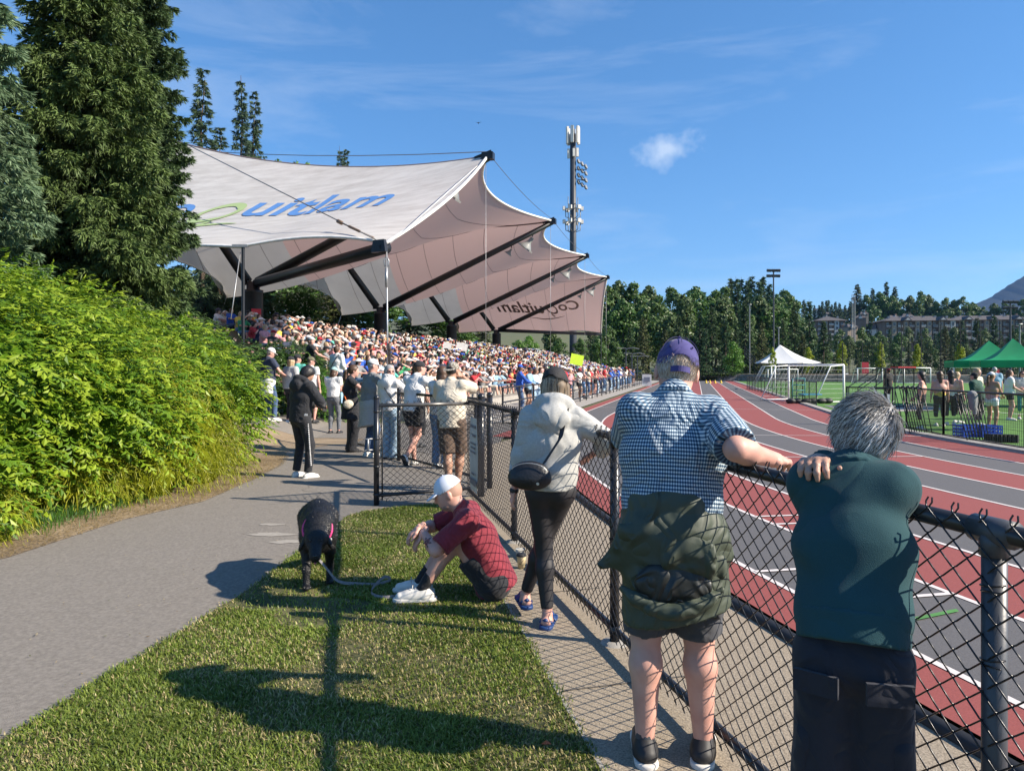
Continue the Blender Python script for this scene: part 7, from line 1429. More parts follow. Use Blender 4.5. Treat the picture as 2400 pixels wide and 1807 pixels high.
def hedge(label, a, b, w, h, seed):
    a = np.array(a); b = np.array(b); L_ = np.linalg.norm(b-a); n = int(L_*700/3); rg = np.random.default_rng(seed); t = rg.random(n); P = a+(b-a)*t[:, None]; z = rg.random(n) ** .6*h; s_ = rg.choice([-1, 1], n)*w/2; nn = np.array([-(b-a)[1], (b-a)[0]])/L_
    tp = rg.random(n) < .35; z[tp] = h; s_[tp] = rg.uniform(-w/2, w/2, tp.sum()); P = np.column_stack([P+nn*s_[:, None], z]); D = rand_unit(rg, n); V, F = leaf_cards(P, D, rand_unit(rg, n), np.full(n, .22), np.full(n, .14)); C = np.repeat(np.array([.035, .075, .015])+rg.random((n, 1))*np.array([.04, .06, .01]), 4, 0)
    O = V3(a[0], a[1], 0); e = empty('hedge', tuple(O), 0, label, 'hedge'); obj_np('foliage', V-O, F, m_leaf, C, e); m = MB(); c = (a+b)/2-O[:2]; m.box((c[0], c[1], h/2-.05), (L_, w*.8, h-.1), rz=math.atan2((b-a)[1], (b-a)[0])); o = m.build('branches', m_leaf, e); return e
hedge('clipped green hedge across the far end of the track', (21.5, 101.5), (30.5, 98.5), 1.4, 1.0, 1); hedge('clipped hedge beyond the far end of the stand rail', (9, 96), (17.5, 100), 1.2, 1.1, 2)
for i, (x, ty) in enumerate([(2062, 775), (2085, 768), (2108, 778), (2128, 765), (2152, 775), (2170, 768), (2192, 778), (2212, 770), (2236, 765), (2262, 772), (2310, 768), (2345, 772), (2385, 768), (1905, 772), (1945, 778), (1968, 770), (2035, 778)]): plant(['d0', 'c1', 'd2', 'd1', 'c0'][i % 5], x, ty, 232+i % 4*6, 'tree on the slope just below the apartments', 'trees on the slope just below the apartments')
# mown grass of the lawn, joined because nobody could count it
def in_poly(x, y, poly):
    c = np.zeros(len(x), bool); n = len(poly)
    for i in range(n):
        x1, y1 = poly[i]; x2, y2 = poly[(i+1) % n]; k = ((y1 > y) != (y2 > y)) & (x < (x2-x1)*(y-y1)/(y2-y1+1e-12)+x1); c ^= k
    return c
rg = np.random.default_rng(77); LP = [(p[0], p[1]) for p in gl]+[(.12, 4.24), (.35, 2.97), (.75, 1.0)]
n = 520000; y = 1.9+(8.8-1.9)*rg.random(n) ** 1.6; x = rg.uniform(-2.5, .8, n); k = in_poly(x+rg.normal(size=n)*.02, y+rg.normal(size=n)*.02, LP); x, y = x[k], y[k]
pat_ = np.sin(x*2.3+np.sin(y*1.7)*1.3)*np.sin(y*2.1+1.2*np.sin(x*3.1))+.5*np.sin(x*7+y*5)*np.sin(y*8-x*3); bare = (np.hypot((x+1.25)/.30, (y-4.75)/.28) < 1) | (np.hypot((x+1.62)/.30, (y-5.15)/.18) < 1) | (np.hypot((x+1.45)/.5, (y-4.95)/.16) < 1)
k = rg.random(len(x)) < np.where(bare, .10, np.clip(.52+.32*pat_, .18, 1)); x, y, pat_ = x[k], y[k], pat_[k]; n = len(x)
hgt_ = rg.uniform(.008, .028, n)*(1+.25*pat_); a = rg.uniform(0, 6.283, n); ln = rg.uniform(.2, 1.1, n); w = rg.uniform(.0014, .0028, n)*(1+y*.16); dx, dy = np.cos(a), np.sin(a); P = np.column_stack([x, y, np.full(n, .016)]); S = np.column_stack([-dy, dx, np.zeros(n)]); T = np.column_stack([dx*ln, dy*ln, np.ones(n)])
mid = P+T*(hgt_*.55)[:, None]*np.array([.6, .6, 1]); tip = P+T*hgt_[:, None]*np.array([1.2, 1.2, .9]); V = np.stack([P-S*w[:, None], P+S*w[:, None], mid+S*w[:, None]*.8, mid-S*w[:, None]*.8, tip], 1).reshape(-1, 3); i = np.arange(n)*5
F = np.concatenate([np.stack([i, i+1, i+2], 1), np.stack([i, i+2, i+3], 1), np.stack([i+3, i+2, i+4], 1)]); dry = rg.random(n) < np.clip(.27-.26*pat_, .08, .6); g_ = rg.random((n, 1)); C = np.array([.115, .18, .026])*(1-g_)+np.array([.25, .31, .05])*g_; C = C*(1+.22*np.sin(x*1.9+y*1.1+2*np.sin(y*.9))*np.sin(y*2.7-x*1.3))[:, None]; C = np.where(dry[:, None], np.array([.48, .40, .19])*(.7+.5*g_), C)
o = obj_np('lawn_grass', V, F, m_leaf, np.repeat(C, 5, 0)); tag(o, 'short mown grass with straw patches between the path and the concrete strip', 'grass', None, 'stuff')
# straw and pine needles along the verge under the shrubs
n = 16000; t = rg.random(n); yy = 4+9.5*t; e_ = np.interp(yy, [4, 4.7, 6.2, 7.74, 8.83, 10.67, 12.2, 13.5], [-5.0, -4.9, -4.35, -4.2, -3.8, -3.8, -3.9, -4.2]); xx = e_-np.abs(rg.normal(size=n))*.5+.06; a = rg.uniform(0, 6.28, n); l = rg.uniform(.02, .07, n); P = np.column_stack([xx, yy, hfun(xx, yy)+.022+.012*rg.random(n)]); D = np.column_stack([np.cos(a), np.sin(a), rg.normal(size=n)*.15]); S = np.column_stack([-np.sin(a), np.cos(a), np.zeros(n)])*.003
V = np.stack([P-S, P+S, P+D*l[:, None]], 1).reshape(-1, 3); o = obj_np('straw_litter', V, np.arange(3*n).reshape(-1, 3), m_leaf, np.repeat(np.array([.40, .29, .13])*rg.uniform(.5, 1.2, (n, 1)), 3, 0)); tag(o, 'dry straw and needles scattered along the shrub edge of the path', 'litter', None, 'stuff')
n = 9000; yy = 5.6+3.6*rg.random(n); xx = np.interp(yy, [5.6, 7.0, 9.2], [-5.6, -5.0, -4.7])+rg.normal(size=n)*.22-.12; a = rg.uniform(0, 6.28, n); P = np.column_stack([xx, yy, hfun(xx, yy)+.01]); S = np.column_stack([-np.sin(a), np.cos(a), np.zeros(n)])*.004; T = np.column_stack([np.cos(a)*.03, np.sin(a)*.03, rg.uniform(.05, .13, n)])
V = np.stack([P-S, P+S, P+T], 1).reshape(-1, 3); o = obj_np('verge_grass', V, np.arange(3*n).reshape(-1, 3), m_leaf, np.repeat(np.array([.06, .16, .02])*rg.uniform(.6, 1.3, (n, 1)), 3, 0)); tag(o, 'bright grass tufts at the foot of the left shrubs', 'grass', None, 'stuff')

ORD = 'first second third fourth fifth sixth seventh eighth ninth tenth eleventh twelfth thirteenth fourteenth fifteenth sixteenth seventeenth eighteenth nineteenth twentieth'.split()
by = {}
for t in PL: by.setdefault(t[3], []).append(t)
for lab, ts in by.items():
    if len(ts) < 2: continue
    ts.sort(key=lambda t: t[1]); med = sorted(t[4] for t in ts)[len(ts)//2]
    for i, t in enumerate(ts):
        base_ = lab.replace('leafy broadleaf tree', 'leafy tree').replace('standing high on', 'on')
        t[0]['label'] = '%s, %s from the left' % (base_, ORD[min(i, 19)]) if len(base_.split()) <= 11 else '%s %s, %s from left' % ('taller' if t[4] > med else 'lower', ' '.join(base_.split()[:11]), ORD[min(i, 19)])

# cracks, stains and small litter that break up the ground
rg = np.random.default_rng(15); m = MB()
for (x0, y0, a0, L_) in ((-2.9, 8.6, 1.2, 2.6), (-1.4, 9.6, 2.8, 2.4), (-3.0, 10.6, .1, 2.0), (-2.2, 11.5, 2.4, 1.5)):
    P = [np.array([x0, y0])]; a = a0
    for k in range(int(L_/.07)): a += rg.normal()*.42; a = a0+(a-a0)*.9; P.append(P[-1]+np.array([math.cos(a), math.sin(a)])*.07)
    P = np.array(P); d = np.gradient(P, axis=0); n_ = np.stack([-d[:, 1], d[:, 0]], 1)/.07*(.0028*rg.uniform(.4, 1.3, (len(P), 1))); k = len(P); V = np.vstack([np.column_stack([P-n_, np.full(k, .0155)]), np.column_stack([P+n_, np.full(k, .0155)])]); m.addnp(V, [(i, i+1, k+i+1, k+i) for i in range(k-1)])
tag(m.build('path_cracks', M('crack_dark', (.06, .052, .045), .95)), kind='stuff')
n = 900; x = np.concatenate([rg.uniform(-4.2, -1.8, 500), rg.uniform(-2.0, .6, 400)]); y = rg.uniform(2.3, 10.5, n); k = np.abs(x-np.interp(y, [2, 6, 9], [-2.2, -1.9, -1.5])) < np.abs(rg.normal(size=n))*1.0; x, y = x[k], y[k]; n = len(x)
a = rg.uniform(0, 6.28, n); D = np.column_stack([np.cos(a), np.sin(a), np.full(n, .1)]); P = np.column_stack([x, y, np.where(x > -2, .045, .020)+rg.random(n)*.006]); V, F = leaf_cards(P, D, np.tile([0, 0, 1.0], (n, 1))+rg.normal(size=(n, 3))*.25, rg.uniform(.008, .032, n), rg.uniform(.004, .012, n)); C = np.array([[.20, .13, .06], [.34, .26, .13], [.10, .12, .03], [.40, .33, .2]])[rg.integers(4, size=n)]
o = obj_np('leaf_litter', V, F, m_leaf, np.repeat(C, 4, 0)); tag(o, 'scraps of dry leaf and twig scattered on the path and lawn', 'litter', None, 'stuff')
q = gp(1268, 1743, .03); m = MB(); m.add([(0, 0, .03), (.022, .012, .04), (.045, 0, .03), (.022, -.014, .036), (.012, .022, .03), (.034, .022, .03)], [(0, 1, 3), (1, 2, 3), (0, 4, 1), (1, 5, 2)]); o = T1('fallen_leaf', m, M('leaf_orange', (.50, .10, .02), .6), 'small orange leaf on the lawn near the bottom of the concrete edge', 'leaf'); o.location = (q.x, q.y, 0)
m = MB()
for (cx_, cy_, r_) in ((-2.35, 7.05, .16), (-2.1, 6.75, .13), (-2.5, 7.5, .10)):
    P = [(cx_, cy_, .0158)]+[(cx_+r_*1.6*math.cos(t)*rg.uniform(.5, 1.1), cy_+r_*.6*math.sin(t)*rg.uniform(.5, 1.1), .0158) for t in np.linspace(0, 6.28, 15)[:-1]]; m.add(P, [(0, 1+i, 1+(i+1) % 14) for i in range(14)])
tag(m.build('path_stain', M('chalky_stain', (.30, .275, .24), .95, .1, 30)), kind='structure')
# ------------------------------------------------------------------ mast, lights, tents, goals, barriers, far buildings
def base(pxx, Y): x = (pxx-1200)/1700*Y; return Vector((x, Y, float(hfun(x, Y))))
# telecom mast
q = base(1343, 100); mast = empty('telecom_mast', tuple(q), 0, 'tall black telecom mast with white antenna panels rising behind the grandstand', 'mast')
zt = px(1343, 300, 100).z-q.z; zz = lambda y: px(1343, y, 100).z-q.z
m_pan = M('antenna_white', (.62, .60, .56), .5, .08, 3); m_gm = M('grey_metal', (.22, .23, .24), .5, .2, 6, metal=.4); m_mast = M('mast_dark', (.035, .042, .055), .5, .15, 2)
m = MB(); m.lathe([(.50, -.2), (.46, zt*.5), (.40, zz(315)), (.0001, zz(314))], n=16); m.build('pole', m_mast, mast, True)
for k in range(6):
    a = k*math.pi/3+.3; r = .82; m = MB(); m.box((r*math.cos(a), r*math.sin(a), (zz(299)+zz(338))/2), (.30, .42, zz(299)-zz(338)), rz=a); m.build('antenna_panel', m_pan, mast)
for k, (a, y0, y1) in enumerate(((.2, 347, 367), (1.8, 347, 360), (3.3, 350, 372), (4.8, 352, 370))):
    m = MB(); m.box((.62*math.cos(a), .62*math.sin(a), (zz(y0)+zz(y1))/2), (.34, .30, zz(y0)-zz(y1)), rz=a); m.build('radio_unit', m_pan, mast)
for yc in (489, 520):
    for k in range(6):
        a = k*math.pi/3+.1; m = MB(); m.box((1.25*math.cos(a), 1.25*math.sin(a), zz(yc)), (.36, .5, .50), rz=a); m.build('radio_unit', m_pan, mast); m = MB(); m.tube([(.4*math.cos(a), .4*math.sin(a), zz(yc)), (1.2*math.cos(a), 1.2*math.sin(a), zz(yc))], .05, 6); m.tube([(1.05*math.cos(a), 1.05*math.sin(a), zz(yc)-.2), (1.0*math.cos(a), 1.0*math.sin(a), zz(yc)-1.2), (.4*math.cos(a), .4*math.sin(a), zz(yc)-1.4)], .06, 6); m.build('arm', m_gm, mast, True)
m = MB()
for k in range(4): a = k*1.57+.4; m.tube([(.75*math.cos(a), .75*math.sin(a), zz(500)), (.75*math.cos(a), .75*math.sin(a), zz(462))], .05, 6); m.tube([(.4*math.cos(a), .4*math.sin(a), zz(480)), (.8*math.cos(a), .8*math.sin(a), zz(480))], .06, 6)
m.build('antenna_rods', m_gm, mast, True)
for k in range(12):
    m = MB(); x = .75+.5*(k % 3); z = zz(400)+1.2-(k//3)*.95-.35*(k % 3); m.lathe([(.0001, -.12), (.30, -.12), (.36, .12), (.32, .14), (.0001, .05)], (0, 0, 0), 10); o = m.build('floodlight', m_gm, mast, True); o.location = (x, -.1, z); o.rotation_euler = (R(70), 0, R(60))
m = MB(); m.tube([(.4, 0, zz(398)), (1.9, 0, zz(398))], .06, 6); m.tube([(.4, 0, zz(420)), (1.9, 0, zz(425))], .06, 6); m.build('rack', m_gm, mast)
# floodlight masts
def lightmast(label, pxx, ty, Y, w, heads, group='floodlight masts round the field'):
    q = base(pxx, Y); e = empty('floodlight_mast', tuple(q), 0, label, 'light mast', group); zt = px(pxx, ty, Y).z-q.z; m = MB(); m.lathe([(w, -.2), (w*.6, zt)], n=10); m.build('pole', m_mast, e, True)
    for k in range(heads):
        m = MB(); r, c = divmod(k, 3); m.box(((c-1)*w*4.2, (r % 2)*.1, zt-.15-r*w*4.8), (w*3.6, w*2.4, w*2.2), tilt=('X', .4)); m.build('lamp_head', m_mast, e)
    for r in range((heads+2)//3): m = MB(); m.tube([(-w*5.5, 0, zt-.15-r*w*4.8), (w*5.5, 0, zt-.15-r*w*4.8)], w*.35, 6); m.build('crossarm', m_mast, e)
lightmast('tall floodlight mast rising above the trees behind the marquee', 1813, 632, 112, .17, 6)
lightmast('floodlight mast with a flat lamp array behind the green canopies', 2368, 705, 95, .16, 6)
for lab, pxx, ty, Y in (('thin pale pole left of the floodlight mast by the marquee', 1757, 714, 108), ('short dark pole right of the marquee mast', 1825, 768, 105), ('pale grey pole at the right edge above the green canopies', 2390, 760, 70)):
    q = base(pxx, Y); m = MB(); m.lathe([(.09, 0), (.07, px(pxx, ty, Y).z-q.z)], n=8); m.box((0, 0, px(pxx, ty, Y).z-q.z), (.5, .2, .12)); o = T1('pole', m, m_gm, lab, 'pole', smooth=True); o.location = q
for i, (pxx, ty) in enumerate(((1467, 818), (1481, 830), (1494, 836))):
    q = base(pxx, 84+i*6); e = empty('street_lamp', tuple(q), 0, ['nearest', 'middle', 'farthest'][i]+' of three thin street lamps beyond the end of the stand rail', 'street lamp', 'street lamps beyond the rail'); zt = px(pxx, ty, 84+i*6).z-q.z; m = MB(); m.tube([(0, 0, 0), (0, 0, zt)], .07, 6); m.build('pole', m_mast, e); m = MB(); m.tube([(0, 0, zt), (.8, -.2, zt+.15), (1.5, -.3, zt)], .045, 6); m.box((-.5, 0, zt+.1), (1.0, .2, .07)); m.build('lamp_arm', m_gm, e)
# marquee
q = base(1840, 98); e = empty('marquee', (q.x, q.y, 0), 0, 'large white peaked marquee on the far side of the field', 'marquee'); m_mq = M('marquee_white', (.80, .80, .80), .6, .03, 2, trans=.2)
W_ = 4.45; hz = px(1840, 850, 98).z; ap = px(1828, 808, 98); A_ = (ap.x-q.x, 0, ap.z)
C_ = [(-W_*.92, -2.2, hz), (W_*.2, -3.6, hz-.05), (W_*1.02, -1.0, hz), (W_*.35, 3.2, hz), (-W_*.75, 2.4, hz)]
for i in range(5):
    a, b = Vector(C_[i]), Vector(C_[(i+1) % 5]); n_ = 7; V = []; F = []
    for u in range(n_):
        for v in range(n_):
            s_, t = u/(n_-1), v/(n_-1); p = a.lerp(b, s_).lerp(Vector(A_), t); p.z -= .35*math.sin(math.pi*t) ** 1.2+.12*math.sin(math.pi*s_)*(1-t); V.append(tuple(p))
    for u in range(n_-1):
        for v in range(n_-1): F.append((u*n_+v, (u+1)*n_+v, (u+1)*n_+v+1, u*n_+v+1))
    m = MB(); m.add(V, F); m.build('roof_panel', m_mq, e, True); m = MB(); m.tube([(a.x, a.y, 0), (a.x, a.y, a.z)], .06, 6); m.build('post', m_blk, e)
# goals
def goal(label, c, w, h, dep, rz, group='football goals'):
    e = empty('football_goal', c, rz, label, 'goal', group); m_g = M('goal_white', (.75, .75, .74), .4, .05, 5); m_n = M('net_white', (.5, .5, .5), .8)
    for sx in (-1, 1): m = MB(); m.tube([(sx*w/2, 0, 0), (sx*w/2, 0, h)], .055, 8); m.build('post', m_g, e, True)
    m = MB(); m.tube([(-w/2, 0, h), (w/2, 0, h)], .055, 8); m.build('crossbar', m_g, e, True)
    for sx in (-1, 1): m = MB(); m.tube([(sx*w/2, 0, h), (sx*w/2, dep*.45, h-.05), (sx*w/2, dep, .05), (sx*w/2, 0, .05)], .03, 6); m.build('side_frame', m_g, e, True)
    m = MB(); m.tube([(-w/2, dep, .05), (w/2, dep, .05)], .03, 6)
    m.build('back_bar', m_g, e, True); m = MB(); k = int(w/.22)
    for i in range(k+1): x = -w/2+w*i/k; m.tube([(x, dep*.45, h-.05), (x, dep, .05)], .004, 3, caps=False); m.tube([(x, 0, h), (x, dep*.45, h-.05)], .004, 3, caps=False)
    for i in range(9): t = i/8; m.tube([(-w/2, dep*.45+dep*.55*t, h-.05-(h-.1)*t), (w/2, dep*.45+dep*.55*t, h-.05-(h-.1)*t)], .004, 3, caps=False)
    for sx in (-1, 1):
        for i in range(1, 8): t = i/8; y = dep*.45+dep*.55*(1-t); m.tube([(sx*w/2, 0, h*t), (sx*w/2, y, h*t)], .004, 3, caps=False)
    m.build('net', m_n, e); return e
g = gp(1955, 942, .03); goal('nearest white football goal at the left of the turf, seen side on', (g.x-.55, g.y+.9, .03), 3.4, 1.78, 1.9, R(115))
g = gp(1812, 912, .03); goal('second white football goal leaning behind the black fence', (g.x, g.y, .03), 3.2, 1.85, 1.6, R(75))
for lab, a, b, ty, Y in (('left of the two far white goals beyond the turf', 2010, 2068, 864, 82), ('right of the two far white goals beyond the turf', 2119, 2181, 863, 80), ('far white goal partly hidden by the green canopies', 2236, 2300, 862, 80), ('white goal frame under the marquee', 1800, 1870, 866, 90)):
    A_, B_ = px(a, 866, Y), px(b, 866, Y); goal(lab, ((A_.x+B_.x)/2, Y, .03), (B_-A_).length, px(a, ty, Y).z, 1.5, 0)
# infield picket fence by the goals
def wire_fence(label, pts, hgt, step, name='fence', r=.025, nr=2, dense=0, cat='fence', z=.03, group=None):
    e = empty(name, (pts[0][0], pts[0][1], z), 0, label, cat, group); O = Vector((pts[0][0], pts[0][1], 0))
    for a, b in zip(pts[:-1], pts[1:]):
        a, b = Vector((a[0], a[1], 0))-O, Vector((b[0], b[1], 0))-O; n = max(1, round((b-a).length/step))
        for k in range(n+1): p = a.lerp(b, k/n); m = MB(); m.tube([p, p+Vector((0, 0, hgt))], r, 6); m.build('post', m_rail, e)
        for q_ in range(nr): zz_ = hgt*(1-q_*.92/max(1, nr-1))-.03; m = MB(); m.tube([a+Vector((0, 0, zz_)), b+Vector((0, 0, zz_))], r*.8, 6); m.build('rail', m_rail, e)
        if dense:
            m = MB(); k = int((b-a).length/dense)
            for i in range(1, k): p = a.lerp(b, i/k); m.tube([p+Vector((0, 0, .08)), p+Vector((0, 0, hgt-.04))], .0035, 3, caps=False)
            for i in range(1, 6 if nr < 4 else 14): zz_ = hgt*i/(6 if nr < 4 else 14); m.tube([a+Vector((0, 0, zz_)), b+Vector((0, 0, zz_))], .0035, 3, caps=False)
            m.build('mesh_infill', m_vinyl, e)
    return e
A_, B_, C_ = gp(1745, 912, .03), gp(1850, 936, .03), gp(1908, 951, .03)
wire_fence('low black fence between the track and the goals', [(A_.x+.2, A_.y), (B_.x+.1, B_.y), (C_.x+.1, C_.y)], 1.05, 1.6, dense=.12)
bp = [bend(RI-.55, R(a)) for a in (-1.5, 3.3, 8.0)][::-1]; bp = [(10.55, 19.4), (10.05, 16.9), (9.98, 14.1), (10.15, 12.0)]
wire_fence('black mesh crowd barrier along the inside of the bend before the group', bp, 1.12, 2.6, 'barrier', .028, 2, .055, 'barrier')
wire_fence('short black mesh barrier panel standing behind the group', [(9.6, 20.8), (10.6, 20.2)], 1.1, 1.0, 'barrier', .025, 2, .07, 'barrier')
for i, (a, b) in enumerate([((24, 101), (98, 60))]): wire_fence('long low fence along the far side of the field', [(20.5, 96.8), (45, 83.2), (74, 67.2)], 1.15, 2.4, r=.03, nr=3)
# tall net behind the back straight
e = empty('netting_fence', (39, 112, .5), 0, 'tall black ball-stop net on poles beyond the far goals', 'net'); P = [px(x, 880, 110-.012*(x-2060)) for x in range(1975, 2440, 46)]; m_net = M('net_black', (.02, .022, .024), .8); O = Vector((39, 112, .5))
for i, p in enumerate(P):
    ht = 5.2 if i < 3 else 8.3; m = MB(); m.tube([(p.x-O.x, p.y-O.y, -.5), (p.x-O.x, p.y-O.y, ht)], .07, 6); m.build('pole', m_net, e)
    if i+1 < len(P):
        m = MB(); p2 = P[i+1]; a = Vector((p.x-O.x, p.y-O.y, 0)); b = Vector((p2.x-O.x, p2.y-O.y, 0))
        for k in range(0, 9): zz_ = ht*k/8; m.tube([a+Vector((0, 0, zz_)), b+Vector((0, 0, zz_))], .016, 3, caps=False)
        for k in range(1, 10): c = a.lerp(b, k/10); m.tube([c, c+Vector((0, 0, ht))], .012, 3, caps=False)
        m.build('net', m_net, e)
for lab, x0, x1, y0, y1, Y in (('red banner hanging on the far fence left of the middle goals', 2020, 2036, 849, 876, 100), ('red banner on the far fence behind the green canopies', 2325, 2342, 866, 880, 96)):
    a, b = px(x0, y1, Y), px(x1, y0, Y); m = MB(); m.box((0, 0, 0), (b.x-a.x, .05, b.z-a.z)); o = T1('banner', m, M('banner_red', (.35, .015, .03), .7), lab, 'banner'); o.location = (a+b)/2
q = px(1985, 879, 100); m = MB(); m.box((0, 0, 0), (.4, .04, .55)); o = T1('sign', m, c_white, 'small white sign on the far fence below the oval tree', 'sign'); o.location = q
# green pop-up canopies
m_gc = M('canopy_green', (.006, .27, .105), .6, .08, 3, trans=.18)
def popup(label, c, w, zb, zv, za, rz):
    e = empty('popup_canopy', c, rz, label, 'canopy', 'green pop-up canopies'); h = w/2; cs = [(-h, -h), (h, -h), (h, h), (-h, h)]
    for i in range(4):
        a, b = Vector((*cs[i], zv)), Vector((*cs[(i+1) % 4], zv)); V = []; F = []; n_ = 9
        for u in range(n_):
            for v in range(n_): s_, t = u/(n_-1), v/(n_-1); p = a.lerp(b, s_).lerp(Vector((0, 0, za)), t); p.z -= .30*math.sin(math.pi*t) ** 1.1*(1-.3*t)+.05*math.sin(math.pi*s_)*(1-t); V.append(tuple(p))
        for u in range(n_-1):
            for v in range(n_-1): F.append((u*n_+v, (u+1)*n_+v, (u+1)*n_+v+1, u*n_+v+1))
        m = MB(); m.add(V, F); m.build('roof_panel', m_gc, e, True)
        o_ = (a+b)/2; o_.z = 0; o_ = o_.normalized()*.012; m = MB(); m.add([tuple(a+o_), tuple(b+o_), tuple(b+o_+Vector((0, 0, zb-zv))), tuple(a+o_+Vector((0, 0, zb-zv)))], [(0, 1, 2, 3)]); m.build('valance', m_gc, e)
        m = MB(); m.tube([(cs[i][0]*.98, cs[i][1]*.98, 0), (cs[i][0]*.98, cs[i][1]*.98, zv)], .022, 6); m.build('leg', m_gm, e)
    m = MB()
    for i in range(4): m.tube([(cs[i][0]*.97, cs[i][1]*.97, zv-.02), (cs[(i+1) % 4][0]*.97, cs[(i+1) % 4][1]*.97, zv-.02)], .012, 5)
    m.build('frame', m_gm, e)
popup('nearer green pop-up canopy at the right edge of the photo', (px(2374, 850, 28.5).x, 28.5, .03), 2.55, 1.66, 1.93, 2.80, R(-24)); popup('green pop-up canopy just left behind the nearer one', (px(2318, 850, 31.5).x, 31.5, .03), 3.0, 1.66, 1.95, 2.82, R(-24)); popup('third green pop-up canopy beyond the right edge group', (px(2440, 850, 30).x+1.2, 30.5, .03), 2.6, 1.66, 1.93, 2.75, R(-24))
# things standing by the barrier
def crate(label, c, rz, sz=(.52, .36, .30), col=None):
    e = empty('plastic_crate', c, rz, label, 'crate', 'blue plastic crates'); w, d, h = sz; mt = M('crate_blue', (.01, .06, .42), .4, .1, 6)
    for dx, dy, sx, sy in ((0, -d/2, w, .012), (0, d/2, w, .012), (-w/2, 0, .012, d-.014), (w/2, 0, .012, d-.014)):
        m = MB(); 
        for z in (.02, .10, .18, .26): m.box((dx, dy, z), (sx, sy, .035))
        for k in range(6):
            t = (k/5-.5); m.box((dx+(t*w*.96 if sx > .1 else 0), dy+(t*d*.9 if sy > .1 else 0), .14), (.02 if sx > .1 else .016, .016 if sx > .1 else .02, .27))
        m.build('side', mt, e)
    m = MB(); m.box((0, 0, .008), (w-.02, d-.02, .012)); m.build('base', mt, e); return e
crate('left blue plastic crate on the turf behind the barrier', (px(2282, 1000, 16.9).x, 17.1, .03), .1); crate('right blue plastic crate beside the other on the turf', (px(2322, 1000, 16.9).x, 17.0, .03), -.05, (.46, .36, .36))
m = MB(); q = gp(2345, 1036, .03)
for k in range(7): m.box((q.x-.25+k*.075, q.y-.02*k, .12), (.03, .22, .17), rz=.3)
T1('timing_boxes', m, s_black, 'row of small black boxes on the turf edge beside the crates', 'box')
for i in range(6):
    x = px(2268+i*7, 1000, 15.6+i*.12).x; y = 15.6+i*.12; m = MB(); m.tube([(-.10+.02*i, .28, 1.05), (.0, 0, .03)], .012, 6); m.tube([(.04+.02*i, .30, 1.05), (.14, 0, .03)], .012, 6); m.tube([(-.10+.02*i, .28, 1.05), (.04+.02*i, .30, 1.05)], .016, 6); m.tube([(.0, 0, .03), (-.05, -.3, .03)], .012, 6); m.tube([(.14, 0, .03), (.12, -.3, .03)], .012, 6)
    o = T1('folded_hurdle', m, m_blk, 'black folded hurdle leaning in the stack against the barrier', 'hurdle', 'folded hurdles leaning on the barrier', True); o.location = (x, y, .02)
for i in range(5):
    x = px(2128+i*6, 1000, 17.4+i*.05).x; m = MB(); m.tube([(0, .1, 1.12), (.05, -.05, .55), (.15, -.1, .02)], .012, 6); m.tube([(.18, .1, 1.12), (.24, -.05, .55), (.32, -.1, .02)], .012, 6); m.tube([(0, .1, 1.12), (.09, .1, 1.18), (.18, .1, 1.12)], .022, 6)
    o = T1('folded_chair', m, m_blk, 'black folding chair frame leaning at the left end of the mesh barrier', 'chair', 'folding chairs leaning on the barrier', True); o.location = (x, 17.9-i*.06, .02)
f = Field(.018, .012, 14, 3); q = px(2281, 940, 15.5); f.cone((q.x-.03, q.y, q.z+.14), (q.x, q.y, q.z-.16), .09, .06, .03); f.cone((q.x+.05, q.y, q.z+.12), (q.x+.03, q.y, q.z-.26), .05, .045, .03); tag(field_obj('draped_jacket', f, c_grey), 'grey jacket draped over the stack of hurdles on the barrier', 'jacket')
# starter's stand
q = gp(2052, 955, .03); e = empty('starter_stand', (q.x, q.y, .03), R(8), 'black metal starter stand with stairs, handrails and a red top on the turf', 'starter stand')
for k in range(4): m = MB(); m.box((-.75+.28*k, 0, .17+.2*k), (.26, .6, .03)); m.build('step', m_blk, e)
for s_ in (-1, 1):
    m = MB(); m.tube([(-1.0, s_*.32, 0), (-1.0, s_*.32, .85), (.25, s_*.32, 1.62), (1.55, s_*.32, 1.62)], .022, 6); m.tube([(-.95, s_*.32, .45), (.25, s_*.32, 1.2)], .018, 6); m.build('handrail', m_blk, e)
    for x in (.25, .65, 1.5): m = MB(); m.tube([(x, s_*.32, 0), (x, s_*.32, 1.62)], .024, 6); m.build('leg', m_blk, e)
m = MB(); m.box((.9, 0, .80), (1.25, .62, .04)); m.build('platform', m_blk, e); m = MB(); m.box((1.25, 0, 1.66), (.8, .5, .07)); m.build('red_top', M('red_pad', (.50, .03, .03), .6), e); 
q = px(2076, 925, 31); m = MB(); m.box((0, 0, 0), (.35, .03, .5)); o = T1('board', m, M('board_pale', (.45, .55, .62)), 'pale board leaning at the foot of the starter stand', 'board'); o.location = (q.x, q.y, .3)
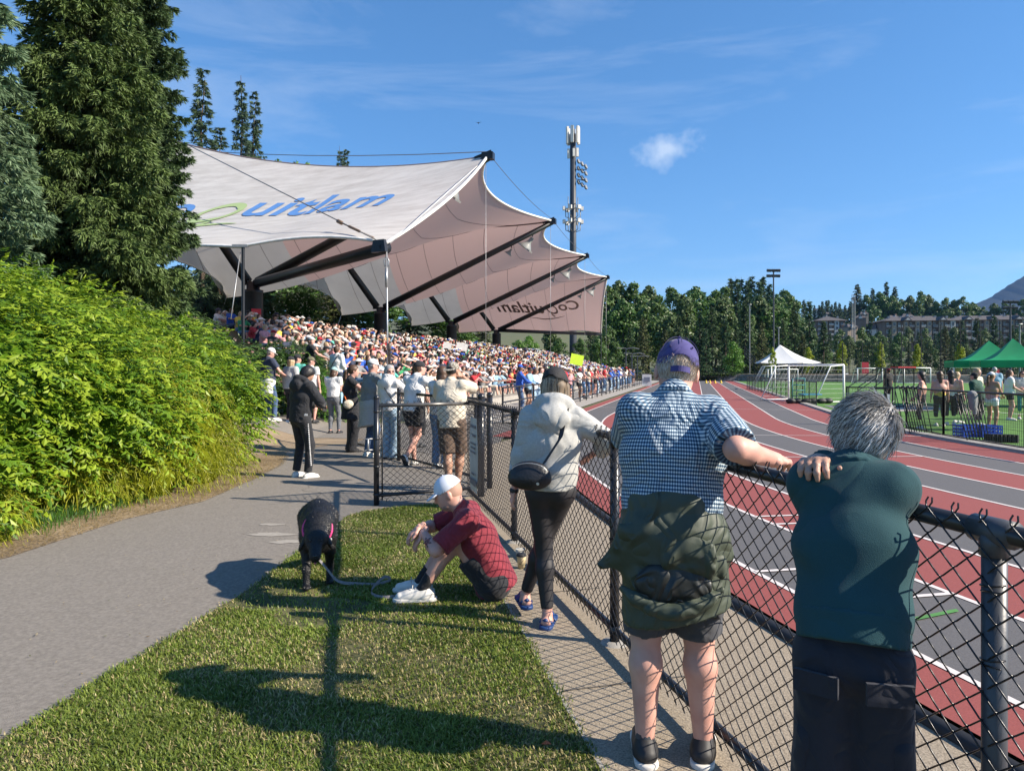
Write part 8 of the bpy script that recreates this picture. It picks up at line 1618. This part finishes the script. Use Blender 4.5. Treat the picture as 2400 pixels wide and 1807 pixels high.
# ball cart beside the goal
q = gp(1872, 945, .03); e = empty('equipment_cart', (q.x, q.y, .03), .1, 'teal framed equipment cart parked beside the fence and the nearest goal', 'cart'); m_tc = M('cart_teal', (.02, .20, .22), .5)
m = MB(); 
for x in (-.3, .3): m.tube([(x, 0, .2), (x, 0, 1.15)], .022, 6)
for z in (.35, .6, .85, 1.15): m.tube([(-.3, 0, z), (.3, 0, z)], .018, 6)
m.build('rack', m_tc, e, True); m = MB(); m.box((.45, -.2, .42), (.9, .5, .06)); m.build('deck', M('deck_blue', (.05, .25, .40)), e)
for i in range(4): m = MB(); m.lathe([(.0001, -.03), (.09, -.03), (.09, .03), (.0001, .03)], n=10); o = m.build('wheel', s_black, e, True); o.rotation_euler = (R(90), 0, 0); o.location = (-.2+.3*i, -.1, .09)
for i in range(6): f = Field(.03, .02, 8, i); f.ell((0, 0, .12), (.24, .16, .13), None, .05); o = field_obj('kit_bag', f, s_black); o.location = (q.x+.35*i-.5, q.y-.35+.1*(i % 2), .03); tag(o, 'black kit bag lying in the heap at the foot of the equipment cart', 'bag', 'kit bags by the cart')
# sandwich board and markers on the track
q = gp(1526, 905, .02); e = empty('sandwich_board', (q.x-.4, q.y, .02), R(-12), 'white sandwich board at the end of the stand rail', 'sign'); m = MB(); m.box((0, 0, .55), (.85, .04, 1.1), tilt=('X', -.12)); m.build('front_board', c_white, e); m = MB(); m.box((0, .3, .55), (.85, .04, 1.1), tilt=('X', .12)); m.build('back_board', c_white, e); m = MB(); m.box((0, -.04, .62), (.55, .01, .45), tilt=('X', -.12)); m.build('print', M('print_grey', (.2, .22, .28)), e)
for i, x in enumerate((1655, 1664, 1676, 1690)): q = gp(x, 898, .04); m = MB(); m.lathe([(.16, 0), (.03, .35), (.0001, .35)], n=8); o = T1('marker_cone', m, M('cone_yellow', (.6, .42, .05)), 'small yellow cone marker on the far end of the track', 'cone', 'yellow cones at the far end of the track', True); o.location = (q.x, q.y, .035)
# railed steps beside the marquee, parked vehicles hint beyond the rail
railing('metal stair rails left of the marquee', [base(1745, 100)+Vector((0, 0, 3.2)), base(1775, 100)+Vector((0, 0, 1.2))], 4, 1.5, 1.0, .04)
# ------------------------------------------------------------------ apartments and houses on the hill
m_wall = M('render_tan', (.30, .24, .18), .85, .12, .4); m_wall2 = M('render_brown', (.17, .125, .10), .85, .12, .4); m_roof = M('roof_shingle', (.085, .078, .08), .9, .2, 1.2); m_gls = M('window_glass', (.05, .065, .085), .12, .3, 2); m_trim = M('trim_white', (.52, .51, .48), .7)
def apartment(label, x0, x1, yb, yt, Y, floors, bays, seed, gables=0, drop=0):
    q = px((x0+x1)/2, yb, Y); w = (x1-x0)/1700*Y; h = (yb-yt)/1700*Y; d = 14; rr_ = random.Random(seed); e = empty('apartment_building', tuple(q), R(-8), label, 'apartments')
    m = MB(); m.box((0, d/2, h/2-3), (w, d, h+6)); m.build('wall', m_wall2, e)
    fh = h/floors; bw = w/bays
    for b in range(bays):
        x = -w/2+bw*(b+.5); k = b % 4
        if k in (1, 3): m = MB(); m.box((x, -.5, h/2-1), (bw*.78, 1.4, h+1.9)); m.build('bay', m_wall if k == 1 else m_trim if rr_.random() < .3 else m_wall, e)
        for f_ in range(floors):
            z = fh*(f_+.5); y = -1.26 if k in (1, 3) else -.08
            m = MB(); m.box((x, y, z), (bw*.42, .1, fh*.55)); wo = m.build('window', m_trim, e); m = MB(); 
            for s_ in (-1, 1): m.box((x+s_*bw*.098, y-.08, z), (bw*.165, .1, fh*.45))
            m.build('pane', m_gls, wo)
            if k in (0, 2): m = MB(); m.box((x, -.8, z-fh*.45), (bw*.8, 1.5, .2)); m.box((x, -1.5, z-fh*.22), (bw*.8, .08, .5)); m.build('balcony', m_trim if k == 2 else m_gm, e)
    rh = h*.28; ov = 1.2; V = [(-w/2-ov, -1.9, h), (w/2+ov, -1.9, h), (w/2+ov, d+ov, h), (-w/2-ov, d+ov, h), (-w/2+d*.45, d*.45, h+rh), (w/2-d*.45, d*.45, h+rh)]
    m = MB(); m.add(V, [(0, 1, 5, 4), (1, 2, 5), (2, 3, 4, 5), (3, 0, 4), (0, 3, 2, 1)]); ro = m.build('roof', m_roof, e)
    for g in range(gables):
        x = -w/2+w*(g+.6)/gables; gw = bw*1.5; m = MB(); m.add([(x-gw/2, -2.6, h), (x+gw/2, -2.6, h), (x, -2.6, h+rh*.75), (x, d*.35, h+rh*.75)], [(0, 1, 2), (0, 2, 3), (1, 3, 2)]); m.build('gable', m_roof, ro); m = MB(); m.add([(x-gw*.3, -2.64, h+.2), (x+gw*.3, -2.64, h+.2), (x, -2.64, h+rh*.5)], [(0, 1, 2)]); m.build('gable_trim', m_trim, ro)
    m = MB()
    for k in range(max(2, bays//2)): m.box((-w/2+w*(k+.7)/max(2, bays//2), d*.3, h+rh*.75), (.8, .8, .9))
    m.build('vent', m_gm, ro); return e
apartment('tan four storey apartment block at the left of the hillside', 1915, 1978, 798, 752, 330, 4, 5, 1)
apartment('long brown apartment building with gabled roof in the middle of the hillside', 2078, 2232, 800, 752, 300, 3, 12, 2, 2)
apartment('continuation wing of the long apartment building behind the conifers on the right', 2236, 2398, 795, 750, 310, 3, 12, 3, 3)
def house(label, x0, x1, yb, yt, Y, seed, mt=None):
    q = px((x0+x1)/2, yb, Y); w = (x1-x0)/1700*Y; h = (yb-yt)/1700*Y*.5; e = empty('house', tuple(q), R(random.Random(seed).uniform(-25, 10)), label, 'house', 'houses on the hillside'); d = w*.8
    m = MB(); m.box((0, d/2, h/2-2), (w*.9, d, h+4)); m.build('wall', mt or m_wall, e); rh = h*.95; m = MB(); m.add([(-w/2, -.5, h), (w/2, -.5, h), (w/2, d+.5, h), (-w/2, d+.5, h), (-w*.28, d/2, h+rh), (w*.28, d/2, h+rh)], [(0, 1, 5, 4), (1, 2, 5), (2, 3, 4, 5), (3, 0, 4), (0, 3, 2, 1)]); ro = m.build('roof', m_roof, e)
    m = MB(); m.add([(-w*.22, -.7, h*.75), (w*.14, -.7, h*.75), (-w*.04, -.7, h+rh*.7), (-w*.04, d/2, h+rh*.7)], [(0, 1, 2), (0, 2, 3), (1, 3, 2)]); m.build('gable', m_trim, ro)
    for k in (-1, 0, 1): m = MB(); m.box((k*w*.27, -.06, h*.5), (w*.14, .1, h*.35)); m.build('window', m_gls, e)
    m = MB(); m.box((w*.2, d*.4, h+rh*.9), (.9, .9, 1.6)); m.build('chimney', m_wall2, ro)
for i, (x0, x1, yb, yt, Y) in enumerate([(1985, 2012, 775, 758, 320), (2005, 2030, 752, 738, 360), (1935, 1962, 742, 730, 430), (1962, 1990, 735, 723, 450), (1990, 2020, 728, 716, 460), (2052, 2082, 790, 752, 310), (2085, 2112, 752, 738, 380), (2115, 2142, 750, 734, 390), (1905, 1930, 733, 722, 470), (2016, 2036, 742, 730, 400), (1778, 1800, 735, 722, 300), (2360, 2400, 755, 737, 330)]):
    house(['grey roofed house beside the tan block', 'small house above the tan block', 'far house left on the ridge', 'far house in the middle of the ridge', 'far house right on the ridge', 'house with a white gable left of the long building', 'house with a peaked gable above the long building', 'second gabled house above the long building', 'leftmost far house on the ridge', 'house tucked between trees on the hillside', 'pale house glimpsed through the trees by the mast', 'reddish roofed house at the right end of the hillside'][i], x0, x1, yb, yt, Y, i, [m_wall, m_wall2, m_trim][i % 3])
for i, x in enumerate((1997, 2001, 2004)): q = base(x, 300); m = MB(); m.lathe([(.22, 0), (.15, px(x, 690, 300).z-q.z)], n=6); o = T1('utility_pole', m, m_gm, 'one of three tall utility poles close together before the right hand hill', 'pole', 'three utility poles', True); o.location = q
# mountain
rg = np.random.default_rng(4); prof = [(2150, 760), (2220, 735), (2290, 711), (2320, 697), (2345, 681), (2365, 668), (2385, 656), (2400, 646), (2420, 634), (2460, 615), (2520, 596), (2600, 610), (2700, 660), (2800, 700)]
YM = 5200; xs = np.linspace(2150, 2800, 90); ys = np.interp(xs, [p[0] for p in prof], [p[1] for p in prof])+rg.normal(size=90)*.8; nv = 14; V = []
for i, (x, y) in enumerate(zip(xs, ys)):
    zt = (865-y)/1700*YM; X = (x-1200)/1700*YM
    for v in range(nv):
        t = v/(nv-1); s_ = 1-t; V.append((X+60*math.sin(i*.5+v)*t, YM-2200*t+120*math.sin(i*.35+v*.8)*t, zt*s_ ** 1.2-30*t+(40*math.sin(i*.6)*math.sin(v*.9)*s_*t)))
F = [(i*nv+v, i*nv+v+1, (i+1)*nv+v+1, (i+1)*nv+v) for i in range(89) for v in range(nv-1)]; m = MB(); m.add(V, F); tag(m.build('mountain', M('mountain_forest', (.012, .022, .018), .95, .3, .004, col2=(.03, .04, .03)), None, True), kind='structure')
# small dark bird in the sky
q = px(1121, 288, 60); m = MB(); m.add([(0, 0, 0), (.28, .1, .10), (.05, .16, .02), (-.28, .1, .08), (-.05, .16, .02), (0, -.18, 0), (0, .3, -.02)], [(0, 1, 2), (0, 3, 4), (0, 2, 6), (0, 6, 4), (5, 2, 4)]); o = T1('bird', m, s_black, 'tiny dark bird in the sky above the canopy', 'bird'); o.location = q
# air
m = MB(); m.box((0, 2900, 445), (5200, 6200, 960)); hz_ = m.build('haze', M('haze_surface', (.5, .5, .5))); hm = bpy.data.materials.new('haze'); hm.use_nodes = True; N = hm.node_tree.nodes; N.remove(N['Principled BSDF']); pv = N.new('ShaderNodeVolumePrincipled'); pv.inputs['Density'].default_value = .00005; pv.inputs['Color'].default_value = (.26, .50, 1.0, 1); pv.inputs['Anisotropy'].default_value = .2; hm.node_tree.links.new(pv.outputs[0], N['Material Output'].inputs['Volume']); hz_.data.materials.clear(); hz_.data.materials.append(hm); hz_['kind'] = 'stuff'
